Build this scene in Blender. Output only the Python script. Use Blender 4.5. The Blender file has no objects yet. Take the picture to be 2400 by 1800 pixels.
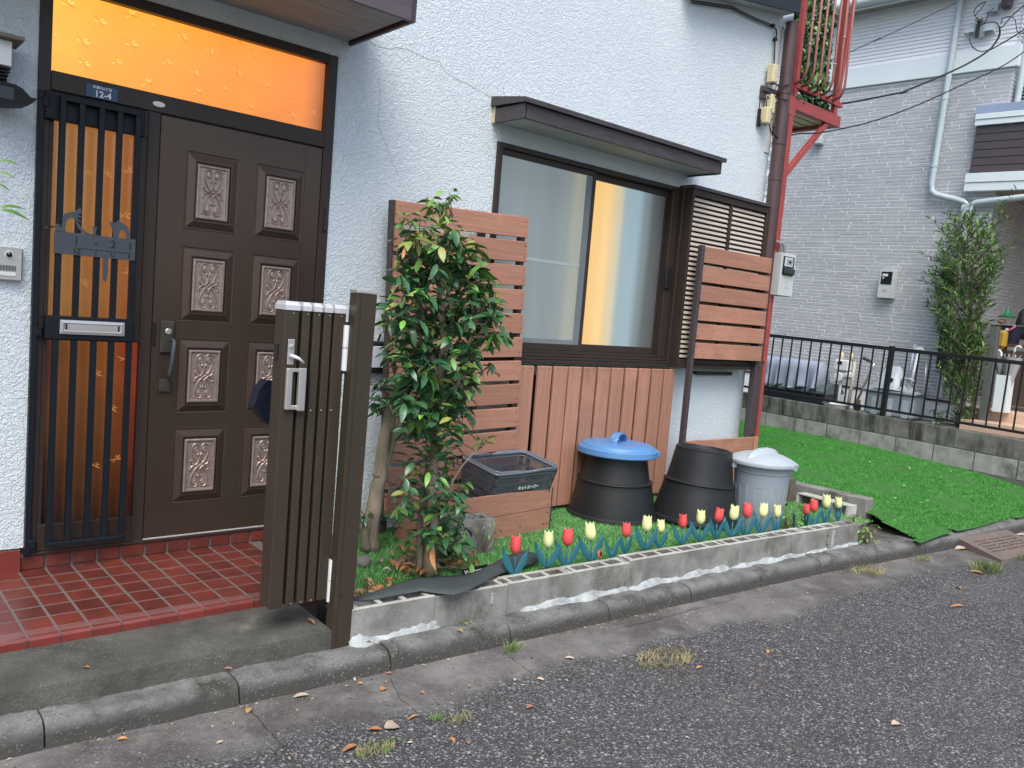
import bpy, math, random
from mathutils import Matrix, Vector, Euler, noise
random.seed(7)
R = math.radians
PI = math.pi
# ---------------------------------------------------------------- camera, world, sun, exposure
sc = bpy.context.scene
CAM = Vector((0.0, -3.85, 1.18))
F_PX = 1936.9524
ROT = Matrix([[0.7559096, -0.0045596, -0.6546601], [-0.6495484, 0.1196862, -0.7508409], [0.0817774, 0.9928013, 0.0875103]])
cam_d = bpy.data.cameras.new('camera')
cam = bpy.data.objects.new('camera', cam_d)
sc.collection.objects.link(cam)
cam.matrix_world = Matrix.Translation(CAM) @ ROT.to_4x4()
cam_d.sensor_width = 36.0
cam_d.lens = F_PX / 2400.0 * 36.0
cam_d.clip_start = 0.05
cam_d.clip_end = 500.0
sc.camera = cam

SUN_EL, SUN_AZ = R(56), R(220)          # azimuth measured from +Y, clockwise
w = bpy.data.worlds.new('World')
sc.world = w
w.use_nodes = True
nt = w.node_tree
sky = nt.nodes.new('ShaderNodeTexSky')
sky.sky_type = 'NISHITA'
sky.sun_disc = False
sky.sun_elevation = SUN_EL
sky.sun_rotation = SUN_AZ
sky.air_density = 1.0
sky.dust_density = 3.5
sky.ozone_density = 1.6
bg = nt.nodes['Background']
nt.links.new(sky.outputs[0], bg.inputs[0])
bg.inputs[1].default_value = 0.12
sl = bpy.data.lights.new('sun', 'SUN')
sl.energy = 1.15
sl.angle = R(40)
sl.color = (1.0, 0.98, 0.94)
so = bpy.data.objects.new('sun', sl)
sc.collection.objects.link(so)
sd = Vector((math.sin(SUN_AZ) * math.cos(SUN_EL), math.cos(SUN_AZ) * math.cos(SUN_EL), math.sin(SUN_EL)))
so.rotation_euler = sd.to_track_quat('Z', 'Y').to_euler()
sc.view_settings.view_transform = 'Standard'
sc.view_settings.look = 'None'
sc.view_settings.exposure = 1.03
sc.view_settings.gamma = 1.0
sc.view_settings.use_curve_mapping = False

# ---------------------------------------------------------------- helpers
def W(px, py, x=None, y=None, z=None):
    """world point on a plane x=, y= or z= seen at a pixel of the 2400 px photograph (used as a ruler)"""
    d = ROT @ Vector((px - 1200.0, -(py - 900.0), -F_PX))
    if x is not None: t = (x - CAM.x) / d.x
    elif y is not None: t = (y - CAM.y) / d.y
    else: t = (z - CAM.z) / d.z
    return CAM + d * t

def zoomer(x0, y0, wid):
    k = wid / 2212.0
    return lambda a, b: (x0 + a * k, y0 + b * k)

COL = sc.collection
class MB:
    def __init__(s):
        s.v = []; s.f = []
    def add(s, vs, fs):
        n = len(s.v)
        s.v += [tuple(p) for p in vs]
        s.f += [tuple(i + n for i in q) for q in fs]
        return s
    def box(s, x0, x1, y0, y1, z0, z1, b=0.0, M=None):
        if x0 > x1: x0, x1 = x1, x0
        if y0 > y1: y0, y1 = y1, y0
        if z0 > z1: z0, z1 = z1, z0
        if b <= 0:
            vs = [(x, y, z) for x in (x0, x1) for y in (y0, y1) for z in (z0, z1)]
            fs = [(0, 1, 3, 2), (4, 6, 7, 5), (0, 4, 5, 1), (2, 3, 7, 6), (0, 2, 6, 4), (1, 5, 7, 3)]
        else:
            b = min(b, (x1 - x0) * .45, (y1 - y0) * .45, (z1 - z0) * .45)
            vs = []; idx = {}
            X = (x0, x1); Y = (y0, y1); Z = (z0, z1); sg = (1, -1)
            for i in (0, 1):
                for j in (0, 1):
                    for k in (0, 1):
                        c = (X[i], Y[j], Z[k]); d = (sg[i] * b, sg[j] * b, sg[k] * b)
                        for a in range(3):       # vertex lying on the face whose normal is axis a
                            p = [c[q] + (0 if q == a else d[q]) for q in range(3)]
                            idx[(i, j, k, a)] = len(vs); vs.append(tuple(p))
            fs = []
            for a in range(3):
                o = [q for q in range(3) if q != a]
                for e in (0, 1):
                    loop = []
                    for (p, q) in ((0, 0), (1, 0), (1, 1), (0, 1)):
                        ijk = [0, 0, 0]; ijk[a] = e; ijk[o[0]] = p; ijk[o[1]] = q
                        loop.append(idx[(*ijk, a)])
                    flip = (e == 0) ^ (a == 1)
                    fs.append(tuple(loop[::-1] if flip else loop))
            for a in range(3):                    # edges along axis a
                o = [q for q in range(3) if q != a]
                for p in (0, 1):
                    for q in (0, 1):
                        A = [0, 0, 0]; A[o[0]] = p; A[o[1]] = q
                        B = list(A); A[a] = 0; B[a] = 1
                        l = [idx[(*A, o[0])], idx[(*B, o[0])], idx[(*B, o[1])], idx[(*A, o[1])]]
                        if (p == q) ^ (a == 1): l = l[::-1]
                        fs.append(tuple(l))
            for i in (0, 1):
                for j in (0, 1):
                    for k in (0, 1):
                        l = [idx[(i, j, k, 0)], idx[(i, j, k, 1)], idx[(i, j, k, 2)]]
                        if (i + j + k) % 2 == 0: l = l[::-1]
                        fs.append(tuple(l))
        if M is not None: vs = [tuple(M @ Vector(p)) for p in vs]
        return s.add(vs, fs)
    def tube(s, pts, r, n=8, cap=True, close=False):
        pts = [Vector(p) for p in pts]
        m = len(pts)
        rr = r if isinstance(r, (list, tuple)) else [r] * m
        up = None; rings = []
        for i, p in enumerate(pts):
            if close: t = pts[(i + 1) % m] - pts[i - 1]
            elif i == 0: t = pts[1] - pts[0]
            elif i == m - 1: t = pts[-1] - pts[-2]
            else: t = (pts[i + 1] - p).normalized() + (p - pts[i - 1]).normalized()
            if t.length < 1e-9: t = Vector((0, 0, 1))
            t.normalize()
            if up is None:
                up = Vector((0, 0, 1)) if abs(t.z) < .9 else Vector((0, 1, 0))
            a = t.cross(up)
            if a.length < 1e-6: a = t.cross(Vector((1, 0, 0)))
            a.normalize(); b = t.cross(a).normalized(); up = -b if (-b).dot(up) > 0 else b
            rings.append([p + (a * math.cos(2 * PI * k / n) + up.cross(a).cross(a) * 0 + t.cross(a) * math.sin(2 * PI * k / n)) * rr[i] for k in range(n)])
        vs = [q for ring in rings for q in ring]
        fs = []
        mm = m if close else m - 1
        for i in range(mm):
            j = (i + 1) % m
            for k in range(n):
                k2 = (k + 1) % n
                fs.append((i * n + k, i * n + k2, j * n + k2, j * n + k))
        if cap and not close:
            fs.append(tuple(range(n))[::-1]); fs.append(tuple((m - 1) * n + k for k in range(n)))
        return s.add(vs, fs)
    def lathe(s, c, prof, n=32, M=None, cap0=True, cap1=True):
        vs = []; fs = []
        for (r, z) in prof:
            for k in range(n):
                a = 2 * PI * k / n
                vs.append((c[0] + r * math.cos(a), c[1] + r * math.sin(a), c[2] + z))
        for i in range(len(prof) - 1):
            for k in range(n):
                k2 = (k + 1) % n
                fs.append((i * n + k, i * n + k2, (i + 1) * n + k2, (i + 1) * n + k))
        if cap0: fs.append(tuple(range(n))[::-1])
        if cap1: fs.append(tuple((len(prof) - 1) * n + k for k in range(n)))
        if M is not None: vs = [tuple(M @ Vector(p)) for p in vs]
        return s.add(vs, fs)
    def prism(s, poly, d0, d1, axis='y', M=None):
        """poly in the two other axes (axis y: (x,z); axis x: (y,z); axis z: (x,y))"""
        n = len(poly)
        def P(a, b, d):
            return {'y': (a, d, b), 'x': (d, a, b), 'z': (a, b, d)}[axis]
        vs = [P(a, b, d0) for a, b in poly] + [P(a, b, d1) for a, b in poly]
        fs = [tuple(range(n)), tuple(range(2 * n - 1, n - 1, -1))]
        for i in range(n):
            j = (i + 1) % n
            fs.append((i, i + n, j + n, j))
        if M is not None: vs = [tuple(M @ Vector(p)) for p in vs]
        return s.add(vs, fs)
    def rings(s, x0, x1, z0, z1, y, prof, cap=True):
        """concentric rectangles in a wall facing -y: prof = (inset, height towards the street)"""
        vs = []; fs = []
        for (i, h) in prof:
            vs += [(x0 + i, y - h, z0 + i), (x1 - i, y - h, z0 + i), (x1 - i, y - h, z1 - i), (x0 + i, y - h, z1 - i)]
        for k in range(len(prof) - 1):
            for j in range(4):
                j2 = (j + 1) % 4
                fs.append((k * 4 + j, k * 4 + j2, k * 4 + 4 + j2, k * 4 + 4 + j))
        if cap: fs.append(tuple(len(vs) - 4 + j for j in range(4)))
        return s.add(vs, fs)
    def mesh(s, name, mat, org=(0, 0, 0), smooth=False, fix=True):
        me = bpy.data.meshes.new(name)
        me.from_pydata([(a - org[0], b - org[1], c - org[2]) for a, b, c in s.v], [], s.f)
        if fix:
            import bmesh
            bm = bmesh.new(); bm.from_mesh(me)
            bmesh.ops.recalc_face_normals(bm, faces=bm.faces)
            bm.to_mesh(me); bm.free()
        mats = mat if isinstance(mat, (list, tuple)) else [mat]
        for m in mats: me.materials.append(m)
        if smooth:
            me.shade_smooth()
            if smooth is not True:
                try: me.set_sharp_from_angle(angle=R(smooth))
                except Exception: pass
        me.update()
        return me
    def build(s, name, mat, parent=None, smooth=False, fix=True, stuff=False, label=None):
        o = bpy.data.objects.new(name, None if False else s.mesh(name, mat, org(parent), smooth, fix))
        COL.objects.link(o)
        if parent is not None: o.parent = parent
        if stuff: o['kind'] = 'stuff'
        if label: o['label'] = label
        return o

def org(o):
    p = Vector((0, 0, 0))
    while o is not None:
        p = p + o.location; o = o.parent
    return p

def thing(name, label, cat, loc=(0, 0, 0), group=None, rot=None):
    o = bpy.data.objects.new(name, None)
    COL.objects.link(o)
    o.location = loc; o.empty_display_size = .1
    if rot: o.rotation_euler = rot
    o['label'] = label; o['category'] = cat
    if group: o['group'] = group
    return o
def tag(o, label, cat, group=None):
    o['label'] = label; o['category'] = cat
    if group: o['group'] = group
    return o
def struct(o):
    o['kind'] = 'structure'; return o
def inst(name, me, parent, loc, rot=None, scale=None):
    o = bpy.data.objects.new(name, me)
    COL.objects.link(o)
    o.parent = parent
    o.location = Vector(loc) - org(parent)
    if rot: o.rotation_euler = rot
    if scale: o.scale = scale
    return o
def copy_tree(o, parent=None):
    c = o.copy(); COL.objects.link(c); c.parent = parent
    for ch in list(o.children): copy_tree(ch, c)
    return c

# ---------------------------------------------------------------- materials
def pm(name, col, col2=None, rough=.55, scale=4.0, detail=5.0, contrast=1.0, bump=0.0, bscale=60.0, bdist=.004, metal=0.0,
       stretch=(1, 1, 1), rand=0.0, spec=.5, coat=0.0, local=False, dirt=None, dscale=1.2, dthr=.55, trans=0.0, speck=None, dstretch=None, zdark=None):
    m = bpy.data.materials.new(name); m.use_nodes = True
    t = m.node_tree; N = t.nodes; L = t.links
    b = N['Principled BSDF']
    b.inputs['Roughness'].default_value = rough
    b.inputs['Metallic'].default_value = metal
    b.inputs['Specular IOR Level'].default_value = spec
    if coat: b.inputs['Coat Weight'].default_value = coat; b.inputs['Coat Roughness'].default_value = .15
    if local:
        g = N.new('ShaderNodeTexCoord'); src = g.outputs['Object']
    else:
        g = N.new('ShaderNodeNewGeometry'); src = g.outputs['Position']
    mp = N.new('ShaderNodeMapping'); mp.inputs['Scale'].default_value = stretch
    L.new(src, mp.inputs[0])
    if col2 is None: col2 = tuple(c * .8 for c in col)
    n = N.new('ShaderNodeTexNoise'); n.inputs['Scale'].default_value = scale; n.inputs['Detail'].default_value = detail
    n.inputs['Roughness'].default_value = .6
    L.new(mp.outputs[0], n.inputs['Vector'])
    mr = N.new('ShaderNodeMapRange')
    mr.inputs[1].default_value = .5 - .25 / contrast; mr.inputs[2].default_value = .5 + .25 / contrast
    L.new(n.outputs[0], mr.inputs[0])
    mx = N.new('ShaderNodeMix'); mx.data_type = 'RGBA'
    mx.inputs[6].default_value = (*col, 1); mx.inputs[7].default_value = (*col2, 1)
    L.new(mr.outputs[0], mx.inputs[0])
    out = mx.outputs[2]
    if dirt is not None:
        n2 = N.new('ShaderNodeTexNoise'); n2.inputs['Scale'].default_value = dscale; n2.inputs['Detail'].default_value = 8
        n2.inputs['Roughness'].default_value = .7
        if dstretch:
            mp2 = N.new('ShaderNodeMapping'); mp2.inputs['Scale'].default_value = dstretch; L.new(src, mp2.inputs[0]); L.new(mp2.outputs[0], n2.inputs['Vector'])
        else: L.new(src, n2.inputs['Vector'])
        r2 = N.new('ShaderNodeMapRange'); r2.inputs[1].default_value = dthr; r2.inputs[2].default_value = dthr + .15
        L.new(n2.outputs[0], r2.inputs[0])
        m2 = N.new('ShaderNodeMix'); m2.data_type = 'RGBA'
        L.new(r2.outputs[0], m2.inputs[0]); L.new(out, m2.inputs[6]); m2.inputs[7].default_value = (*dirt, 1)
        out = m2.outputs[2]
    if zdark:  # blend to a second colour below a ragged height line
        z0, z1, zc = zdark
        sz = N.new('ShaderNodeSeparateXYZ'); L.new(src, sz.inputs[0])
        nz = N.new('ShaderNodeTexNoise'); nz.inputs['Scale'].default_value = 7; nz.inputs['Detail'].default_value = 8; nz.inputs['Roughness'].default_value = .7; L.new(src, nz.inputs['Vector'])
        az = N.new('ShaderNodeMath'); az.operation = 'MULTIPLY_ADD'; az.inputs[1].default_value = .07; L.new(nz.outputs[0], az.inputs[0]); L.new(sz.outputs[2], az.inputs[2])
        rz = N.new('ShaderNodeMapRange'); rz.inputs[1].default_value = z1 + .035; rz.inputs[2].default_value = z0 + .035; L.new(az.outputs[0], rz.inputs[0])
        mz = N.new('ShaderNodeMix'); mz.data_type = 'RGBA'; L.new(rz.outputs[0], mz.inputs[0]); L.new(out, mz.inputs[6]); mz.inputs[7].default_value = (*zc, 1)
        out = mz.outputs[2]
    if speck:
        for (sc_, thr, scol) in speck:
            vn = N.new('ShaderNodeTexVoronoi'); vn.inputs['Scale'].default_value = sc_; L.new(src, vn.inputs['Vector'])
            ss = N.new('ShaderNodeSeparateColor'); L.new(vn.outputs['Color'], ss.inputs[0])
            a_ = N.new('ShaderNodeMapRange'); a_.inputs[1].default_value = thr; a_.inputs[2].default_value = thr + .03; L.new(ss.outputs[0], a_.inputs[0])
            b_ = N.new('ShaderNodeMapRange'); b_.inputs[1].default_value = .5; b_.inputs[2].default_value = .3; L.new(vn.outputs['Distance'], b_.inputs[0])
            c0 = N.new('ShaderNodeMath'); c0.operation = 'MULTIPLY'; L.new(a_.outputs[0], c0.inputs[0]); L.new(b_.outputs[0], c0.inputs[1])
            pn = N.new('ShaderNodeTexNoise'); pn.inputs['Scale'].default_value = 3.1; pn.inputs['Detail'].default_value = 8; pn.inputs['Roughness'].default_value = .75; L.new(src, pn.inputs['Vector'])
            pr = N.new('ShaderNodeMapRange'); pr.inputs[1].default_value = .40; pr.inputs[2].default_value = .62; L.new(pn.outputs[0], pr.inputs[0])
            c_ = N.new('ShaderNodeMath'); c_.operation = 'MULTIPLY'; L.new(c0.outputs[0], c_.inputs[0]); L.new(pr.outputs[0], c_.inputs[1])
            m4 = N.new('ShaderNodeMix'); m4.data_type = 'RGBA'; L.new(c_.outputs[0], m4.inputs[0]); L.new(out, m4.inputs[6]); m4.inputs[7].default_value = (*scol, 1)
            out = m4.outputs[2]
    if rand:
        oi = N.new('ShaderNodeObjectInfo')
        mr3 = N.new('ShaderNodeMapRange'); mr3.inputs[3].default_value = 1 - rand; mr3.inputs[4].default_value = 1 + rand
        L.new(oi.outputs['Random'], mr3.inputs[0])
        hs = N.new('ShaderNodeHueSaturation'); L.new(mr3.outputs[0], hs.inputs['Value']); L.new(out, hs.inputs['Color'])
        out = hs.outputs[0]
    L.new(out, b.inputs['Base Color'])
    if bump:
        bn = N.new('ShaderNodeTexNoise'); bn.inputs['Scale'].default_value = bscale; bn.inputs['Detail'].default_value = 4
        L.new(mp.outputs[0], bn.inputs['Vector'])
        bu = N.new('ShaderNodeBump'); bu.inputs['Strength'].default_value = bump; bu.inputs['Distance'].default_value = bdist
        L.new(bn.outputs[0], bu.inputs['Height']); L.new(bu.outputs[0], b.inputs['Normal'])
    if trans:
        b.inputs['Transmission Weight'].default_value = trans
    return m

M = {}
# stucco: squiggly sprayed texture
def stucco():
    m = pm('stucco', (.66, .74, .77), (.61, .69, .73), rough=.75, scale=1.3, dirt=(.56, .62, .64), dscale=.9, dthr=.6, spec=.3)
    t = m.node_tree; N = t.nodes; L = t.links; b = N['Principled BSDF']
    g = N.new('ShaderNodeNewGeometry')
    n1 = N.new('ShaderNodeTexNoise'); n1.inputs['Scale'].default_value = 52; n1.inputs['Detail'].default_value = 2.5
    n1.inputs['Distortion'].default_value = 1.6
    L.new(g.outputs['Position'], n1.inputs['Vector'])
    n2 = N.new('ShaderNodeTexNoise'); n2.inputs['Scale'].default_value = 150; n2.inputs['Detail'].default_value = 2
    L.new(g.outputs['Position'], n2.inputs['Vector'])
    mr = N.new('ShaderNodeMapRange'); mr.inputs[1].default_value = .40; mr.inputs[2].default_value = .60
    L.new(n1.outputs[0], mr.inputs[0])
    ma = N.new('ShaderNodeMath'); ma.operation = 'MULTIPLY_ADD'; ma.inputs[1].default_value = .35
    L.new(n2.outputs[0], ma.inputs[0]); L.new(mr.outputs[0], ma.inputs[2])
    bu = N.new('ShaderNodeBump'); bu.inputs['Strength'].default_value = .9; bu.inputs['Distance'].default_value = .0028
    L.new(ma.outputs[0], bu.inputs['Height']); L.new(bu.outputs[0], b.inputs['Normal'])
    # fine hairline cracks
    return m
M['stucco'] = stucco()
def deckmat(name, stretch, base=(.41, .200, .132)):
    return pm(name, base, tuple(c * .80 for c in base), rough=.66, scale=9, contrast=1.9, stretch=stretch, bump=.5, bscale=55, bdist=.0016, rand=.10,
              dirt=tuple(c * 1.22 for c in base), dscale=1.6, dthr=.54)
M['deck_h'] = deckmat('deck_horizontal', (.25, 8, 8))
M['deck_v'] = deckmat('deck_vertical', (8, 8, .25), (.42, .208, .140))
M['brown'] = pm('brown_aluminium', (.042, .031, .025), (.034, .025, .021), rough=.42, scale=3, rand=0, spec=.3)
M['door'] = pm('door_brown_metal', (.095, .066, .050), (.078, .054, .042), rough=.36, scale=2.5, metal=.6)
M['plaque'] = pm('cast_bronze_plaque', (.42, .33, .29), (.27, .21, .185), rough=.42, scale=35, metal=.55, bump=.3, bscale=160, bdist=.001)
M['gate'] = pm('gate_bronze_aluminium', (.060, .047, .034), (.050, .040, .029), rough=.42, scale=3, metal=.2, spec=.3, dirt=(.075, .062, .048), dscale=5, dthr=.6)
M['gate_dark'] = pm('gate_dark_gap', (.02, .017, .014), rough=.6)
M['screw'] = pm('brass_screw', (.6, .5, .3), rough=.25, metal=1)
M['dark_screw'] = pm('dark_screw', (.02, .015, .012), rough=.5)
M['silver'] = pm('satin_silver', (.62, .61, .58), (.5, .5, .48), rough=.35, metal=.7)
M['capsilver'] = pm('gate_cap_silver', (.75, .77, .78), (.6, .62, .64), rough=.4, metal=.45, scale=15)
M['whiteplastic'] = pm('white_plastic', (.70, .72, .72), (.62, .64, .64), rough=.45, scale=6)
M['grille'] = pm('black_grille_paint', (.009, .013, .019), (.007, .010, .014), rough=.45, scale=5, spec=.22)
M['signmetal'] = pm('grey_sign_metal', (.055, .068, .085), (.045, .055, .068), rough=.5, scale=12)
M['black'] = pm('black_paint', (.012, .012, .014), rough=.4)
M['blackrubber'] = pm('black_rubber', (.01, .01, .012), (.02, .02, .02), rough=.6)
M['composter'] = pm('dark_recycled_plastic', (.014, .016, .017), (.020, .022, .023), rough=.45, spec=.32, scale=3, dirt=(.034, .033, .029), dscale=4, dthr=.60, bump=.08, bscale=220)
M['bluelid'] = pm('blue_plastic', (.080, .215, .46), (.10, .25, .50), rough=.38, scale=4)
M['greybin'] = pm('grey_plastic', (.28, .33, .37), (.24, .285, .325), rough=.42, scale=3, dirt=(.42, .45, .47), dscale=3, dthr=.6)
M['greylid'] = pm('pale_grey_plastic', (.42, .48, .52), (.36, .42, .46), rough=.4, scale=4, dirt=(.62, .66, .68), dscale=5, dthr=.58)
M['basket'] = pm('dark_grey_basket', (.075, .085, .10), (.09, .10, .115), rough=.34, scale=6)
M['basketrim'] = pm('basket_rim', (.16, .18, .21), (.13, .15, .18), rough=.3, scale=6)
M['whiteprint'] = pm('white_print', (.8, .8, .8), rough=.5)
def concrete(name, a, b_, d=(.10, .105, .085), dthr=.52, bs=.5, speck=((260, .80, (.34, .35, .33)), (200, .80, (.10, .10, .09))), dstretch=None, zdark=None):
    return pm(name, a, b_, rough=.88, scale=7, detail=9, contrast=1.6, bump=bs, bscale=85, bdist=.004, dirt=d, dscale=4.2, dthr=dthr, spec=.25, speck=speck, dstretch=dstretch, zdark=zdark)
M['block'] = concrete('weathered_block', (.30, .305, .28), (.165, .165, .15), (.095, .092, .075), .52, dstretch=(1, 1, .5))
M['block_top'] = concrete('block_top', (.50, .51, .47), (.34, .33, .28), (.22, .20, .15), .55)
M['oldblock'] = concrete('mossy_block', (.27, .275, .25), (.16, .16, .145), (.040, .042, .034), .485, dstretch=(.8, .8, .42))
M['topcourse'] = concrete('top_course_block', (.19, .19, .17), (.10, .10, .09), (.032, .033, .028), .46, dstretch=(1.4, 1.4, .32))
M['lowcourse'] = concrete('low_course_block', (.34, .35, .33), (.22, .225, .205), (.085, .085, .072), .515, dstretch=(1, 1, .6))
M['step'] = concrete('stained_step_concrete', (.100, .098, .086), (.052, .053, .046), (.17, .165, .145), .56, .9, ((260, .86, (.24, .24, .22)), (170, .78, (.05, .05, .045))))
M['kerb'] = concrete('kerb_concrete', (.20, .205, .195), (.090, .092, .085), (.045, .045, .038), .50, 1.0, ((160, .84, (.29, .30, .29)), (120, .78, (.06, .06, .055))), zdark=(-.235, -.197, (.058, .056, .050)))  # front face is coloured darker towards the bottom
M['mortar'] = pm('white_mortar', (.46, .50, .50), (.25, .27, .265), rough=.85, scale=20, contrast=1.5, bump=.8, bscale=70, bdist=.006)
M['soil'] = pm('dark_soil', (.05, .04, .03), (.03, .026, .02), rough=.95, scale=20, bump=.8, bscale=90, bdist=.01)
M['porch_tile'] = pm('red_porch_tile', (.155, .030, .020), (.090, .022, .017), rough=.40, scale=11, contrast=1.6, rand=.22, bump=.12, bscale=90, bdist=.0015,
                     dirt=(.12, .045, .03), dscale=6, dthr=.58)
M['nosing'] = pm('nosing_tile', (.22, .040, .032), (.15, .034, .030), rough=.22, scale=12, rand=.12)
M['grout'] = pm('grey_grout', (.15, .13, .12), (.09, .08, .075), rough=.9, scale=20, bump=.4)
M['turf_base'] = pm('turf_base', (.04, .16, .025), (.03, .11, .018), rough=.9, scale=30)
M['ribbed'] = pm('ribbed_siding', (.80, .82, .85), (.75, .77, .80), rough=.5, scale=2)
M['bandwhite'] = pm('white_band', (.72, .80, .80), (.66, .74, .75), rough=.45, scale=2)
M['pipegrey'] = pm('pale_grey_pipe', (.48, .56, .58), (.42, .50, .52), rough=.4, scale=3)
M['nbrick'] = pm('grey_siding_tile', (.42, .43, .445), (.355, .362, .38), rough=.7, scale=3.5, contrast=1.3, bump=.5, bscale=120, bdist=.002, dirt=(.48, .49, .50), dscale=14, dthr=.5)
M['njoint'] = pm('siding_joint', (.80, .83, .84), (.72, .75, .77), rough=.8, scale=9)
M['baydark'] = pm('dark_bay_board', (.075, .062, .066), (.060, .050, .054), rough=.55, scale=8, stretch=(1, .4, 6))
M['lilac'] = pm('lilac_flashing', (.33, .40, .56), rough=.4)
M['cream'] = pm('cream_plastic', (.62, .55, .33), (.55, .48, .28), rough=.5)
M['redsteel'] = pm('red_oxide_steel', (.40, .075, .065), (.30, .055, .05), rough=.5, scale=8, dirt=(.22, .05, .05), dscale=5, dthr=.6)
M['redbar'] = pm('faded_red_bar', (.30, .12, .10), (.24, .09, .08), rough=.55, scale=12)
M['brownpipe'] = pm('brown_downpipe', (.085, .045, .045), (.065, .036, .036), rough=.42, scale=6, dirt=(.16, .11, .10), dscale=7, dthr=.66)
M['darktrim'] = pm('dark_trim', (.040, .030, .034), (.07, .06, .062), rough=.5, scale=14, contrast=1.4, stretch=(.5, 6, 6))
M['soffit'] = pm('soffit_board', (.33, .37, .39), (.25, .28, .30), rough=.7, scale=4, stretch=(.5, 6, 1))
M['greysoffit'] = pm('grey_soffit', (.42, .46, .44), (.34, .38, .36), rough=.8, scale=3)
M['slat_cream'] = pm('cream_louvre', (.52, .45, .38), (.46, .40, .34), rough=.5, scale=5)
M['bark'] = pm('bark', (.30, .25, .185), (.15, .125, .09), rough=.9, scale=16, contrast=1.6, stretch=(1, 1, .3), bump=.9, bscale=40, bdist=.008, dirt=(.16, .17, .09), dscale=6, dthr=.55)
M['twig'] = pm('twig', (.17, .13, .085), (.12, .10, .07), rough=.8, scale=20)
M['clothblue'] = pm('silver_blue_cover', (.36, .42, .52), (.26, .32, .42), rough=.35, scale=5, coat=.2)
M['darkbox'] = pm('dark_storage_plastic', (.022, .026, .035), rough=.45)
M['boxlid'] = pm('green_grey_lid', (.10, .14, .14), rough=.45)
M['meterwhite'] = pm('meter_white', (.55, .58, .57), (.48, .51, .50), rough=.5, scale=5)
M['glassdark'] = pm('meter_window', (.012, .014, .018), rough=.08)
M['porchbeige'] = pm('beige_porch_tile', (.66, .48, .35), (.58, .41, .29), rough=.5, scale=4)
M['yellow'] = pm('pale_yellow_plastic', (.74, .80, .38), (.68, .74, .33), rough=.4, scale=20)
M['tulipred'] = pm('tulip_red_plastic', (.72, .085, .085), (.62, .07, .07), rough=.38, scale=20)
M['tulipgreen'] = pm('tulip_leaf_plastic', (.012, .105, .135), (.016, .125, .155), rough=.45, scale=15)
M['weedcloth'] = pm('weed_sheet', (.045, .06, .062), (.035, .045, .047), rough=.7, scale=10, bump=.2, bscale=400, dirt=(.10, .075, .05), dscale=5, dthr=.66)
M['plateblue'] = pm('address_plate_blue', (.035, .085, .16), (.03, .07, .13), rough=.5, scale=30)
M['stain'] = pm('gutter_joint_dark', (.045, .042, .038), rough=.95, scale=30)
M['wire'] = pm('black_wire', (.01, .01, .011), rough=.5)
M['greenpl'] = pm('green_plastic', (.02, .20, .08), rough=.5)
M['pink'] = pm('pink_plastic', (.55, .10, .18), rough=.5)
M['umbrella'] = pm('frosted_umbrella', (.40, .40, .41), (.33, .33, .35), rough=.3, scale=8)
M['rope'] = pm('grey_conduit', (.33, .29, .28), rough=.6)
M['drybrown'] = pm('dry_leaf', (.42, .20, .08), (.30, .13, .06), rough=.7, scale=30, rand=.25)
M['drypale'] = pm('pale_dry_leaf', (.55, .45, .33), (.42, .33, .24), rough=.7, scale=30, rand=.2)

def leafmat(name, col, col2, tint, rough=.35, rand=.35):
    m = pm(name, col, col2, rough=rough, scale=7, contrast=1.5, rand=rand, spec=.5, dirt=tint, dscale=5, dthr=.58)
    b = m.node_tree.nodes['Principled BSDF']
    b.inputs['Subsurface Weight'].default_value = 0
    return m
M['leaf'] = leafmat('glossy_leaf', (.058, .165, .062), (.032, .105, .048), (.15, .28, .07), .26)
M['leafnew'] = leafmat('young_leaf', (.17, .36, .07), (.12, .29, .055), (.26, .40, .10), .35)
M['leafyellow'] = leafmat('yellowing_leaf', (.30, .32, .08), (.16, .22, .05), (.40, .30, .10), .4)
M['bamboo'] = leafmat('narrow_leaf', (.09, .22, .035), (.045, .13, .025), (.20, .34, .06), .4, .3)
M['ivy'] = leafmat('artificial_ivy', (.12, .27, .11), (.06, .15, .06), (.26, .42, .20), .3, .3)
M['weed'] = leafmat('weed_green', (.14, .26, .06), (.10, .17, .05), (.30, .30, .12), .6, .2)
M['straw'] = pm('straw', (.38, .32, .18), (.28, .22, .12), rough=.8, scale=30)
M['turf_blade'] = leafmat('turf_blade', (.075, .33, .045), (.050, .24, .034), (.12, .40, .075), .5, 0)
M['turf_blade_pale'] = leafmat('pale_turf_blade', (.19, .43, .14), (.13, .35, .10), (.28, .52, .22), .5, 0)

def kerb_y(x):
    pts = [(-6, -.79), (-1, -1.06), (.58, -1.15), (3.5, -1.315), (4.8, -1.40), (6.3, -1.56), (8, -1.64), (14, -1.85), (60, -3.4)]
    for (a, b), (c, d) in zip(pts, pts[1:]):
        if x <= c: return b + (d - b) * (x - a) / (c - a)
    return pts[-1][1]
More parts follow.
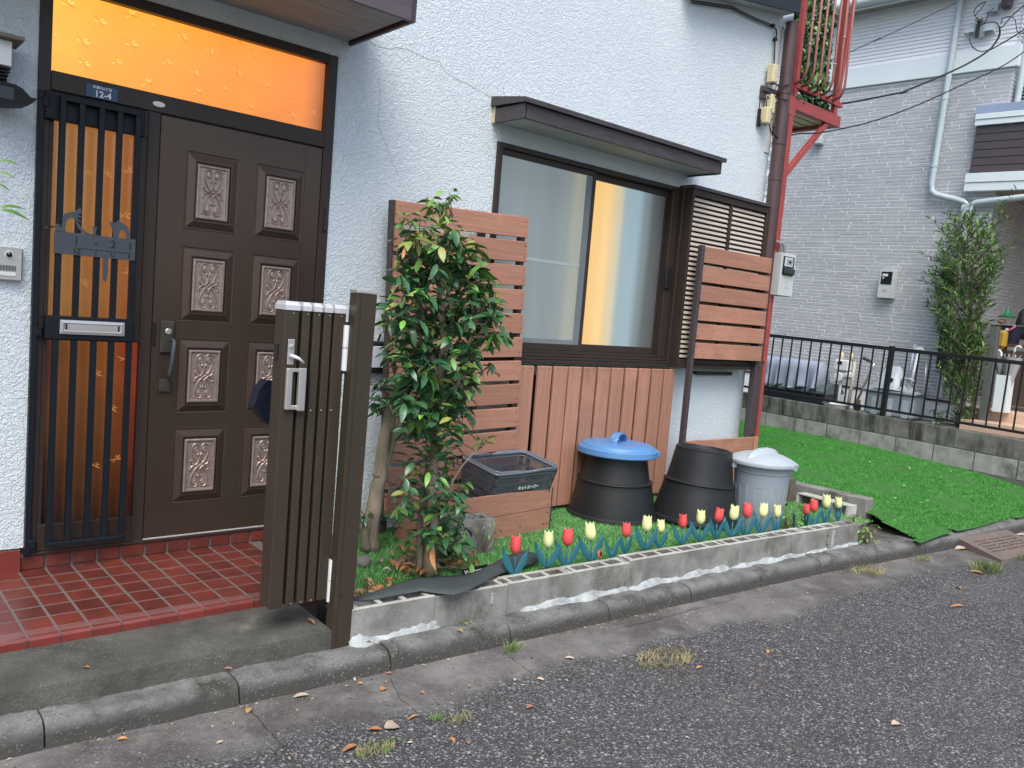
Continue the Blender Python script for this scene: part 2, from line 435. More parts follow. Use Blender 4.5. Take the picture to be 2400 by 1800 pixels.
# ================================================================= ROAD, KERB, STEP, PORCH
def road_material():
    m = bpy.data.materials.new('coarse_asphalt'); m.use_nodes = True
    t = m.node_tree; N = t.nodes; L = t.links; b = N['Principled BSDF']
    g = N.new('ShaderNodeNewGeometry')
    def noise(s, d=6, r=.6):
        n = N.new('ShaderNodeTexNoise'); n.inputs['Scale'].default_value = s; n.inputs['Detail'].default_value = d; n.inputs['Roughness'].default_value = r
        L.new(g.outputs['Position'], n.inputs['Vector']); return n.outputs[0]
    def rng(src, a, b_, c=0, d=1):
        n = N.new('ShaderNodeMapRange'); n.inputs[1].default_value = a; n.inputs[2].default_value = b_; n.inputs[3].default_value = c; n.inputs[4].default_value = d
        L.new(src, n.inputs[0]); return n.outputs[0]
    def mix(f, A, B):
        n = N.new('ShaderNodeMix'); n.data_type = 'RGBA'; L.new(f, n.inputs[0])
        for i, q in ((6, A), (7, B)):
            if isinstance(q, tuple): n.inputs[i].default_value = (*q, 1)
            else: L.new(q, n.inputs[i])
        return n.outputs[2]
    def math_(op, a, b_=None):
        n = N.new('ShaderNodeMath'); n.operation = op
        for i, q in ((0, a), (1, b_)):
            if q is None: continue
            if isinstance(q, (int, float)): n.inputs[i].default_value = q
            else: L.new(q, n.inputs[i])
        return n.outputs[0]
    base = mix(rng(noise(2.2), .35, .65), (.057, .056, .055), (.098, .096, .093))
    base = mix(rng(noise(60, 3), .35, .7), base, (.048, .045, .049))
    # stones
    cols = base
    heights = []
    for sc_, thr, rad, hi in ((88, .62, .46, (.36, .37, .36)), (50, .78, .42, (.40, .41, .40)), (150, .60, .5, (.30, .30, .31))):
        mp = N.new('ShaderNodeMapping'); mp.inputs['Scale'].default_value = (1, 1, .01)
        L.new(g.outputs['Position'], mp.inputs[0])
        v = N.new('ShaderNodeTexVoronoi'); v.inputs['Scale'].default_value = sc_
        L.new(mp.outputs[0], v.inputs['Vector'])
        sp = N.new('ShaderNodeSeparateColor'); L.new(v.outputs['Color'], sp.inputs[0])
        sel = rng(sp.outputs[0], thr, thr + .04)
        inside = rng(v.outputs['Distance'], rad, rad - .14)
        k = math_('MULTIPLY', sel, inside)
        tone = mix(sp.outputs[1], tuple(c * .45 for c in hi), hi)
        cols = mix(k, cols, tone)
        heights.append(math_('MULTIPLY', inside, math_('ADD', math_('MULTIPLY', sp.outputs[2], .6), .25)))
    # gutter strip of concrete along the kerb
    sx = N.new('ShaderNodeSeparateXYZ'); L.new(g.outputs['Position'], sx.inputs[0])
    d = math_('SUBTRACT', math_('MULTIPLY_ADD', sx.outputs[0], -.062), sx.outputs[1]) if False else None
    lin = math_('MULTIPLY', sx.outputs[0], -.062)
    lin = math_('ADD', lin, -1.44)
    dist = math_('SUBTRACT', sx.outputs[1], lin)          # >0 towards the kerb
    wob = math_('MULTIPLY', math_('SUBTRACT', noise(1.3, 7, .65), .5), .55)
    dist = math_('ADD', dist, wob)
    gut = rng(dist, -.02, .07)
    gcol = mix(rng(noise(5, 9, .7), .35, .65), (.105, .10, .095), (.205, .20, .188))
    gcol = mix(rng(noise(1.6, 9, .72), .46, .58), gcol, (.080, .074, .070))
    gcol = mix(rng(noise(150, 2), .62, .72), gcol, (.30, .30, .28))
    cols = mix(gut, cols, gcol)
    # dirt accumulates right by the kerb and in patches
    patch = math_('MULTIPLY', rng(noise(.9, 8, .7), .52, .66), .55)
    cols = mix(patch, cols, (.105, .092, .085))
    L.new(cols, b.inputs['Base Color'])
    b.inputs['Roughness'].default_value = .72
    b.inputs['Specular IOR Level'].default_value = .4
    h = math_('ADD', heights[0], math_('MULTIPLY', heights[1], 1.3))
    h = math_('ADD', h, math_('MULTIPLY', heights[2], .5))
    inv = math_('SUBTRACT', 1.0, math_('MULTIPLY', gut, .86))
    h = math_('MULTIPLY', h, inv)
    h = math_('ADD', h, math_('MULTIPLY', noise(200, 3), .5))
    bu = N.new('ShaderNodeBump'); bu.inputs['Strength'].default_value = .85; bu.inputs['Distance'].default_value = .006
    L.new(h, bu.inputs['Height']); L.new(bu.outputs[0], b.inputs['Normal'])
    return m
M['road'] = road_material()
ROAD_Z = -.27
b = MB()
xs = [-60, -20, -6] + [x * .5 for x in range(-8, 30)] + [18, 30, 60]
for i in range(len(xs) - 1):
    a, c = xs[i], xs[i + 1]
    b.add([(a, -60, ROAD_Z), (c, -60, ROAD_Z), (c, kerb_y(c) + .06, ROAD_Z), (a, kerb_y(a) + .06, ROAD_Z)], [(0, 1, 2, 3)])
struct(b.build('road', M['road']))
# earth under everything else
struct(MB().box(-60, 60, -1.0, 60, -.5, -.275).build('ground', M['soil']))

# loose chippings standing proud of the asphalt (real little stones)
def scatter_stones():
    rnd = random.Random(11); b = MB()
    for i in range(5200):
        u = rnd.random()
        x = .2 + 7.5 * u ** 1.1; y = kerb_y(x) - .34 - rnd.random() ** .8 * 2.2
        if (y + 3.85) < .55: continue
        s = .0022 + .0036 * rnd.random() ** 2
        a = rnd.random() * 3
        vs = []
        for k in range(4):
            t = a + k * PI / 2
            rr = s * (.8 + .5 * rnd.random())
            vs.append((x + math.cos(t) * rr, y + math.sin(t) * rr, ROAD_Z - .001))
        top = [(x + (p[0] - x) * .55, y + (p[1] - y) * .55, ROAD_Z + s * .75) for p in vs]
        b.add(vs + top, [(4, 5, 6, 7), (0, 1, 5, 4), (1, 2, 6, 5), (2, 3, 7, 6), (3, 0, 4, 7)])
    o = b.build('road_chippings', pm('stone_chip', (.20, .20, .20), (.075, .072, .075), rough=.7, scale=45, contrast=2.5), fix=False, stuff=True)
    tag(o, 'small pale stone chippings bedded in the coarse asphalt of the road', 'gravel')
scatter_stones()

# kerb: one stone after another
kt = thing('kerb', 'row of rounded concrete kerb stones between the road and the house plots', 'kerb', (0, -1.1, -.185))
del kt['label']; del kt['category']; struct(kt)
def kerb_stone(x0, x1, rnd):
    b = MB(); n = 26
    dz = rnd.uniform(-.003, .003)
    prof0 = [(.19, -.10), (.19, 0.0), (.045, 0.0), (.022, -.005), (.008, -.016), (.0, -.034), (-.012, -.105)]
    vs = []
    for i in range(n + 1):
        x = x0 + (x1 - x0) * i / n
        for j, (dy, z) in enumerate(prof0):
            e = .0065 * (noise.noise((x * 9, j * .55, 3.1)) + .7 * noise.noise((x * 34, j * 1.1, 1.7)))
            sh = (.004 if i in (0, n) and 1 < j < 6 else 0)
            vs.append((x, kerb_y(x) + dy + sh + e, -.187 + z + dz + e - sh * .6))
    m = len(prof0); fs = []
    for i in range(n):
        for j in range(m - 1):
            fs.append((i * m + j, i * m + j + 1, (i + 1) * m + j + 1, (i + 1) * m + j))
    fs.append(tuple(range(m))); fs.append(tuple(n * m + j for j in range(m))[::-1])
    return b.add(vs, fs)
rnd = random.Random(3)
for k in range(-4, 18):
    x0 = -.02 + k * .6
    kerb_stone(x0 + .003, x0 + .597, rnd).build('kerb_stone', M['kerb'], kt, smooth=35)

# concrete step in front of the tiled porch
b = MB(); vs = []; fs = []
sx = [-1.5 + i * .03 for i in range(102)] + [1.585]
prof = [(-.70, -.25), (-.70, -.101), (None, -.116), (None, -.124), (None, -.26)]
rnd = random.Random(5)
for x in sx:
    yf = -1.022 - .040 * x
    w_ = .006 * (noise.noise((x * 6, 1.3, 0)) + .6 * noise.noise((x * 25, 2.3, 0)))
    vs += [(x, -.70, -.26), (x, -.70, -.100), (x, yf + .02 + w_, -.1135 + w_ * .5), (x, yf + .004 + w_, -.118), (x, yf + w_, -.128 + w_), (x, yf - .004, -.26)]
for i in range(len(sx) - 1):
    for j in range(5): fs.append((i * 6 + j, i * 6 + j + 1, (i + 1) * 6 + j + 1, (i + 1) * 6 + j))
n_ = (len(sx) - 1) * 6
fs += [tuple(range(6)), tuple(n_ + j for j in range(5, -1, -1))]
struct(b.add(vs, fs).build('concrete_step', M['step'], smooth=40))

# tiled porch
porch = thing('porch_floor', 'x', 'x', (1.0, -.4, -.07))
del porch['label']; del porch['category']; struct(porch)
MB().box(-1.3, 1.765, -.752, .03, -.24, -.0702).build('grout_bed', M['grout'], porch)
rows = [(.028, -.002), (-.002, -.112)] + [(-.112 - .1145 * k, -.112 - .1145 * (k + 1)) for k in range(5)]
rows = rows[1:]
tile = MB().box(-.0468, .0468, -.054, .054, -.006, 0, b=.0022).mesh('tile', M['porch_tile'])
rnd = random.Random(9)
col_x = [.705 + .1005 * k for k in range(-13, 11)]
for i in range(len(col_x)):
    for (ya, yb) in rows:
        xc = col_x[i] - .05
        if xc > 1.76: continue
        sy = abs(yb - ya) / .1145
        inst('tile', tile, porch, (xc, (ya + yb) / 2, -.0692 + rnd.uniform(-.0007, .0007)), rot=(rnd.uniform(-.004, .004), rnd.uniform(-.004, .004), 0), scale=(1, sy, 1))
# grooved nosing tiles
nb = MB()
prof = [(-.6865, -.077), (-.6865, -.0695)]
for k in range(4):
    y = -.693 - k * .009
    prof += [(y, -.0695), (y - .002, -.0722), (y - .004, -.0722), (y - .006, -.0695)]
prof += [(-.744, -.0695), (-.752, -.071), (-.758, -.077), (-.7585, -.125), (-.745, -.125)]
def nosing_mesh():
    vs = []; fs = []; m = len(prof)
    for x in (-.0475, .0475):
        vs += [(x, y + .72, z + .0692) for y, z in prof]
    for j in range(m - 1): fs.append((j, j + 1, m + j + 1, m + j))
    fs += [tuple(range(m))[::-1], tuple(range(m, 2 * m))]
    return MB().add(vs, fs).mesh('nosing_tile', M['nosing'])
nm = nosing_mesh()
for x in col_x:
    if x - .05 < 1.76: inst('nosing_tile', nm, porch, (x - .05, -.72, -.0692))
# riser tiles under the door frame (rounded corners) and a taller red plinth at the left
rt = MB().box(-.0455, .0455, -.006, .002, -.029, .029, b=.005).mesh('riser_tile', M['porch_tile'])
for x in col_x:
    if .70 < x < 1.85: inst('riser_tile', rt, porch, (x + .052, .001, -.039))
MB().box(.70, 1.76, .0035, .03, -.0745, -.006).build('grout_riser', M['grout'], porch)
pl = MB().box(-.2, .2, -.006, .0, -.05, .05, b=.003).mesh('plinth_tile', M['nosing'])
for x in (.51, .105): inst('plinth_tile', pl, porch, (x, -.018, -.022))

# ================================================================= GARDEN GROUND
def grass_z(y):       # artificial lawn beyond the bed, rising towards the back
    pts = [(-3, -.185), (-1.6, -.182), (-1.18, -.115), (-.78, -.055), (.44, .018), (1.8, .04), (9, .08)]
    for (a, b_), (c, d) in zip(pts, pts[1:]):
        if y <= c: return b_ + (d - b_) * (y - a) / (c - a)
    return .08
b = MB()
b.prism([(1.70, 0), (5.95, 0), (5.95, -.6), (5.5, -1.20), (1.70, -.985)], -.27, -.088, 'z')
struct(b.build('garden_soil', M['soil']))
mat_edge = [(6.16, -.80), (6.13, -.98), (6.02, -1.12), (5.93, -1.34), (5.88, -1.52), (6.5, -1.505), (7.2, -1.545), (8.0, -1.575), (9.0, -1.63)]
def in_poly(x, y, poly):
    c = False; j = len(poly) - 1
    for i in range(len(poly)):
        xi, yi = poly[i]; xj, yj = poly[j]
        if (yi > y) != (yj > y) and x < (xj - xi) * (y - yi) / (yj - yi) + xi: c = not c
        j = i
    return c
lawn_poly = [(5.98, 4.5), (5.98, -.30), (6.16, -.60)] + mat_edge + [(9.0, 4.5)]
b = MB(); nx, ny = 40, 60; grid = {}
for i in range(nx + 1):
    for j in range(ny + 1):
        x = 5.86 + (9.02 - 5.86) * i / nx; y = -1.66 + (4.5 + 1.66) * (j / ny) ** 1.3
        grid[i, j] = len(b.v); b.v.append((x, y, grass_z(y) + .006 * math.sin(x * 5 + y * 3) + .004 * math.sin(y * 11 - x * 4)))
for i in range(nx):
    for j in range(ny):
        q = [grid[i, j], grid[i + 1, j], grid[i + 1, j + 1], grid[i, j + 1]]
        cx = sum(b.v[k][0] for k in q) / 4; cy = sum(b.v[k][1] for k in q) / 4
        if in_poly(cx, cy, lawn_poly): b.f.append(tuple(q))
struct(b.build('lawn_backing', M['turf_base']))
# concrete ground under / beside the lawn mat
b = MB()
for i in range(30):
    x0 = 5.4 + i * .25; x1 = x0 + .25
    b.add([(x0, kerb_y(x0) + .15, -.192), (x1, kerb_y(x1) + .15, -.192), (x1, -.7, -.192), (x0, -.7, -.192)], [(0, 1, 2, 3)])
struct(b.build('side_path', M['step']))

def turf(name, label, n, pts, mat, h, wdt, seed, zfun):
    import numpy as np
    rs = np.random.RandomState(seed)
    P = []
    x0, x1, y0, y1 = pts['box']
    while len(P) < n:
        x = rs.uniform(x0, x1); y = rs.uniform(y0, y1)
        if pts['f'](x, y): P.append((x, y))
    P = np.array(P); n = len(P)
    a = rs.uniform(0, 2 * PI, n); hh = h * rs.uniform(.6, 1.2, n); lean = rs.normal(0, .55, (n, 2)) * hh[:, None]
    z = np.array([zfun(p[1]) if zfun else -.086 for p in P])
    dx = np.cos(a) * wdt / 2; dy = np.sin(a) * wdt / 2
    V = np.empty((n, 3, 3))
    V[:, 0] = np.stack([P[:, 0] - dx, P[:, 1] - dy, z], 1)
    V[:, 1] = np.stack([P[:, 0] + dx, P[:, 1] + dy, z], 1)
    V[:, 2] = np.stack([P[:, 0] + lean[:, 0], P[:, 1] + lean[:, 1], z + hh], 1)
    me = bpy.data.meshes.new(name)
    me.vertices.add(n * 3); me.vertices.foreach_set('co', V.reshape(-1))
    me.loops.add(n * 3); me.loops.foreach_set('vertex_index', np.arange(n * 3, dtype=np.int32))
    me.polygons.add(n); me.polygons.foreach_set('loop_start', np.arange(0, n * 3, 3, dtype=np.int32))
    me.update(calc_edges=True); me.materials.append(mat)
    o = bpy.data.objects.new(name, me); COL.objects.link(o)
    o['kind'] = 'stuff'; tag(o, label, 'grass'); return o
def bed_f(x, y):
    if y > -.02: return False
    if y < -.95 - .057 * x + .02: return False
    if x < 2.35 and y < -.93: return False
    return not (1.9 < x < 2.3 and -1.0 < y < -.78)
turf('garden_turf', 'short artificial grass in the planting bed around the tubs', 75000, dict(box=(1.75, 5.75, -1.25, -.02), f=bed_f), M['turf_blade_pale'], .018, .003, 4, None)
def gz(y): return grass_z(y)
turf('artificial_lawn', 'bright green artificial lawn mat running beside the neighbouring block wall', 230000, dict(box=(5.86, 9.0, -1.66, 3.0), f=lambda x, y: in_poly(x, y, lawn_poly)), M['turf_blade'], .015, .0045, 5, gz)
MB().prism([(1.75, -.01), (5.8, -.01), (5.8, -.6), (5.48, -1.19), (1.75, -.97)], -.0885, -.0868, 'z').build('turf_backing', M['turf_base'])['kind'] = 'structure'

# joints and cracks running across the concrete gutter
def ground_crack(pts, wd, seed):
    r = random.Random(seed); P_ = [W(a, c, z=ROAD_Z) for a, c in pts]; b = MB(); prev = None
    for p, q in zip(P_, P_[1:]):
        m = max(3, int((q - p).length / .03))
        for i in range(m):
            a_ = p.lerp(q, i / m); c_ = p.lerp(q, (i + 1) / m)
            if prev is None: prev = a_
            c_ = c_ + Vector((r.uniform(-.005, .005), r.uniform(-.005, .005), 0))
            d = (c_ - prev).normalized(); s_ = Vector((-d.y, d.x, 0)) * wd * r.uniform(.5, 1.3)
            up = Vector((0, 0, .0012)); b.add([prev + s_ + up, prev - s_ + up, c_ - s_ + up, c_ + s_ + up], [(0, 1, 2, 3)]); prev = c_
    return b.build('road_crack', M['stain'], bpy.data.objects['road'], fix=False)
for i, (pts, wd) in enumerate((([(575, 1655), (620, 1700), (690, 1785)], .0022), ([(2010, 1390), (2080, 1410), (2180, 1435)], .004), ([(2060, 1345), (2150, 1372), (2250, 1400)], .004), ([(1440, 1475), (1530, 1455), (1640, 1425), (1720, 1405)], .002),
                             ([(915, 1590), (940, 1640), (1010, 1700)], .0015), ([(1180, 1530), (1250, 1580), (1390, 1600)], .0013))):
    ground_crack(pts, wd, i)
# ================================================================= LOW BLOCK WALL ROUND THE BED
def hollow_block(L_, T_, H_, cores=3, halfends=True, depth=.12, solid_bot=True):
    """concrete block along x, centred, top at z=0, openings in the top face"""
    b = MB(); w = .022
    x0, x1, y0, y1 = -L_ / 2, L_ / 2, -T_ / 2, T_ / 2
    # shells
    b.box(x0, x1, y0, y0 + w, -H_, 0, b=.002); b.box(x0, x1, y1 - w, y1, -H_, 0, b=.002)
    # webs
    if halfends:
        xs_ = [x0 + .026 + (L_ - .052) * k / (cores) for k in range(cores + 1)]
        wx = .011
        for x in xs_: b.box(x - wx, x + wx, y0 + w, y1 - w, -H_, -.0012)
    b.box(x0 + .002, x1 - .002, y0 + w, y1 - w, -H_, -H_ + .004)
    return b
bw = thing('block_wall', 'low wall of hollow concrete blocks edging the planting bed beside the kerb', 'block wall', (3.5, -1.15, -.2))
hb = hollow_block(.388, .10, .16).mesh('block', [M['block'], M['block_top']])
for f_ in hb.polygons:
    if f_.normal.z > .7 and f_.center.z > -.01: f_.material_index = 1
MB().prism([(1.66, -1.06), (5.43, -1.275), (5.43, -1.25), (1.66, -1.035)], -.30, -.150, 'z').build('cell_soil', M['soil'], bw)
rnd = random.Random(2)
ang = math.atan(-.057)
x = 1.668
tops = [-.045, -.050, -.047, -.045, -.036, -.036, -.038, -.040, -.043, -.046]
for k in range(9):
    xc = x + .39 * k + .195
    inst('block', hb, bw, (xc, -1.0 - .057 * xc + .0505, tops[k] + rnd.uniform(-.001, .001)), rot=(rnd.uniform(-.006, .006), rnd.uniform(-.004, .004), ang + rnd.uniform(-.003, .003)))
h2 = hollow_block(.225, .10, .16, cores=2).mesh('short_block', M['block'])
inst('block', h2, bw, (5.30, -1.0 - .057 * 5.3 + .0505, -.046), rot=(0, 0, ang))
jm = MB()
jm.box(-.006, .006, -.046, .047, -.15, -.003)
jmm = jm.mesh('joint', M['mortar'])
for k in (3, 4, 6, 8, 9):
    xc = x + .39 * k
    inst('mortar_joint', jmm, bw, (xc, -1.0 - .057 * xc + .0505, -.045), rot=(0, 0, ang))
# smeared joint near the right end, and a drip of white on the second block
def smear(x0, x1, zc0, zc1, seed, h=.03, out=.012, name='mortar_smear'):
    """ragged bead of mortar squeezed out between wall and kerb"""
    r = random.Random(seed); n = max(8, int((x1 - x0) / .02)); vs = []; fs = []
    for i in range(n + 1):
        t = i / n; xx = x0 + (x1 - x0) * t; yf = -1.0 - .057 * xx
        e = math.sin(PI * min(1, max(0, t)) ) ** .35 if 0 < t < 1 else 0
        hh = h * (.62 + .30 * math.sin(i * .55 + seed) + .40 * r.random()) * e * .8 + .001; oo = out * (.6 + .35 * math.sin(i * .4) + .25 * r.random()) * e + .001
        zb = zc0 + (zc1 - zc0) * t
        vs += [(xx, yf + .004, zb + hh * 1.25), (xx, yf - .0035, zb + hh), (xx, yf - oo * .6, zb + hh * .55), (xx, yf - oo, zb + .003), (xx, yf - oo * 1.25 - .002, zb - .012)]
    for i in range(n):
        for j in range(4): fs.append((i * 5 + j, i * 5 + j + 1, i * 5 + 6 + j, i * 5 + 5 + j))
    return MB().add(vs, fs).build(name, M['mortar'], bw, smooth=True)
smear(1.67, 2.09, -.186, -.186, 1, .022, .02)
smear(1.66, 1.78, -.180, -.186, 8, .04, .03)
smear(1.93, 2.08, -.175, -.178, 9, .035, .010)
smear(2.52, 3.23, -.186, -.186, 2, .03, .024)
smear(3.22, 3.62, -.186, -.184, 3, .032, .020)
smear(3.60, 4.05, -.184, -.184, 4, .036, .02)
smear(4.05, 4.8, -.184, -.184, 5, .024, .022)
smear(4.8, 5.44, -.184, -.184, 6, .018, .018)
MB().box(2.345, 2.357, -1.143, -1.131, -.125, -.075, b=.003).build('mortar_drip', M['mortar'], bw)
sm = MB()
for k in range(9):
    z0 = -.175 + k * .0145
    sm.box(5.03 + rnd.uniform(-.01, .01), 5.13 + rnd.uniform(-.015, .015), -1.0 - .057 * 5.08 - .007 - rnd.random() * .003, -1.0 - .057 * 5.08 + .01, z0, z0 + .0143, b=.002)
sm.build('mortar_smear', M['block'], bw)
MB().box(5.07, 5.095, -1.302, -1.28, -.17, -.06, b=.004).build('mortar_smear', M['mortar'], bw)

# loose block behind the shrub
o = hollow_block(.30, .12, .20, cores=2).build('loose_block', M['block'])
o.location = (2.62, -.56, .10); o.rotation_euler = (0, 0, R(-8))
for v in o.data.vertices: pass
tag(o, 'single upright concrete block standing between shrub and planter', 'block')

# edging at the right end of the bed
e = MB().box(-.055, .055, -.33, .33, -.22, .0, b=.006).build('edging_block', M['oldblock']); e.location = (6.075, -.72, .005); e.rotation_euler = (0, 0, R(3))
tag(e, 'long concrete edging block beside the green lawn mat', 'block')
e = MB()
e.box(-.06, .06, -.21, .21, -.012, 0, b=.003); e.box(-.06, .06, -.21, .21, -.112, -.10, b=.003)
e.box(.045, .06, -.21, .21, -.1, -.012)
for yy in (-.205, -.07, .07, .205): e.box(-.058, .05, yy - .009, yy + .009, -.1, -.012)
o = e.build('hollow_block', M['block_top']); o.location = (5.79, -.86, -.012); o.rotation_euler = (0, R(3), R(-4))
tag(o, 'hollow block lying on its side with its openings towards the bed', 'block')
o = MB().box(-.035, .035, -.075, .075, -.1, .1, b=.005).build('short_post_block', pm('brown_block', (.14, .11, .09), (.09, .075, .06), rough=.85, scale=20)); o.location = (5.70, -.56, -.0)
tag(o, 'short brown block standing upright behind the grey bin', 'block')
o = MB().box(-.1, .1, -.09, .09, -.03, .0, b=.008).build('broken_slab', M['oldblock']); o.location = (5.60, -1.13, -.085); o.rotation_euler = (.05, .08, .3)
tag(o, 'broken slab of concrete lying at the right end of the block wall', 'slab')

# ================================================================= WHITE HOUSE
house = thing('white_house', 'white stucco house with brown door, lit transom and shuttered window', 'house', (3.0, .1, 0))
b = MB()
X0, X1, D = -4.0, 5.87, .16
b.box(X0, .722, 0, D, .028, 4.2); b.box(.722, 2.035, 0, D, 2.368, 4.2); b.box(2.035, 3.088, 0, D, -.2, 4.2)
b.box(3.088, 4.80, 0, D, -.2, .872); b.box(3.088, 4.80, 0, D, 2.16, 4.2); b.box(4.80, X1, 0, D, -.2, 4.2)
b.box(X1 - .16, X1, D, 6.0, -.2, 4.2)
b.build('wall', M['stucco'], house)
# hairline cracks
crack_mat = pm('crack_dark', (.30, .31, .32), rough=.9)
def crack(pts, wd=.0012):
    ck = MB()
    P_ = [Vector(p) for p in pts]
    for p, q in zip(P_, P_[1:]):
        n = 4
        prev = p
        for i in range(1, n + 1):
            c = p.lerp(q, i / n) + Vector((random.uniform(-.006, .006), 0, random.uniform(-.008, .008))) * (i < n)
            d = (c - prev).normalized(); s_ = Vector((-d.z, 0, d.x)) * wd
            ck.add([prev + s_, prev - s_, c - s_, c + s_], [(0, 1, 2, 3)])
            prev = c
    ck.build('crack', crack_mat, house, fix=False)
r2 = zoomer(800, 0, 800)
def Wp(z_, a, b_, y): 
    px = z_(a, b_); return W(px[0], px[1], y=y)
crack([Wp(r2, 180, 265, -.0012), Wp(r2, 290, 315, -.0012), Wp(r2, 370, 310, -.0012), Wp(r2, 640, 400, -.0012), Wp(r2, 670, 460, -.0012), Wp(r2, 860, 570, -.0012), Wp(r2, 970, 630, -.0012)], .0009)
crack([Wp(r2, 250, 500, -.0012), Wp(r2, 240, 800, -.0012), Wp(r2, 330, 1060, -.0012), Wp(r2, 370, 1120, -.0012)], .0007)
crack([Wp(r2, 1010, 560, -.0012), Wp(r2, 1012, 635, -.0012)], .0008)
crack([Wp(r2, 1055, 540, -.0012), Wp(r2, 1060, 620, -.0012)], .0008)
# entrance canopy with board soffit
cn = MB(); cn.box(-2.0, 2.085, -.555, -.0, 2.470, 2.60); can = cn.build('entry_canopy', M['darktrim'], house)
nb_ = 6
for k in range(nb_):
    y0 = -.545 + k * (.545 / nb_); y1 = y0 + .545 / nb_ - .004
    MB().box(-2.0, 2.072, y0, y1, 2.450, 2.4695, b=.0015).build('soffit_board', M['soffit'], can)
MB().box(-2.0, 2.083, -.575, -.556, 2.436, 2.56, b=.002).build('fascia', pm('fascia_plum', (.115, .095, .105), (.08, .066, .074), rough=.5, scale=8, stretch=(.4, 6, 6)), can)
MB().box(2.086, 2.105, -.575, -.0, 2.436, 2.56, b=.002).build('fascia', M['darktrim'], can)
MB().box(-2.0, 2.16, -.62, -.0, 2.601, 2.64, b=.003).build('drip_edge', M['darktrim'], can)
# roof eave at the right end
ev = MB()
sl_ = .155
def eave(b, y0, y1, dz0, dz1, xa=4.6, xb=5.86):
    vs = []
    for xx in (xa, xb):
        zc = 3.66 + (xx - 5.85) * sl_
        vs += [(xx, y0, zc + dz0), (xx, y1, zc + dz0), (xx, y1, zc + dz1), (xx, y0, zc + dz1)]
    return b.add(vs, [(0, 1, 2, 3), (7, 6, 5, 4), (0, 4, 5, 1), (1, 5, 6, 2), (2, 6, 7, 3), (3, 7, 4, 0)])
evo = eave(MB(), -.13, -.0, .0, .03).build('eave', M['greysoffit'], house)
eave(MB(), -.16, -.132, -.012, .13, 4.6, 5.85).build('fascia', M['black'], evo)
eave(MB(), -.19, -.0, .131, .16, 4.6, 5.88).build('drip_edge', M['darktrim'], evo)
# vertical white strip and gutter elbow under the eave
MB().tube([(5.845, -.05, 3.58), (5.86, -.05, 3.55), (5.885, -.06, 3.53), (5.885, -.07, 3.40)], .022, 10).build('gutter_elbow', M['whiteplastic'], house, smooth=True)
MB().box(5.80, 5.87, -.008, -.001, 2.6, 3.55).build('corner_strip', M['whiteplastic'], house)
# pale vertical mesh line left of window etc.
vd = MB().tube([(.595 + .0, -.001, .0 + .055), (.595, -.008, .055)], .012, 14).build('vent_cap', M['greybin'], house)

# ---- entrance: frame, transom, sidelight, door
ent = MB()
ent.box(.722, .768, -.008, .07, -.010, 2.366, b=.002)
ent.box(1.982, 2.033, -.008, .07, -.010, 2.366, b=.002)
ent.box(.768, 1.982, -.008, .07, 2.322, 2.366, b=.002)
ent.box(.768, 1.982, -.012, .07, 1.913, 1.990, b=.003)
ent.box(1.152, 1.198, -.006, .07, .0, 1.913, b=.002)
ent.box(.768, 1.982, -.010, .07, -.010, .004, b=.002)
ent.box(1.148, 1.1555, -.013, -.006, .004, 1.913)
en = ent.build('entrance_frame', M['brown'], house)
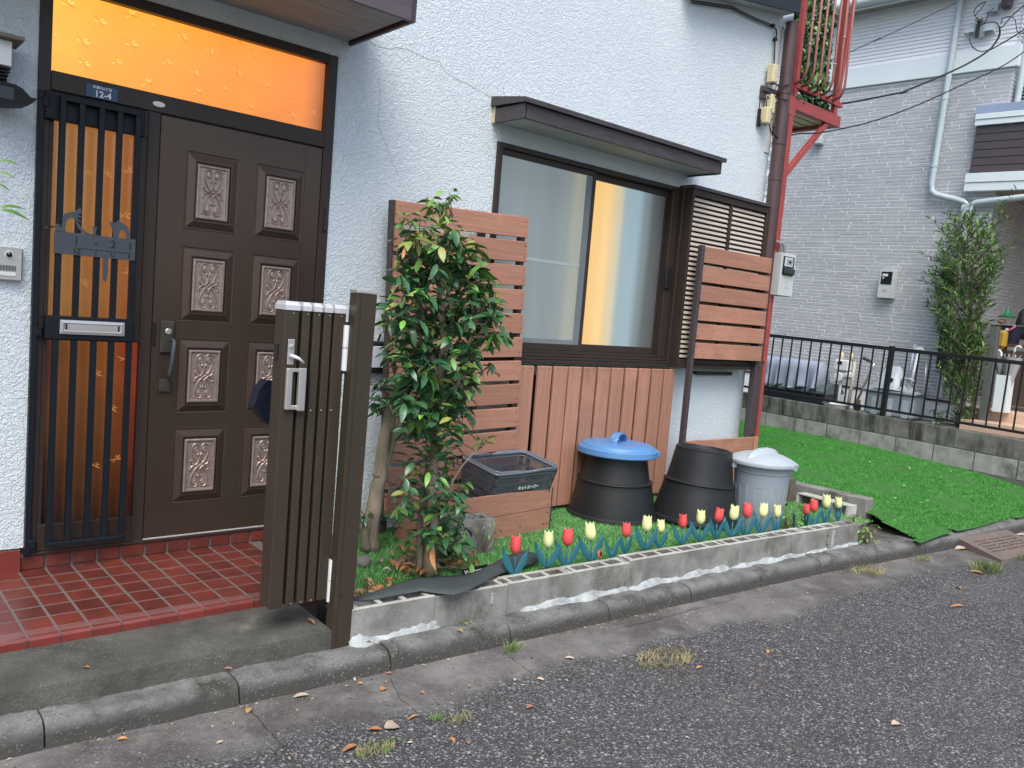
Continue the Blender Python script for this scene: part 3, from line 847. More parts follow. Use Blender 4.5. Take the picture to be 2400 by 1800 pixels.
# transom glass: lit from inside
def lit_glass(name, stops, axis, lo, hi, strength, rough=.25, wob=.12, base=(.3, .15, .04), bmp=0.0, zfade=None, extra=None, wscale=2.0, folds=0.0):
    m = bpy.data.materials.new(name); m.use_nodes = True
    t = m.node_tree; N = t.nodes; L = t.links; b = N['Principled BSDF']
    g = N.new('ShaderNodeNewGeometry'); s = N.new('ShaderNodeSeparateXYZ'); L.new(g.outputs['Position'], s.inputs[0])
    mp = N.new('ShaderNodeMapping'); mp.inputs['Scale'].default_value = (1, 1, .25); L.new(g.outputs['Position'], mp.inputs[0])
    n = N.new('ShaderNodeTexNoise'); n.inputs['Scale'].default_value = wscale; n.inputs['Detail'].default_value = 2; L.new(mp.outputs[0], n.inputs['Vector'])
    a = N.new('ShaderNodeMath'); a.operation = 'MULTIPLY_ADD'; a.inputs[1].default_value = wob; L.new(n.outputs[0], a.inputs[0]); L.new(s.outputs[axis], a.inputs[2])
    r = N.new('ShaderNodeMapRange'); r.inputs[1].default_value = lo + wob * .5; r.inputs[2].default_value = hi + wob * .5; L.new(a.outputs[0], r.inputs[0])
    cr = N.new('ShaderNodeValToRGB'); cr.color_ramp.interpolation = 'EASE'
    els = cr.color_ramp.elements
    els[0].position = stops[0][0]; els[0].color = (*stops[0][1], 1)
    els[1].position = stops[-1][0]; els[1].color = (*stops[-1][1], 1)
    for p, c in stops[1:-1]:
        e_ = els.new(p); e_.color = (*c, 1)
    L.new(r.outputs[0], cr.inputs[0])
    out = cr.outputs[0]
    if folds:
        mpf = N.new('ShaderNodeMapping'); mpf.inputs['Scale'].default_value = (1, 0, .06); L.new(g.outputs['Position'], mpf.inputs[0])
        nf = N.new('ShaderNodeTexNoise'); nf.inputs['Scale'].default_value = 13; nf.inputs['Detail'].default_value = 2.5; L.new(mpf.outputs[0], nf.inputs['Vector'])
        rf_ = N.new('ShaderNodeMapRange'); rf_.inputs[1].default_value = .3; rf_.inputs[2].default_value = .7; rf_.inputs[3].default_value = 1 - folds; rf_.inputs[4].default_value = 1 + folds; L.new(nf.outputs[0], rf_.inputs[0])
        mf = N.new('ShaderNodeMix'); mf.data_type = 'RGBA'; mf.blend_type = 'MULTIPLY'; mf.inputs[0].default_value = 1
        L.new(out, mf.inputs[6]); L.new(rf_.outputs[0], mf.inputs[7]); out = mf.outputs[2]
    if zfade:
        z0, z1, f0, f1 = zfade
        q = N.new('ShaderNodeMapRange'); q.inputs[1].default_value = z0; q.inputs[2].default_value = z1; q.inputs[3].default_value = f0; q.inputs[4].default_value = f1
        nz = N.new('ShaderNodeTexNoise'); nz.inputs['Scale'].default_value = 5; nz.inputs['Detail'].default_value = 2; L.new(g.outputs['Position'], nz.inputs['Vector'])
        az = N.new('ShaderNodeMath'); az.operation = 'MULTIPLY_ADD'; az.inputs[1].default_value = .5; L.new(nz.outputs[0], az.inputs[0]); L.new(s.outputs[2], az.inputs[2])
        sb = N.new('ShaderNodeMath'); sb.operation = 'SUBTRACT'; sb.inputs[1].default_value = .25; L.new(az.outputs[0], sb.inputs[0])
        L.new(sb.outputs[0], q.inputs[0])
        mu = N.new('ShaderNodeMix'); mu.data_type = 'RGBA'; mu.blend_type = 'MULTIPLY'; mu.inputs[0].default_value = 1
        L.new(out, mu.inputs[6]); L.new(q.outputs[0], mu.inputs[7]); out = mu.outputs[2]
    L.new(out, b.inputs['Emission Color']); b.inputs['Emission Strength'].default_value = strength
    b.inputs['Base Color'].default_value = (*base, 1); b.inputs['Roughness'].default_value = rough
    if bmp:
        bn = N.new('ShaderNodeTexNoise'); bn.inputs['Scale'].default_value = 260; L.new(g.outputs['Position'], bn.inputs['Vector'])
        bu = N.new('ShaderNodeBump'); bu.inputs['Strength'].default_value = bmp; bu.inputs['Distance'].default_value = .001
        L.new(bn.outputs[0], bu.inputs['Height']); L.new(bu.outputs[0], b.inputs['Normal'])
    return m
M['transom'] = lit_glass('amber_transom_glass', [(0, (1.0, .47, .060)), (.25, (1.0, .38, .042)), (.6, (.94, .30, .040)), (.9, (.84, .25, .045)), (1.0, (.36, .11, .04))], 0, .77, 1.99, .54, base=(.10, .05, .02), bmp=.15,
                         zfade=(1.95, 2.30, .90, 1.12))
tg = MB().box(.768, 1.982, .030, .036, 1.990, 2.322).build('transom_glass', M['transom'], house)
M['bird_dark'] = lit_glass('etched_bird_shade', [(0, (.95, .40, .05)), (1, (.78, .22, .035))], 0, .77, 1.99, .46, base=(.1, .05, .02))
M['bird_light'] = lit_glass('etched_bird_glint', [(0, (1.0, .70, .22)), (.45, (1.0, .52, .14)), (.8, (.92, .34, .08)), (1, (.80, .26, .07))], 0, .77, 1.99, .62, base=(.1, .05, .02))
# cranes etched into the amber glass: thin raised strokes
def bird(bd, bl, cx, cz, s, rot, y):
    c_, s_ = math.cos(rot), math.sin(rot)
    def T(p): return (cx + (p[0] * c_ - p[1] * s_) * s, y, cz + (p[0] * s_ + p[1] * c_) * s)
    def poly(b_, pts): b_.add([T(p) for p in pts], [tuple(range(len(pts)))])
    poly(bd, [(-1.2, 1.1), (-.9, .95), (-.25, .2), (.15, -.15), (.1, -.28), (-.4, .08)])      # neck and body
    poly(bd, [(.1, -.1), (.45, -.35), (1.1, -1.1), (1.25, -1.2), (.6, -.9), (.05, -.45)])
    poly(bl, [(.15, .0), (.95, .1), (1.2, -.1), (.5, -.22)])                                     # wings
    poly(bl, [(-.2, -.05), (-.95, .12), (-1.0, -.02), (-.5, -.15)])
    poly(bl, [(.1, .12), (.35, .5), (.75, .6), (.4, .2)])
birds_low = []
def one_bird(cx, cz, s, rot, parent, mats):
    d_, l_ = MB(), MB(); bird(d_, l_, cx, cz, s, rot, .0292)
    nd = len(d_.f); d_.add(l_.v, l_.f)
    o = d_.build('etched_bird', mats, parent, fix=False)
    for i, f_ in enumerate(o.data.polygons): f_.material_index = 0 if i < nd else 1
q1 = zoomer(0, 0, 800)
for (a, c, s_, r_) in [(650, 140, .024, .2), (845, 95, .026, .9), (980, 165, .018, .5), (535, 265, .026, 0), (850, 285, .028, .3), (1180, 235, .024, 0), (545, 410, .024, 0), (755, 405, .022, .4), (1080, 405, .022, .4), (1360, 325, .02, -.3),
                     (1545, 250, .026, .1), (1640, 350, .018, .2), (1260, 465, .022, -.2), (1540, 460, .022, -.4), (950, 535, .026, .9), (1115, 520, .01, .5), (1445, 570, .018, .3), (1275, 595, .022, .8), (1615, 690, .022, .4), (1885, 745, .022, .2),
                     (1885, 640, .014, 1.2), (2025, 725, .018, .3), (1720, 560, .018, 1), (440, 20, .026, .5), (345, 220, .014, 0), (1390, 205, .014, 0)]:
    px = q1(a, c); p = W(px[0], px[1], y=.03)
    s2 = s_ * 1.15
    one_bird(p.x, p.z, s2 * .8, r_ - .1, tg, (M['bird_dark'], M['bird_light']))
# sidelight: glass behind a black grille
M['side_glass'] = lit_glass('amber_side_glass', [(0, (.34, .17, .06)), (.3, (.40, .18, .055)), (.7, (.42, .16, .045)), (1, (.36, .12, .04))], 0, .77, 1.15, .36, rough=.12, base=(.02, .012, .008), bmp=.10, zfade=(.1, 1.25, .10, 1.0))
sg = MB().box(.768, 1.152, .030, .036, 1.003, 1.80).build('sidelight_glass', M['side_glass'], house)
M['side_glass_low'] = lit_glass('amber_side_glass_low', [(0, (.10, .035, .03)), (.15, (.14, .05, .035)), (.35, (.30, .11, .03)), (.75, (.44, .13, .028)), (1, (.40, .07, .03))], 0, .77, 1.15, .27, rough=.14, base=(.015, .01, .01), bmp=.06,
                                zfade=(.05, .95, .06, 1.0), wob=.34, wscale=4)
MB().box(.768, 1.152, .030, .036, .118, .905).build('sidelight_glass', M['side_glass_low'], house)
bd, bl = MB(), MB()
for (px, py, s_, r_) in [(205, 405, .016, .6), (248, 405, .02, .3), (300, 400, .022, .8), (108, 415, .014, .3), (292, 505, .024, .5), (300, 635, .02, 1.2), (195, 660, .02, 0), (262, 955, .02, 0), (225, 875, .02, .4), (292, 840, .022, .5), (222, 1090, .018, .2), (272, 1075, .02, .9)]:
    birds_low.append((px, py, s_, r_))
M['bird_low'] = lit_glass('etched_bird_dim', [(0, (.40, .17, .05)), (1, (.50, .20, .06))], 0, .77, 1.15, .5, base=(.02, .01, .01))
for (px, py, s_, r_) in birds_low:
    p = W(px, py, y=.03); one_bird(p.x, p.z, s_, r_, sg, (M['bird_low'], M['bird_low']))
# blurred things standing behind the lower glass: a tall bottle-like vase and dark boots in the hall
mid = MB(); mid.box(.768, 1.152, -.004, .06, .905, 1.003, b=.003); mid.box(.768, 1.152, -.004, .06, .004, .118, b=.003); mid.box(.768, 1.152, -.004, .06, 1.80, 1.913, b=.003)
mid.box(1.105, 1.152, -.002, .029, 1.003, 1.80); mid.box(.768, .785, -.002, .029, .118, 1.80)
mid.build('sidelight_frame', M['brown'], house)
gr = thing('window_grille', 'black metal bar grille with letter slot over the amber sidelight', 'grille', (.95, -.06, .9), )
gb = MB().box(-.0112, .0112, -.012, .012, -.93, .93, b=.002).mesh('bar', M['grille'])
for xx in (.806, .876, .951, 1.021, 1.093): inst('bar', gb, gr, (xx, -.048, .962))
MB().box(.797, 1.102, -.062, -.034, 1.872, 1.892, b=.002).build('rail', M['grille'], gr)
MB().box(.797, 1.102, -.062, -.034, .033, .053, b=.002).build('rail', M['grille'], gr)
MB().box(.767, 1.106, -.064, -.006, .912, 1.008, b=.003).build('rail', M['grille'], gr)
MB().box(.745, 1.128, -.030, -.0055, 1.795, 1.905, b=.003).build('top_band', M['grille'], gr)
for zz in (1.86, .94, .045): MB().box(.735, .762, -.034, -.0085, zz - .02, zz + .02, b=.003).build('bracket', M['grille'], gr)
MB().box(.722, .744, -.030, -.0085, -.0, 1.9, b=.002).build('side_stile', M['grille'], gr)
ms = MB(); ms.rings(.817, 1.067, .936, .994, -.0645, [(0, 0), (0, .006), (.012, .008), (.018, .003), (.020, .003)])
mo = ms.build('letter_slot', M['silver'], gr)
MB().box(.845, 1.040, -.0702, -.0685, .951, .978, b=.0006).build('flap', M['silver'], mo)
MB().box(.838, 1.047, -.0685, -.0655, .9465, .983).build('slot_recess', M['black'], mo)

# front door
door = MB()
door.box(1.2015, 1.980, -.001, .04, .010, 1.908, b=.002)
dr = door.build('door', M['door'], house)
MB().box(1.892, 1.8945, -.0016, .0, .012, 1.907).build('door_seam', M['black'], dr)
MB().box(1.20, 1.981, -.006, .0, .0045, .0095).build('threshold_strip', pm('threshold_white', (.7, .7, .7), rough=.3, metal=.3), dr)
cols_ = [(1.318, 1.560), (1.646, 1.890)]
rows_ = [(1.432, 1.775), (1.012, 1.350), (.588, .932), (.164, .515)]
def scroll_mesh():
    b = MB(); W2, H2 = .062, .105
    def bez(p, n=7):
        out = []
        for i in range(n + 1):
            t = i / n
            q = [Vector(v) for v in p]
            while len(q) > 1: q = [q[k].lerp(q[k + 1], t) for k in range(len(q) - 1)]
            out.append(q[0])
        return out
    for sx_ in (1, -1):
        for sz_ in (1, -1):
            def P(a, c): return (a * sx_, -.0035, c * sz_)
            def tb(pts, r=.0042):
                q = [Vector(P(*p)) for p in pts]; out = []
                for i in range(len(q) - 1):
                    a, b_, c, d = q[max(0, i - 1)], q[i], q[i + 1], q[min(len(q) - 1, i + 2)]
                    for k in range(3):
                        t = k / 3
                        out.append(.5 * ((2 * b_) + (c - a) * t + (2 * a - 5 * b_ + 4 * c - d) * t * t + (3 * b_ - a - 3 * c + d) * t ** 3))
                out.append(q[-1]); b.tube(out, r, 4)
            # rosette
            b.lathe((0, 0, 0), [(.0155, 0), (.0155, .003), (.0125, .004), (.0105, .0015), (.007, .003), (.0, .0035)], 12,
                    M=Matrix.Translation(P(.0225, .079)) @ Matrix.Rotation(R(90), 4, 'X'), cap1=False)
            tb([(.008, .092), (.020, .104), (.040, .097), (.047, .072), (.040, .044), (.022, .017), (.008, .012), (.001, .028), (.002, .047), (.009, .057), (.014, .050)])
            tb([(.002, .036), (.010, .012), (.026, .002), (.043, .006), (.052, .017), (.047, .024)])
            tb([(.024, .014), (.0, -.001)], .0024)
            b.lathe((0, 0, 0), [(.0045, 0), (.0045, .002), (.0, .0045)], 7, M=Matrix.Translation(P(.054, .100)) @ Matrix.Rotation(R(90), 4, 'X'), cap1=False)
            b.lathe((0, 0, 0), [(.005, 0), (.005, .002), (.0, .005)], 7, M=Matrix.Translation(P(.014, .050)) @ Matrix.Rotation(R(90), 4, 'X'), cap1=False)
            b.lathe((0, 0, 0), [(.005, 0), (.005, .002), (.0, .005)], 7, M=Matrix.Translation(P(.053, .022)) @ Matrix.Rotation(R(90), 4, 'X'), cap1=False)
    return b.mesh('scroll_carving', M['plaque'], smooth=50)
scm = scroll_mesh()
for (xa, xb) in cols_:
    for (za, zb) in rows_:
        pp = MB(); pp.rings(xa, xb, za, zb, -.001, [(-.002, .0), (0, .002), (.006, -.004 + .002), (.009, .001), (.036, .0125), (.041, .0125), (.043, .003), (.050, .002)], cap=True)
        po = pp.build('door_panel', M['door'], dr)
        ia, ib = xa + .048, xb - .048; ja, jb = za + .050, zb - .050
        q = MB(); q.rings(ia, ib, ja, jb, -.004, [(0, 0), (.0, .009), (.004, .0125), (.009, .0125), (.012, .006), (.018, .005)], cap=True)
        q.build('plaque', M['plaque'], po)
        s_ = inst('scroll_carving', scm, po, ((ia + ib) / 2, -.0075, (ja + jb) / 2), scale=(.82, 1, .98))
# lock and lever handle
lk = MB(); lk.box(1.236, 1.298, -.016, -.001, .862, 1.010, b=.007)
lo = lk.build('lock_plate', pm('aged_bronze', (.16, .15, .12), (.10, .095, .075), rough=.35, metal=.8, scale=20), dr)
MB().lathe((0, 0, 0), [(.015, 0), (.015, .006), (.011, .010), (.004, .010)], 18, M=Matrix.Translation((1.267, -.016, .962)) @ Matrix.Rotation(R(90), 4, 'X')).build('cylinder', M['silver'], lo)
MB().tube([(1.285, -.017, .925), (1.285, -.045, .922), (1.283, -.055, .905), (1.278, -.052, .83), (1.274, -.040, .775), (1.272, -.03, .745)], [.009, .009, .010, .010, .009, .007], 8).build('pull_handle', M['signmetal'], lo, smooth=True)
MB().box(1.240, 1.290, -.014, -.001, .686, .744, b=.004).build('lower_plate', lo.data.materials[0], lo)
MB().box(1.205, 1.216, -.008, -.001, .895, 1.0, b=.002).build('strike', M['black'], lo)
MB().box(2.005, 2.022, -.02, -.008, 1.50, 1.62, b=.004).build('hinge', M['black'], dr)

# ---- sliding window
wf = MB()
wf.box(3.088, 3.126, -.018, .08, .930, 2.158, b=.003)
wf.box(3.126, 4.80, -.018, .08, 2.128, 2.158, b=.003)
wf.box(4.715, 4.79, -.018, .08, .93, 2.128, b=.003); wf.box(4.792, 4.812, -.05, .08, .90, 2.158, b=.003)
wf.box(3.126, 4.715, -.004, .08, .930, .950, b=.002)
win = wf.build('window_frame', M['brown'], house)
for (z0, z1, y) in ((.912, .929, -.035), (.893, .910, -.045), (.872, .891, -.058)):
    MB().box(3.088, 4.815, y, .02, z0, z1, b=.002).build('sill', M['brown'], win)
def sash(x0, x1, z0, z1, yf, sl_, sr, st, sb):
    b = MB()
    b.box(x0, x0 + sl_, yf, yf + .025, z0, z1, b=.002); b.box(x1 - sr, x1, yf, yf + .025, z0, z1, b=.002)
    b.box(x0 + sl_, x1 - sr, yf, yf + .025, z1 - st, z1, b=.002); b.box(x0 + sl_, x1 - sr, yf, yf + .025, z0, z0 + sb, b=.002)
    return b.build('sash', M['brown'], win)
s1 = sash(3.126, 3.945, .951, 2.127, .004, .008, .028, .035, .042)
s2 = sash(3.915, 4.714, .951, 2.127, .033, .035, .008, .045, .048)
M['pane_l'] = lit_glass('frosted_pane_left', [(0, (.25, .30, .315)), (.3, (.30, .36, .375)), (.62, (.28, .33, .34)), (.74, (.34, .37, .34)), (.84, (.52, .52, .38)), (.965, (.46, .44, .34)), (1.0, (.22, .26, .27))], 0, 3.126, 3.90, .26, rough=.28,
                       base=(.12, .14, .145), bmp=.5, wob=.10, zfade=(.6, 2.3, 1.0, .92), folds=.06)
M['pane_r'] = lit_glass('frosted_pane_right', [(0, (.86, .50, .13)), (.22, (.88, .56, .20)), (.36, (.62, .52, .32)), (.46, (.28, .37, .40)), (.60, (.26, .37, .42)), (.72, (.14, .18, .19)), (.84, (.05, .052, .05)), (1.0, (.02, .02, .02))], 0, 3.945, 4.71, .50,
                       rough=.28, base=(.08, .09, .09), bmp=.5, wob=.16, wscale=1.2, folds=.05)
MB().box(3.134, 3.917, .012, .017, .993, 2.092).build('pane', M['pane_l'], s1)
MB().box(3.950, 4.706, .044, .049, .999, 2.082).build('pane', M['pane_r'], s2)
cb = pm('inner_shoji_bar', (.42, .46, .47), rough=.4)
MB().box(3.134, 3.862, .0095, .0118, 1.500, 1.518).build('crossbar', cb, s1)
MB().box(3.862, 3.917, .0095, .0118, .993, 2.09).build('inner_stile', pm('inner_stile', (.16, .19, .20), rough=.35), s1)
MB().box(3.134, 3.862, .0095, .0118, .993, 1.022).build('inner_rail', pm('inner_rail', (.20, .23, .24), rough=.35), s1)
# little awning over the window
aw = MB()
aw.box(3.055, 4.865, -.262, .0, 2.258, 2.275)
awn = aw.build('window_canopy', M['greysoffit'], house)
MB().box(3.045, 4.875, -.282, -.264, 2.248, 2.330, b=.002).build('fascia', M['darktrim'], awn)
MB().box(3.035, 3.054, -.282, -.025, 2.248, 2.330, b=.002).build('fascia', M['darktrim'], awn)
MB().box(4.866, 4.885, -.282, .0, 2.248, 2.330, b=.002).build('fascia', M['darktrim'], awn)
MB().box(3.036, 3.053, -.0245, .0, 2.250, 2.345, b=.002).build('cream_end', M['cream'], awn)
vs = [(3.02, -.305, 2.332), (4.905, -.305, 2.332), (4.905, -.305, 2.358), (3.02, -.305, 2.358), (3.02, .0, 2.345), (4.905, .0, 2.345), (4.905, .0, 2.40), (3.02, .0, 2.40)]
MB().add(vs, [(0, 1, 2, 3), (3, 2, 6, 7), (0, 3, 7, 4), (1, 5, 6, 2), (0, 4, 5, 1)]).build('cap', M['darktrim'], awn)
# shutter box with louvres
sb = MB()
sb.box(4.812, 5.770, -.085, -.0, .890, 2.13)
sx = sb.build('shutter_box', M['black'], house)
fr = MB()
fr.box(4.804, 4.826, -.125, -.0, .900, 2.150, b=.002); fr.box(5.748, 5.772, -.125, -.0, .900, 2.150, b=.002)
fr.box(4.826, 5.748, -.125, -.086, 2.105, 2.150, b=.002); fr.box(4.826, 5.748, -.125, -.086, .900, .935, b=.002); fr.box(5.270, 5.298, -.122, -.086, .935, 2.105, b=.002)
fr.build('shutter_frame', M['brown'], sx)
MB().box(4.795, 5.785, -.140, -.0, 2.151, 2.175, b=.002).build('shutter_cap', M['darktrim'], sx)
MB().box(4.80, 5.775, -.150, -.0, .872, .899, b=.002).build('shutter_sill', M['brown'], sx)
lv = MB()
vs = [(-.22, -.112, -.012), (.22, -.112, -.012), (.22, -.094, .011), (-.22, -.094, .011), (-.22, -.108, -.015), (.22, -.108, -.015)]
lv = MB(); lv.box(-.2205, .2205, -.004, .004, -.0125, .0125, b=.002)
lvm = lv.mesh('louvre', M['slat_cream'])
z = 2.083
while z > .95:
    for xc in (5.048, 5.523):
        inst('louvre', lvm, sx, (xc, -.104, z), rot=(R(-28), 0, 0), scale=(1, 1, 1) if xc < 5.2 else (1.0, 1, 1))
    z -= .0352
# dark handle plate on the window side of the box
MB().box(4.70, 4.76, -.036, -.019, 1.43, 1.58, b=.003).build('shutter_lock', M['black'], win)
# ================================================================= WOOD SCREENS
scr_h = MB().lathe((0, 0, 0), [(.0035, 0), (.0032, .0012), (.0, .0015)], 7, M=Matrix.Rotation(R(90), 4, 'X')).mesh('screw', M['dark_screw'])
def slat_screen(name, label, x0, x1, y, ztop, n, pitch, bh, lean, posts, zb, group='decking slat screens against the house'):
    t = thing(name, label, 'screen', (x0, y, zb), rot=(0, -lean, 0))
    L_ = x1 - x0; H = ztop - zb
    bm_ = MB().box(-L_ / 2, L_ / 2, 0, .022, -bh / 2, bh / 2, b=.003).mesh('slat', M['deck_h'])
    r = random.Random(int(x0 * 10))
    for k in range(n):
        zc = H - bh / 2 - pitch * k
        o = bpy.data.objects.new('slat', bm_); COL.objects.link(o); o.parent = t
        o.location = (L_ / 2 + r.uniform(-.002, .002), 0, zc); o.rotation_euler = (0, r.uniform(-.002, .002), 0)
        for xx in (.022, L_ - .022):
            for zz in (-bh * .27, bh * .27):
                if zc < -.0: continue
                s = bpy.data.objects.new('screw', scr_h); COL.objects.link(s); s.parent = t; s.location = (xx, -.0005, zc + zz)
    for i, px in enumerate(posts):
        b = MB().box(px - .018, px + .018, .0225, .062, -.1, H + .004, b=.002)
        me = b.mesh('post', M['darktrim']); o = bpy.data.objects.new('post', me); COL.objects.link(o); o.parent = t
    return t
LH, LN = 1.716, 12
t = slat_screen('slat_screen', 'tall left hand screen of horizontal reddish slats behind the leafy shrub', 2.417, 3.338, -.135, 1.702, 12, .1415, .1195, R(2.3), (.006, .60, .90), -.06)
t2 = slat_screen('slat_screen', 'short right hand screen of six reddish slats in front of the louvred shutter box', 4.897, 5.770, -.20, 1.753, 6, .1382, .115, 0, (.86,), .30)
MB().box(4.862, 4.896, -.205, -.165, -.09, 1.758, b=.002).build('post', M['darktrim'], t2)
# vertical planks below the window
sk = thing('plank_skirt', 'vertical reddish planks covering the wall below the window', 'plank cladding', (4.1, -.1, -.06))
pv = MB().box(-.058, .058, 0, .021, -.455, .455, b=.003).mesh('plank', M['deck_v'])
r = random.Random(4)
pl_x = [3.385, 3.538, 3.675, 3.806, 3.943, 4.081, 4.215, 4.354, 4.498, 4.638, 4.772]
for xx in pl_x:
    inst('plank', pv, sk, (xx, -.1 + r.uniform(-.001, .001), .401), rot=(0, r.uniform(-.002, .002), 0))
    for dx in (-.03, .03): inst('screw', scr_h, sk, (xx + dx, -.1005, .84))
MB().box(3.33, 4.84, -.078, -.045, .80, .845).build('rail', M['darktrim'], sk); MB().box(3.33, 4.84, -.078, -.045, .05, .095).build('rail', M['darktrim'], sk)
MB().box(3.33, 4.84, -.044, -.030, -.06, .86).build('backing', M['black'], sk)
# low horizontal planks at the right end
lp = thing('low_plank_panel', 'low panel of horizontal reddish planks behind the grey bin', 'plank panel', (5.35, -.2, -.08))
for k in range(3):
    MB().box(4.90, 5.80, -.222, -.200, .345 - .14 * (k + 1) + .004, .345 - .14 * k, b=.003).build('plank', M['deck_h'], lp)
MB().box(5.06, 5.10, -.199, -.17, -.08, .34).build('post', M['darktrim'], lp)
MB().box(5.74, 5.79, -.24, -.2225, -.09, .348, b=.003).build('corner_post', M['deck_v'], lp)
# short dark rail under the shutter
sr_ = MB().box(5.16, 5.62, -.05, -.03, .815, .842, b=.003); sr_.box(5.17, 5.2, -.03, 0, .82, .84); sr_.box(5.58, 5.61, -.03, 0, .82, .84)
tag(sr_.build('towel_rail', M['black']), 'thin black rail fixed to the white wall under the shutter box', 'rail')

# planter of two boards
pa = thing('planter_box', 'low planter box of two reddish boards with the shopping basket inside', 'planter', (2.95, -.38, -.085))
def rotbox(b, c, a, L_, y0, y1, z0, z1, bev=.003):
    Mx = Matrix.Translation(c) @ Matrix.Rotation(a, 4, 'Z')
    return b.box(-L_ / 2, L_ / 2, y0, y1, z0, z1, b=bev, M=Mx)
A_ = Vector((2.47, -.50, 0)); B_ = Vector((3.376, -.416, 0)); ang = math.atan2(B_.y - A_.y, B_.x - A_.x); C_ = (A_ + B_) / 2; Lp = (B_ - A_).length
for (z0, z1) in ((.046, .170), (-.085, .043)):
    rotbox(MB(), C_, ang, Lp, 0, .02, z0, z1).build('board', M['deck_h'], pa)
dirv = (B_ - A_).normalized(); nrm = Vector((-dirv.y, dirv.x, 0))
for s_, P0 in ((1, B_), (-1, A_)):
    Cc = P0 + nrm * .15 - dirv * .012 * s_
    for (z0, z1) in ((.046, .168), (-.085, .043)):
        rotbox(MB(), Cc + nrm * .015, ang + PI / 2, .30, -.01, .01, z0, z1).build('board', M['deck_h'], pa)
rotbox(MB(), B_ + dirv * .008 + nrm * .012, ang, .014, -.008, .02, -.085, .165, .002).build('corner_strip', M['darktrim'], pa)
for (u, z) in ((.97, .145), (.97, .07), (.97, .02), (.97, -.045), (.72, -.035), (.55, -.04), (.94, -.045)):
    p = A_ + dirv * Lp * u; inst('screw', scr_h, pa, (p.x, p.y - .0008, z), rot=(0, 0, ang), scale=(1.4, 1, 1.4))

# ================================================================= SHOPPING BASKET
def basket():
    t = thing('shopping_basket', 'dark grey plastic shopping basket with folded handles standing in the planter', 'basket', (3.1, -.26, -.05))
    Mx = Matrix.Translation((3.11, -.285, .05)) @ Matrix.Rotation(R(4), 4, 'Z') @ Matrix.Rotation(R(9), 4, 'X')
    L1, W1, L0, W0, ZT, ZB = .250, .150, .222, .115, .265, .0
    def rect(l, w_, z, r_=.03, n=4):
        pts = []
        for (sx_, sy_, a0) in ((1, 1, 0), (-1, 1, 90), (-1, -1, 180), (1, -1, 270)):
            for k in range(n + 1):
                a = R(a0 + 90 * k / n); pts.append(Vector((sx_ * (l - r_) + r_ * math.cos(a), sy_ * (w_ - r_) + r_ * math.sin(a), z)))
        return pts
    # rim
    b = MB(); rim = [Mx @ p for p in rect(L1, W1, ZT)]
    b.tube(rim, .0095, 6, close=True)
    b.tube([Mx @ p for p in rect(L1 - .004, W1 - .004, ZT - .02)], .004, 5, close=True)
    b.build('rim', M['basketrim'], t, smooth=True)
    # walls: slotted lattice
    b = MB()
    def wall(p0, p1, q0, q1, nslots, panel=None):
        # p top corners, q bottom corners
        P0, P1, Q0, Q1 = map(Vector, (p0, p1, q0, q1))
        def pt(u, v): return (P0.lerp(P1, u)).lerp(Q0.lerp(Q1, u), v)
        nv = (P1 - P0).cross(Q0 - P0).normalized() * .0018
        def slab(u0, u1, v0, v1):
            a = [pt(u0, v0), pt(u1, v0), pt(u1, v1), pt(u0, v1)]
            vs = [Mx @ (x - nv) for x in a] + [Mx @ (x + nv) for x in a]
            b.add(vs, [(0, 1, 2, 3), (7, 6, 5, 4), (0, 4, 5, 1), (1, 5, 6, 2), (2, 6, 7, 3), (3, 7, 4, 0)])
        rows__ = [(0, .07), (.22, .27), (.42, .47), (.62, .67), (.82, .87), (.97, 1)]
        for (v0, v1) in rows__: slab(0, 1, v0, v1)
        slab(0, .04, 0, 1); slab(.96, 1, 0, 1)
        for (ra, rb) in zip(rows__, rows__[1:]):
            for k in range(nslots):
                u = .04 + .92 * k / nslots
                if panel and panel[0] < u < panel[1] and ra[1] > .2: continue
                slab(u, u + .92 / nslots * .40, ra[1], rb[0])
        if panel: slab(panel[0], panel[1], .26, .85)
    T_ = [(L1, -W1, ZT), (L1, W1, ZT), (-L1, W1, ZT), (-L1, -W1, ZT)]; B0 = [(L0, -W0, ZB), (L0, W0, ZB), (-L0, W0, ZB), (-L0, -W0, ZB)]
    T_ = [(x * .985, y * .98, z - .005) for x, y, z in T_]
    wall(T_[3], T_[0], B0[3], B0[0], 34, (.33, .66)); wall(T_[0], T_[1], B0[0], B0[1], 20, (.25, .75)); wall(T_[1], T_[2], B0[1], B0[2], 34, (.33, .66)); wall(T_[2], T_[3], B0[2], B0[3], 20, (.25, .75))
    b.build('basket_body', M['basket'], t)
    b2 = MB(); b2.box(-L0, L0, -W0, W0, ZB - .004, ZB, M=Mx); b2.build('basket_floor', M['basket'], t)
    # two folded carrying handles lying just above the rim
    for s_ in (1, -1):
        pts = [(.02 * s_, -W1 - .006, ZT + .004), (.10 * s_, -W1 - .008, ZT + .009), ((L1 - .02) * s_, -W1 - .002, ZT + .009), ((L1 + .008) * s_, -W1 + .03, ZT + .010), ((L1 + .01) * s_, 0, ZT + .010),
               ((L1 + .008) * s_, W1 - .03, ZT + .010), ((L1 - .02) * s_, W1 + .002, ZT + .009), (.10 * s_, W1 + .008, ZT + .009), (.02 * s_, W1 + .006, ZT + .004)]
        if s_ < 0: pts = [(x * .93 if abs(x) > .1 else x, y * .93, z) for x, y, z in pts]
        MB().tube([Mx @ Vector(p) for p in pts], .0065, 7).build('handle', M['basketrim'], t, smooth=True)
    return t, Mx
bk_t, bk_M = basket()
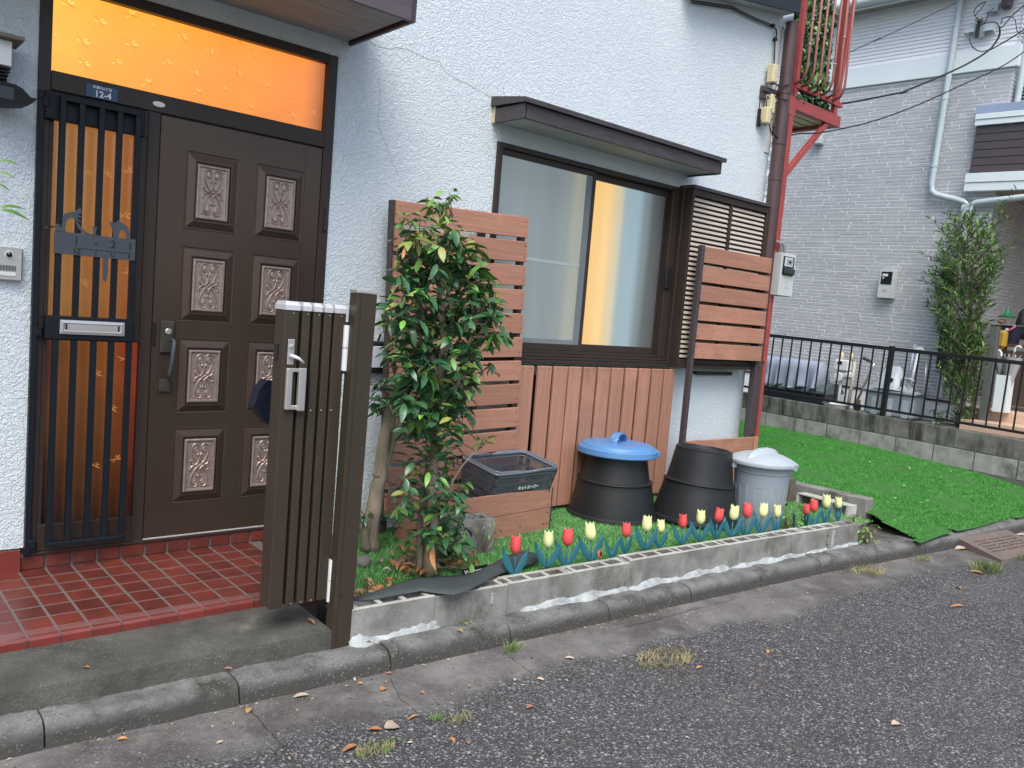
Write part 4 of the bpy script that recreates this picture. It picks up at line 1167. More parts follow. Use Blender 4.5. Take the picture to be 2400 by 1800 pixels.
def text(body, size, mat, parent, mat_world, name='lettering', extrude=.0006, bold=0.0, align='CENTER'):
    cu = bpy.data.curves.new(name, 'FONT'); cu.body = body; cu.size = size; cu.extrude = extrude; cu.offset = bold
    cu.align_x = align; cu.align_y = 'CENTER'; cu.resolution_u = 3
    tmp = bpy.data.objects.new('tmp', cu); COL.objects.link(tmp)
    dg = bpy.context.evaluated_depsgraph_get(); dg.update()
    me = bpy.data.meshes.new_from_object(tmp.evaluated_get(dg)); me.name = name
    bpy.data.objects.remove(tmp)
    me.transform(Matrix.Translation(-org(parent)) @ mat_world)
    me.materials.clear(); me.materials.append(mat)
    o = bpy.data.objects.new(name, me); COL.objects.link(o); o.parent = parent
    return o
FRONT = Matrix.Rotation(R(90), 4, 'X')
tilt = math.atan2(.150 - .115, .265)
text('ネットスーパー', .024, M['whiteprint'], bk_t, bk_M @ Matrix.Translation((.035, -.1395, .165)) @ Matrix.Rotation(-tilt, 4, 'X') @ FRONT, bold=.0006)

# ================================================================= COMPOSTERS, BIN
def composter(name, label, c, lid):
    t = thing(name, label, 'compost bin', (c[0], c[1], -.086), 'black compost tubs in the bed')
    prof = [(.292, 0), (.297, .008), (.294, .022), (.284, .03), (.280, .05), (.263, .12), (.246, .19), (.236, .232), (.237, .240), (.226, .247), (.222, .26), (.208, .33), (.196, .40), (.190, .43)]
    b = MB().lathe((c[0], c[1], -.086), prof, 56)
    b.build('tub', M['composter'], t, smooth=35)
    b = MB()
    for k in range(48):
        pass
    ring = [(c[0] + .238 * math.cos(a), c[1] + .238 * math.sin(a), .150) for a in [2 * PI * k / 56 for k in range(56)]]
    MB().tube(ring, .0065, 6, close=True).build('rib', M['composter'], t, smooth=True)
    if lid == 'blue':
        z = .345
        l = MB().lathe((c[0] - .0, c[1], z), [(.19, -.022), (.258, -.024), (.262, -.018), (.258, .014), (.250, .022), (.236, .024), (.230, .034), (.220, .041), (.15, .048), (.0, .050)], 64, cap1=False).build('lid', M['bluelid'], t, smooth=35)
        # arched grip across the lid
        hp = []
        ca = R(22)
        for k in range(13):
            a = PI * k / 12
            u = -.095 * math.cos(a); h = .010 + .058 * math.sin(a) ** .8
            hp.append((u, h))
        vs = []; fs = []
        for (u, h) in hp:
            for (s_, dh) in ((-.024, 0), (-.026, -.008), (.026, -.008), (.024, 0)):
                x = c[0] + math.cos(ca) * u - math.sin(ca) * s_; y = c[1] + math.sin(ca) * u + math.cos(ca) * s_
                vs.append((x, y, z + .043 + h + dh))
        for i in range(12):
            for j in range(4): fs.append((i * 4 + j, i * 4 + (j + 1) % 4, i * 4 + 4 + (j + 1) % 4, i * 4 + 4 + j))
        fs += [(0, 1, 2, 3), (51, 50, 49, 48)]
        MB().add(vs, fs).build('grip', M['bluelid'], l, smooth=40)
        a0 = R(-52)
        for aa in (R(-38),):
            Mx = Matrix.Translation((c[0] + .258 * math.cos(aa), c[1] + .258 * math.sin(aa), z - .006)) @ Matrix.Rotation(aa, 4, 'Z')
            MB().box(-.004, .013, -.042, .042, -.024, .018, b=.004, M=Mx).build('latch', M['bluelid'], l)
    else:
        l = MB().lathe((c[0], c[1], .344), [(.18, -.012), (.190, -.008), (.192, .004), (.184, .012), (.168, .016), (.164, .010), (.13, .012), (.125, .007), (.0, .009)], 56, cap1=False).build('lid', M['composter'], t, smooth=35)
        b = MB()
        for k in range(30):
            a = 2 * PI * k / 30
            Mx = Matrix.Translation((c[0] + .146 * math.cos(a), c[1] + .146 * math.sin(a), .357)) @ Matrix.Rotation(a, 4, 'Z')
            b.box(-.012, .012, -.0025, .0025, -.003, .003, M=Mx)
        b.build('lid_ridges', M['composter'], l)
    return t
composter('composter', 'black compost tub wearing a pale blue lid that belongs to another bin', (4.03, -.32), 'blue')
c2 = composter('composter', 'black compost tub with its own flat black lid, next to the grey bin', (4.46, -.655), 'own')
c2.rotation_euler = (0, R(4.5), 0); c2.scale = (.96, .96, 1.09)
def grey_bin():
    c = (4.775, -.925); zb = -.086
    t = thing('dustbin', 'grey round dustbin with pale grey lid standing among the tulips', 'dustbin', (c[0], c[1], zb))
    b = MB().lathe((c[0], c[1], zb), [(.145, 0), (.150, .005), (.178, .36), (.183, .365), (.186, .40), (.192, .405), (.194, .43), (.188, .435)], 48)
    body = b.build('bin_body', M['greybin'], t, smooth=35)
    # recessed panels drawn as raised beads
    b = MB()
    for k in range(10):
        a0 = R(-150 + k * 36); da = R(9)
        for (aa, za, zb_) in ((a0 - da, .03, .28), (a0 + da, .03, .28)):
            def rr(z): return .150 + (.178 - .150) * z / .36 + .0006
            b.tube([(c[0] + rr(z) * math.cos(aa), c[1] + rr(z) * math.sin(aa), zb + z) for z in (za, zb_)], .0016, 5)
        b.tube([(c[0] + rr(.28) * math.cos(a0 + da * s_), c[1] + rr(.28) * math.sin(a0 + da * s_), zb + .28) for s_ in (-1, -.5, 0, .5, 1)], .0016, 5)
    b.build('panel_bead', M['greybin'], body, smooth=True)
    z = zb + .435
    l = MB().lathe((c[0] - .01, c[1], z), [(.19, -.018), (.212, -.02), (.216, -.010), (.213, .004), (.198, .012), (.185, .020), (.13, .042), (.06, .052), (.0, .054)], 56, cap1=False).build('lid', M['greylid'], t, smooth=35)
    # crescent ridge with a hand slot
    vs = []; fs = []; n = 16
    for k in range(n + 1):
        u = -1 + 2 * k / n
        x = c[0] - .01 + .175 * u; h = .060 * (1 - u * u) ** .5 + .004
        base_h = .054 * (1 - (u * .175 / .21) ** 2)
        wy = .055 * (1 - u * u) ** .5 + .004
        vs += [(x, c[1] - wy, z + base_h * .72), (x, c[1] - wy * .25, z + h + .018), (x, c[1] + wy * .25, z + h + .018), (x, c[1] + wy, z + base_h * .72)]
    for k in range(n):
        for j in range(3): fs.append((k * 4 + j, k * 4 + j + 1, k * 4 + 5 + j, k * 4 + 4 + j))
    o = MB().add(vs, fs).build('lid_ridge', M['greylid'], l, smooth=60)
    MB().box(c[0] - .05, c[0] + .03, c[1] - .014, c[1] + .006, z + .066, z + .0845, b=.004).build('grip_recess', M['greybin'], l)
    for aa in (R(-35), R(145)):
        Mx = Matrix.Translation((c[0] + .20 * math.cos(aa), c[1] + .20 * math.sin(aa), z - .035)) @ Matrix.Rotation(aa, 4, 'Z')
        MB().box(-.012, .02, -.045, .045, -.022, .014, b=.006, M=Mx).build('side_grip', M['greylid'], t)
    for aa in (R(-75), R(-10), R(120)):
        Mx = Matrix.Translation((c[0] - .01 + .212 * math.cos(aa), c[1] + .212 * math.sin(aa), z - .004)) @ Matrix.Rotation(aa, 4, 'Z')
        MB().box(-.012, .006, -.055, .055, -.018, .010, b=.004, M=Mx).build('lid_clip', M['greylid'], l)
grey_bin()

# ================================================================= TULIP ORNAMENTS
def tulip_leaf(side, h=.125, w_=.032):
    vs = []; fs = []; n = 8
    for k in range(n + 1):
        t = k / n
        cx = side * (.002 + .062 * t ** .8 - .0 * t); z = .0 + h * t ** 1.12
        ww = w_ * (math.sin(PI * min(1, t * .86 + .10)) ** .8) * (1 - t ** 6) * .5 + .0012
        nx = .88; nz = -.45 * side
        d = Vector((nx, 0, nz))
        for (u, y) in ((-1, 0), (0, -.005), (1, 0), (0, .005)):
            vs.append((cx + d.x * ww * u * 1, y, z + d.z * ww * u))
    for k in range(n):
        for j in range(4): fs.append((k * 4 + j, k * 4 + (j + 1) % 4, k * 4 + 4 + (j + 1) % 4, k * 4 + 4 + j))
    fs += [(0, 1, 2, 3), (n * 4 + 3, n * 4 + 2, n * 4 + 1, n * 4)]
    return MB().add(vs, fs).mesh('leaf', M['tulipgreen'], smooth=50)
def tulip_head(mat, name):
    prof = [(.006, 0), (.016, .004), (.024, .018), (.0255, .034), (.023, .052), (.020, .064)]
    n = 24; vs = []; fs = []
    for i, (r_, z) in enumerate(prof):
        for k in range(n):
            a = 2 * PI * k / n
            lob = 1 + .06 * math.cos(3 * a) if i > 0 else 1
            zz = z + (.011 * max(0, math.cos(6 * a)) ** 1.2 if i == len(prof) - 1 else 0)
            rr = r_ * lob * (1.08 if i == len(prof) - 1 and math.cos(6 * a) > .5 else 1)
            vs.append((rr * math.cos(a), rr * math.sin(a), zz))
    vs.append((0, 0, .05))
    for i in range(len(prof) - 1):
        for k in range(n):
            k2 = (k + 1) % n; fs.append((i * n + k, i * n + k2, i * n + n + k2, i * n + n + k))
    m = len(prof) - 1
    for k in range(n): fs.append((m * n + k, m * n + (k + 1) % n, len(vs) - 1))
    fs.append(tuple(range(n))[::-1])
    return MB().add(vs, fs).mesh(name, mat, smooth=55)
ll, lr = tulip_leaf(-1), tulip_leaf(1)
stem_m = MB().tube([(0, 0, -.03), (0, 0, .105)], .0038, 7).mesh('stem', M['tulipgreen'], smooth=True)
heads = {'red': tulip_head(M['tulipred'], 'flower'), 'yellow': tulip_head(M['yellow'], 'flower')}
tul = [ # px, py, colour, scale, yaw, lean, label
 (1205, 1344, 'red', 1.02, 8, 0, 'large red plastic tulip at the left end of the row, by the dark sheet'),
 (1281, 1326, 'yellow', .98, -8, 2, 'first pale yellow tulip, second from the left in the row'),
 (1326, 1322, 'red', 1.02, 5, -2, 'red plastic tulip standing third from the left'),
 (1385, 1311, 'yellow', 1.08, 12, 5, 'big pale yellow tulip leaning left beside the red and black disc'),
 (1434, 1304, None, .86, 30, 0, 'tulip ornament that has lost its flower, only two leaves and a stalk'),
 (1466, 1295, 'red', .92, 38, -1, 'narrow red tulip right of the flowerless one'),
 (1512, 1285, 'yellow', 1.02, 3, -1, 'yellow tulip with wide leaves in front of the blue lidded tub'),
 (1545, 1281, 'yellow', .86, 22, -4, 'small yellow tulip touching the wide leaved yellow one'),
 (1598, 1272, 'red', .93, 5, 2, 'red tulip in front of the gap between the two black tubs'),
 (1640, 1264, 'yellow', .98, -10, 5, 'yellow tulip leaning left before the flat lidded tub'),
 (1677, 1259, 'red', 1.0, 25, -8, 'red tulip leaning right before the flat lidded tub'),
 (1714, 1256, 'yellow', 1.06, 6, -3, 'yellow tulip at the left edge of the grey bin'),
 (1746, 1251, 'red', 1.08, 8, -4, 'red tulip in front of the middle of the grey bin'),
 (1782, 1247, 'yellow', 1.04, 12, -8, 'yellow tulip leaning right before the grey bin'),
 (1820, 1243, 'yellow', .92, 30, 1, 'yellow tulip at the right edge of the grey bin'),
 (1861, 1236, None, .80, 70, 0, 'tulip ornament seen edge on beside the real plant, no flower showing'),
 (1889, 1233, 'red', .84, 80, 2, 'red tulip turned edge on, first right of the real plant'),
 (1905, 1231, 'red', .98, 10, 0, 'red tulip before the hollow block lying on its side'),
 (1934, 1224, 'yellow', 1.06, 30, -3, 'tall yellow tulip, second from the right end of the row'),
 (1964, 1220, 'yellow', .92, 35, 2, 'yellow tulip at the far right end of the row')]
for (px, py, c, s, yaw, lean, lab) in tul:
    p = W(px, py, z=-.05)
    p.y = max(p.y, -1.0 - .057 * p.x + .108)
    nm_ = 'tulip_ornament'
    t = thing(nm_, lab, 'tulip ornament', (p.x, p.y, -.055), 'plastic tulips in a row behind the block wall', rot=(R(-5), R(-lean * .7), R(yaw - 35)))
    t.scale = (s, s, s)
    for nme, me in (('leaf', ll), ('leaf', lr), ('stem', stem_m)):
        o = bpy.data.objects.new(nme, me); COL.objects.link(o); o.parent = t
        if c is None and nme == 'stem': o.scale = (1, 1, .45)
    if c:
        o = bpy.data.objects.new('flower', heads[c]); COL.objects.link(o); o.parent = t; o.location = (0, 0, .096); o.scale = (1.06, 1.06, 1.16)
        o.rotation_euler = (0, R(-lean * .8), random.random() * 6)

# red and black disc leaning behind the wall (a sweet-coloured ladybird token)
p = W(1405, 1298, y=-1.03 - .057 * 3.1 + .02)
t = thing('ladybird_disc', 'small red disc with black centre stuck in the turf between two tulips', 'garden ornament', (p.x, p.y, -.03))
Mx = Matrix.Translation(p) @ Matrix.Rotation(R(20), 4, 'Z') @ Matrix.Rotation(R(75), 4, 'X')
MB().lathe((0, 0, 0), [(.020, 0), (.022, .003), (.020, .006), (.013, .007)], 20, M=Mx).build('disc', pm('orange_red', (.60, .10, .04), rough=.4), t)
MB().lathe((0, 0, .0), [(.0125, .0075), (.0115, .010), (.0, .011)], 14, M=Mx, cap1=False).build('centre', M['black'], t)

# ================================================================= GATE AND POST
gp = MB().box(1.585, 1.671, -1.090, -1.032, -.20, 1.200, b=.002)
gpt = thing('gate_post', 'square bronze aluminium gate post at the kerb', 'gate post', (1.628, -1.06, -.2), rot=(0, R(.6), 0))
gp.build('post', M['gate'], gpt)
MB().box(1.583, 1.673, -1.092, -1.030, 1.2005, 1.212, b=.002).build('post_cap', M['silver'], gpt)
MB().box(1.6015, 1.6035, -1.0912, -1.0895, -.19, 1.199).build('groove', M['gate_dark'], gpt)
MB().box(1.61, 1.616, -1.0915, -1.0885, .02, .026).build('screw', M['black'], gpt)
g = thing('folding_gate', 'folded accordion gate of bronze bars with silver caps, handle and latch', 'gate', (1.45, -1.0, 0))
bars = [(1.343, 1.399), (1.412, 1.444), (1.457, 1.489), (1.501, 1.533), (1.543, 1.592)]
for i, (a, c) in enumerate(bars):
    yb = -.945 if i in (0, 4) else -.955
    o = MB().box(a, c, -1.030, yb, -.008 - .0 * i, 1.118, b=.003).build('bar', M['gate'], g)
    cp = MB()
    cp.add([(a - .001, -1.032, 1.118), (c + .001, -1.032, 1.118), (c + .001, yb + .002, 1.118), (a - .001, yb + .002, 1.118), (a - .001, -1.032, 1.136), (c + .001, -1.032, 1.136), (c + .001, yb + .002, 1.136), (a - .001, yb + .002, 1.136),
            (a + .004, -1.018, 1.150), (c - .004, -1.018, 1.150), (c - .004, yb - .010, 1.150), (a + .004, yb - .010, 1.150)],
           [(0, 1, 5, 4), (1, 2, 6, 5), (2, 3, 7, 6), (3, 0, 4, 7), (4, 5, 9, 8), (5, 6, 10, 9), (6, 7, 11, 10), (7, 4, 8, 11), (8, 9, 10, 11)]).build('cap', M['capsilver'], g)
for (a, c) in zip(bars, bars[1:]):
    MB().box(a[1] + .0005, c[0] - .0005, -1.000, -.96, .0, 1.115).build('link_strip', M['gate_dark'], g)
scb = MB().lathe((0, 0, 0), [(.0045, 0), (.0045, .002), (.0, .004)], 8, M=Matrix.Rotation(R(90), 4, 'X'), cap1=False).mesh('bolt', M['screw'])
for (x, z) in ((1.466, .745), (1.509, .745), (1.552, .745), (1.432, .0), (1.473, .0), (1.516, .0)):
    inst('bolt', scb, g, (x, -1.0305, z))
for (a, c) in bars:
    inst('bolt', scb, g, ((a + c) / 2 + .004, -1.0305, 1.106), scale=(.7, .7, .7)).data = scb
# latch plate with key cylinder and small lever
lt = MB().box(1.358, 1.384, -1.036, -1.0305, .918, 1.012, b=.002).build('latch_plate', M['silver'], g)
MB().lathe((0, 0, 0), [(.008, 0), (.008, .004), (.004, .005)], 14, M=Matrix.Translation((1.3715, -1.036, .986)) @ Matrix.Rotation(R(90), 4, 'X')).build('key_cylinder', M['silver'], lt)
MB().tube([(1.3705, -1.038, .950), (1.374, -1.058, .950), (1.390, -1.060, .944), (1.412, -1.060, .928)], [.008, .007, .006, .004], 8).build('lever', M['whiteplastic'], lt, smooth=True)
# rectangular pull handle
h = MB(); h.box(1.355, 1.378, -1.048, -1.0305, .752, .906, b=.003); h.box(1.378, 1.425, -1.048, -1.0305, .892, .906, b=.002); h.box(1.378, 1.425, -1.048, -1.0305, .752, .768, b=.002); h.box(1.398, 1.427, -1.060, -1.040, .748, .908, b=.003)
h.build('pull_handle', M['silver'], g)
MB().box(1.340, 1.3425, -.99, -.965, .93, .99).build('strike_plate', M['black'], g)
# hinges between gate and post
for (z0, z1) in ((.900, 1.075), (-.015, .155)):
    hg = MB().tube([(1.612 - .018, -1.036, z0), (1.612 - .018, -1.036, (z0 + z1) / 2 - .001)], .0125, 12).tube([(1.594, -1.036, (z0 + z1) / 2 + .002), (1.594, -1.036, z1)], .0125, 12)
    ho = hg.build('hinge', M['whiteplastic'], g, smooth=35)
    MB().tube([(1.594, -1.036, z1), (1.594, -1.036, z1 + .012)], .007, 8).tube([(1.594, -1.036, z0 - .012), (1.594, -1.036, z0)], .008, 8).build('hinge_pin', M['black'], ho)
    MB().box(1.600, 1.620, -1.034, -1.0, z0 + .01, z0 + .09, b=.002).build('hinge_bracket', M['gate_dark'], ho)
# dark tarp corner showing behind the gate
p = W(608, 940, y=-.8)
MB().prism([(p.x - .03, p.z - .02), (p.x + .03, p.z - .09), (p.x + .09, p.z - .06), (p.x + .09, p.z + .07), (p.x + .02, p.z + .085), (p.x - .01, p.z + .05)], -.82, -.76, 'y').build('bag', pm('navy_nylon', (.008, .012, .028), rough=.4, bump=.5, bscale=40, bdist=.01))
o = bpy.data.objects['bag']; tag(o, 'dark navy bag hanging behind the folded gate against the door', 'bag')

# ================================================================= SMALL THINGS ON THE WALL
ic = thing('intercom', 'grey doorbell intercom with camera lens on the white wall', 'intercom', (.64, -.02, 1.2))
MB().box(.560, .684, -.030, -.001, 1.138, 1.268, b=.004).build('casing', M['silver'], ic)
Mx = Matrix.Translation((.636, -.030, 1.240)) @ Matrix.Rotation(R(90), 4, 'X')
MB().lathe((0, 0, 0), [(.015, 0), (.015, .003), (.0125, .004)], 20, M=Mx).build('lens_ring', M['whiteplastic'], ic)
MB().lathe((0, 0, 0), [(.0115, .0042), (.009, .010), (.004, .013), (.0, .0135)], 18, M=Mx, cap1=False).build('lens', M['glassdark'], ic)
lou = MB()
for k in range(11): lou.box(.606 + k * .0052, .6085 + k * .0052, -.0318, -.0302, 1.176, 1.197)
lou.build('speaker_grille', M['black'], ic)
MB().box(.604, .662, -.0335, -.0305, 1.155, 1.170, b=.002).build('button', M['whiteplastic'], ic)
MB().box(.6705, .674, -.0325, -.0303, 1.228, 1.24).build('indicator', M['whiteprint'], ic)

def lamp(name, label, base, s=1.0):
    t = thing(name, label, 'lamp', base)
    x, y, z = base
    # hexagonal lantern shade hanging under a ribbed tube
    def hexp(r_, zz): return [(x + r_ * math.cos(R(60 * k + 30)), y + r_ * math.sin(R(60 * k + 30)), zz) for k in range(6)]
    return t
la = thing('wall_lamp', 'wall lamp with white diffuser and black frame cut by the left picture edge', 'lamp', (.57, -.12, 1.95))
MB().box(.50, .640, -.20, -.03, 2.030, 2.046, b=.003).build('lamp_roof', pm('lamp_roof_brown', (.17, .15, .12), rough=.6), la)
MB().box(.50, .605, -.165, -.07, 1.935, 2.029, b=.003).build('diffuser', M['whiteplastic'], la)
for k in range(4): MB().box(.49, .604 - .004 * k, -.17, -.065, 1.924 - k * .013, 1.930 - k * .013, b=.002).build('fin', M['black'], la)
MB().box(.53, .57, -.05, -.002, 1.80, 2.03).build('wall_mount', M['black'], la)
sl2 = thing('solar_light', 'black solar security light on a bracket at the left picture edge', 'lamp', (.60, -.12, 1.85))
MB().prism([(.53, 1.872), (.618, 1.872), (.64, 1.862), (.668, 1.836), (.690, 1.836), (.680, 1.822), (.655, 1.806), (.58, 1.792), (.53, 1.790)], -.18, -.07, 'y').build('lamp_body', pm('black_gloss', (.006, .007, .010), rough=.5, spec=.25), sl2)
MB().box(.53, .612, -.1815, -.180, 1.812, 1.858, b=.0005).build('light_panel', M['glassdark'], sl2)
MB().tube([(.60, -.12, 1.875), (.588, -.1, 1.91)], .004, 6).build('bracket', M['black'], sl2)
# second light behind the gate post
p = W(886, 836, y=-.0)
s2_ = thing('solar_light', 'black rimmed solar light on the wall just right of the gate post', 'lamp', (p.x, -.03, p.z))
cx_, cz_ = p.x, p.z
MB().box(cx_ - .09, cx_ + .045, -.05, -.012, cz_ - .085, cz_ + .085, b=.012).build('lamp_body', M['black'], s2_)
MB().box(cx_ - .07, cx_ + .018, -.056, -.0505, cz_ - .055, cz_ + .06, b=.003).build('light_panel', pm('lamp_panel', (.55, .6, .68), rough=.15), s2_)
MB().tube([(cx_ - .02, -.02, cz_ + .085), (cx_ - .012, -.03, cz_ + .125)], .006, 6).build('bracket', M['black'], s2_)
MB().box(cx_ - .085, cx_ + .055, -.011, -.001, cz_ - .095, cz_ - .02, b=.003).build('back_plate', M['silver'], s2_)

# address plate
ap = thing('address_plate', 'blue address plate reading 12-4 above the black grille', 'sign', (.956, -.014, 1.943))
MB().box(.896, 1.018, -.0155, -.0125, 1.916, 1.970, b=.0012).build('plate', M['plateblue'], ap)
text('12-4', .036, M['whiteprint'], ap, Matrix.Translation((.960, -.0158, 1.933)) @ FRONT, bold=.0008, extrude=.0003)
text('多摩川6丁目', .0135, M['whiteprint'], ap, Matrix.Translation((.957, -.0158, 1.959)) @ FRONT, bold=.0002, extrude=.0003)
ov = MB().lathe((0, 0, 0), [(.014, 0), (.013, .0012), (.0, .0014)], 18, M=Matrix.Translation((1.186, -.0125, 1.947)) @ Matrix.Diagonal((1.9, 1, .85, 1)) @ Matrix.Rotation(R(90), 4, 'X'), cap1=False).build('sticker', M['whiteprint'])
tag(ov, 'white oval sticker remnant on the brown frame above the door', 'sticker')

# cat name sign wired to the grille
cs = thing('cat_sign', 'grey metal house sign with two cats on top, wired to the black grille', 'sign', (.94, -.072, 1.31))
z0, z1 = 1.262, 1.352
pl_ = MB().box(.785, 1.098, -.0655, -.0635, z0, z1, b=.0006)
plate = pl_.build('plate', M['signmetal'], cs)
def flat(pts, mat, name, y0=-.0655, y1=-.0635): return MB().prism(pts, y0, y1, 'y').build(name, mat, cs)
cat1 = [(.79, z1 - .002), (.79, z1 + .028), (.806, z1 + .028), (.806, z1 + .012), (.812, z1 + .022), (.814, z1 + .055), (.822, z1 + .072), (.842, z1 + .082), (.858, z1 + .088), (.870, z1 + .098), (.874, z1 + .106), (.880, z1 + .100), (.884, z1 + .090), (.880, z1 + .080), (.868, z1 + .078),
        (.884, z1 + .067), (.880, z1 + .063), (.866, z1 + .066), (.882, z1 + .048), (.880, z1 + .044), (.862, z1 + .055), (.846, z1 + .060), (.832, z1 + .050), (.825, z1 + .020), (.828, z1 - .002)]
flat(cat1, M['signmetal'], 'cat_figure')
flat([(.752, z1 + .012), (.79, z1 + .014), (.79, z1 + .020), (.752, z1 + .004)], M['signmetal'], 'tail')
flat([(.866, z1 + .052), (.880, z1 + .030), (.905, z1 + .008), (.93, z1 - .002), (.90, z1 - .002), (.874, z1 + .018), (.862, z1 + .045)], M['signmetal'], 'scroll')
flat([(.927, z1 - .002), (.930, z1 + .018), (.924, z1 + .036), (.934, z1 + .030), (.945, z1 + .034), (.940, z1 + .014), (.944, z1 - .002)], M['signmetal'], 'kitten_figure')
cat2 = [(1.010, z1 - .002), (1.004, z1 + .034), (.996, z1 + .046), (.990, z1 + .066), (.997, z1 + .062), (1.004, z1 + .058), (1.016, z1 + .064), (1.030, z1 + .076), (1.034, z1 + .066), (1.050, z1 + .060), (1.064, z1 + .050), (1.072, z1 + .030), (1.073, z1 + .010), (1.080, z1 - .002), (1.060, z1 - .002),
        (1.058, z1 + .020), (1.046, z1 + .034), (1.034, z1 + .028), (1.028, z1 - .002)]
flat(cat2, M['signmetal'], 'cat_figure')
flat([(.970, z0 + .002), (.992, z0 + .002), (.993, z0 - .06), (.988, z0 - .098), (.974, z0 - .095), (.972, z0 - .05)], M['signmetal'], 'tail')
def stext(s_, size, x, z): text(s_, size, M['black'], cs, Matrix.Translation((x, -.0660, z)) @ FRONT, extrude=.0003, bold=.0006)
for ch_, xx_ in (('1', .868), ('-', .943), ('2', 1.009), ('1', 1.077)): stext(ch_, .046, xx_, z0 + .058)
MB().box(.86, 1.085, -.0662, -.0656, z0 + .028, z0 + .0305).build('rule', M['black'], cs)
for ch_, xx_ in (('I', .862), ('Z', .877), ('I', .943), ('U', 1.009), ('E', 1.074)): stext(ch_, .025, xx_, z0 + .015)

# ================================================================= WEED SHEET, WELCOME SIGN, STONES
def sheet(pts_up, pts_lo, name='weed_sheet'):
    n = len(pts_up); vs = []; fs = []; K = 4
    for (u, l) in zip(pts_up, pts_lo):
        for k in range(K + 1): 
            p = Vector(u).lerp(Vector(l), k / K); p.z += .012 * math.sin(PI * k / K) + random.uniform(-.002, .002)
            vs.append(p)
    for i in range(n - 1):
        for k in range(K): fs.append((i * (K + 1) + k, i * (K + 1) + k + 1, (i + 1) * (K + 1) + k + 1, (i + 1) * (K + 1) + k))
    o = MB().add(vs, fs).build(name, M['weedcloth'], smooth=True)
    md = o.modifiers.new('thick', 'SOLIDIFY'); md.thickness = .0015
    return o
ups = [(826, 1402, -.045), (880, 1385, -.04), (930, 1368, -.03), (975, 1354, -.03), (1030, 1350, -.035), (1085, 1346, -.04), (1115, 1340, -.035), (1150, 1322, -.035), (1190, 1300, -.02), (1232, 1290, -.02), (1262, 1298, -.04)]
los = [(826, 1411, -.045), (885, 1403, -.04), (940, 1393, -.035), (985, 1384, -.032), (1030, 1390, -.03), (1062, 1395, -.028), (1100, 1383, -.028), (1140, 1362, -.028), (1170, 1347, -.04), (1198, 1336, -.05), (1262, 1318, -.06)]
o = sheet([W(a, b_, z=c) for a, b_, c in ups], [W(a, b_, z=c) for a, b_, c in los])
tag(o, 'strip of dark grey weed control sheet rucked over the left end of the block wall', 'ground sheet')
wsn = thing('welcome_sign', 'black welcome sign with a wire cat standing under the shrub', 'sign', W(1110, 1350, z=-.08))
p0, p1 = W(1082, 1354, z=-.075), W(1142, 1340, z=-.075)
dv = (p1 - p0); an = math.atan2(dv.y, dv.x)
Mx = Matrix.Translation((p0 + p1) / 2 + Vector((0, 0, .012))) @ Matrix.Rotation(an, 4, 'Z') @ Matrix.Rotation(R(-12), 4, 'X')
Ls = dv.length
MB().box(-Ls / 2, Ls / 2, -.002, .002, -.016, .026, b=.001, M=Mx).build('plate', M['black'], wsn)
text('Welcome', .032, M['whiteprint'], wsn, Mx @ Matrix.Translation((-.004, -.0024, .006)) @ FRONT, extrude=.0003, bold=.0003)
def cw(u, v): return Mx @ Vector((u, 0, v))
s = 1.0
outline = [(-.012, .026), (-.014, .055), (-.008, .075), (-.016, .092), (-.017, .118), (-.006, .112), (.004, .112), (.014, .128), (.018, .104), (.018, .088), (.010, .075), (.013, .05), (.010, .026)]
MB().tube([cw(a + .012, c) for a, c in outline], .0014, 5).build('wire_cat', M['black'], wsn)
MB().tube([cw(.012 + a, c) for a, c in ((-.012, .04), (0, .045), (.011, .04))], .0012, 5).tube([cw(.012 + a, c) for a, c in ((-.010, .06), (0, .066), (.011, .058))], .0012, 5).tube([cw(.012 + a, c) for a, c in ((-.008, .098), (-.003, .094), (.006, .098))], .0012, 5).build('wire_detail', M['black'], wsn)
MB().tube([cw(-.05, -.016), cw(-.05, -.05)], .002, 5).tube([cw(.05, -.016), cw(.05, -.05)], .002, 5).build('stake', M['black'], wsn)

def stone(name, c, r_, lab, mat, seed, sq=(1, 1, .6)):
    rnd_ = random.Random(seed); vs = []; fs = []; nu, nv = 10, 6
    off = [rnd_.uniform(0, 6) for _ in range(4)]
    for i in range(nv + 1):
        for k in range(nu):
            th = PI * i / nv; ph = 2 * PI * k / nu
            rr = r_ * (1 + .12 * math.sin(2 * ph + off[0]) + .10 * math.cos(3 * th + off[1]) + .05 * math.sin(5 * ph + off[2]))
            vs.append((c[0] + rr * math.sin(th) * math.cos(ph) * sq[0], c[1] + rr * math.sin(th) * math.sin(ph) * sq[1], c[2] + rr * math.cos(th) * sq[2]))
    for i in range(nv):
        for k in range(nu): fs.append((i * nu + k, i * nu + (k + 1) % nu, (i + 1) * nu + (k + 1) % nu, (i + 1) * nu + k))
    o = MB().add(vs, fs).build(name, mat, smooth=True); tag(o, lab, 'stone'); return o
stm = pm('bed_stone', (.20, .185, .175), (.14, .13, .125), rough=.75, scale=30)
p = W(853, 1314, z=-.06); stone('stone', (p.x, p.y, -.065), .042, 'rounded brown grey stone on the dark turf left of the shrub', stm, 1)
p = W(832, 1398, z=-.06); stone('stone', (p.x, p.y, -.07), .028, 'small pale stone between gate post and weed sheet', stm, 2)
p = W(955, 1318, z=-.08); stone('stone', (p.x, p.y, -.085), .06, 'flat grey stone half buried left of the shrub trunk', stm, 3, (1.2, 1, .35))
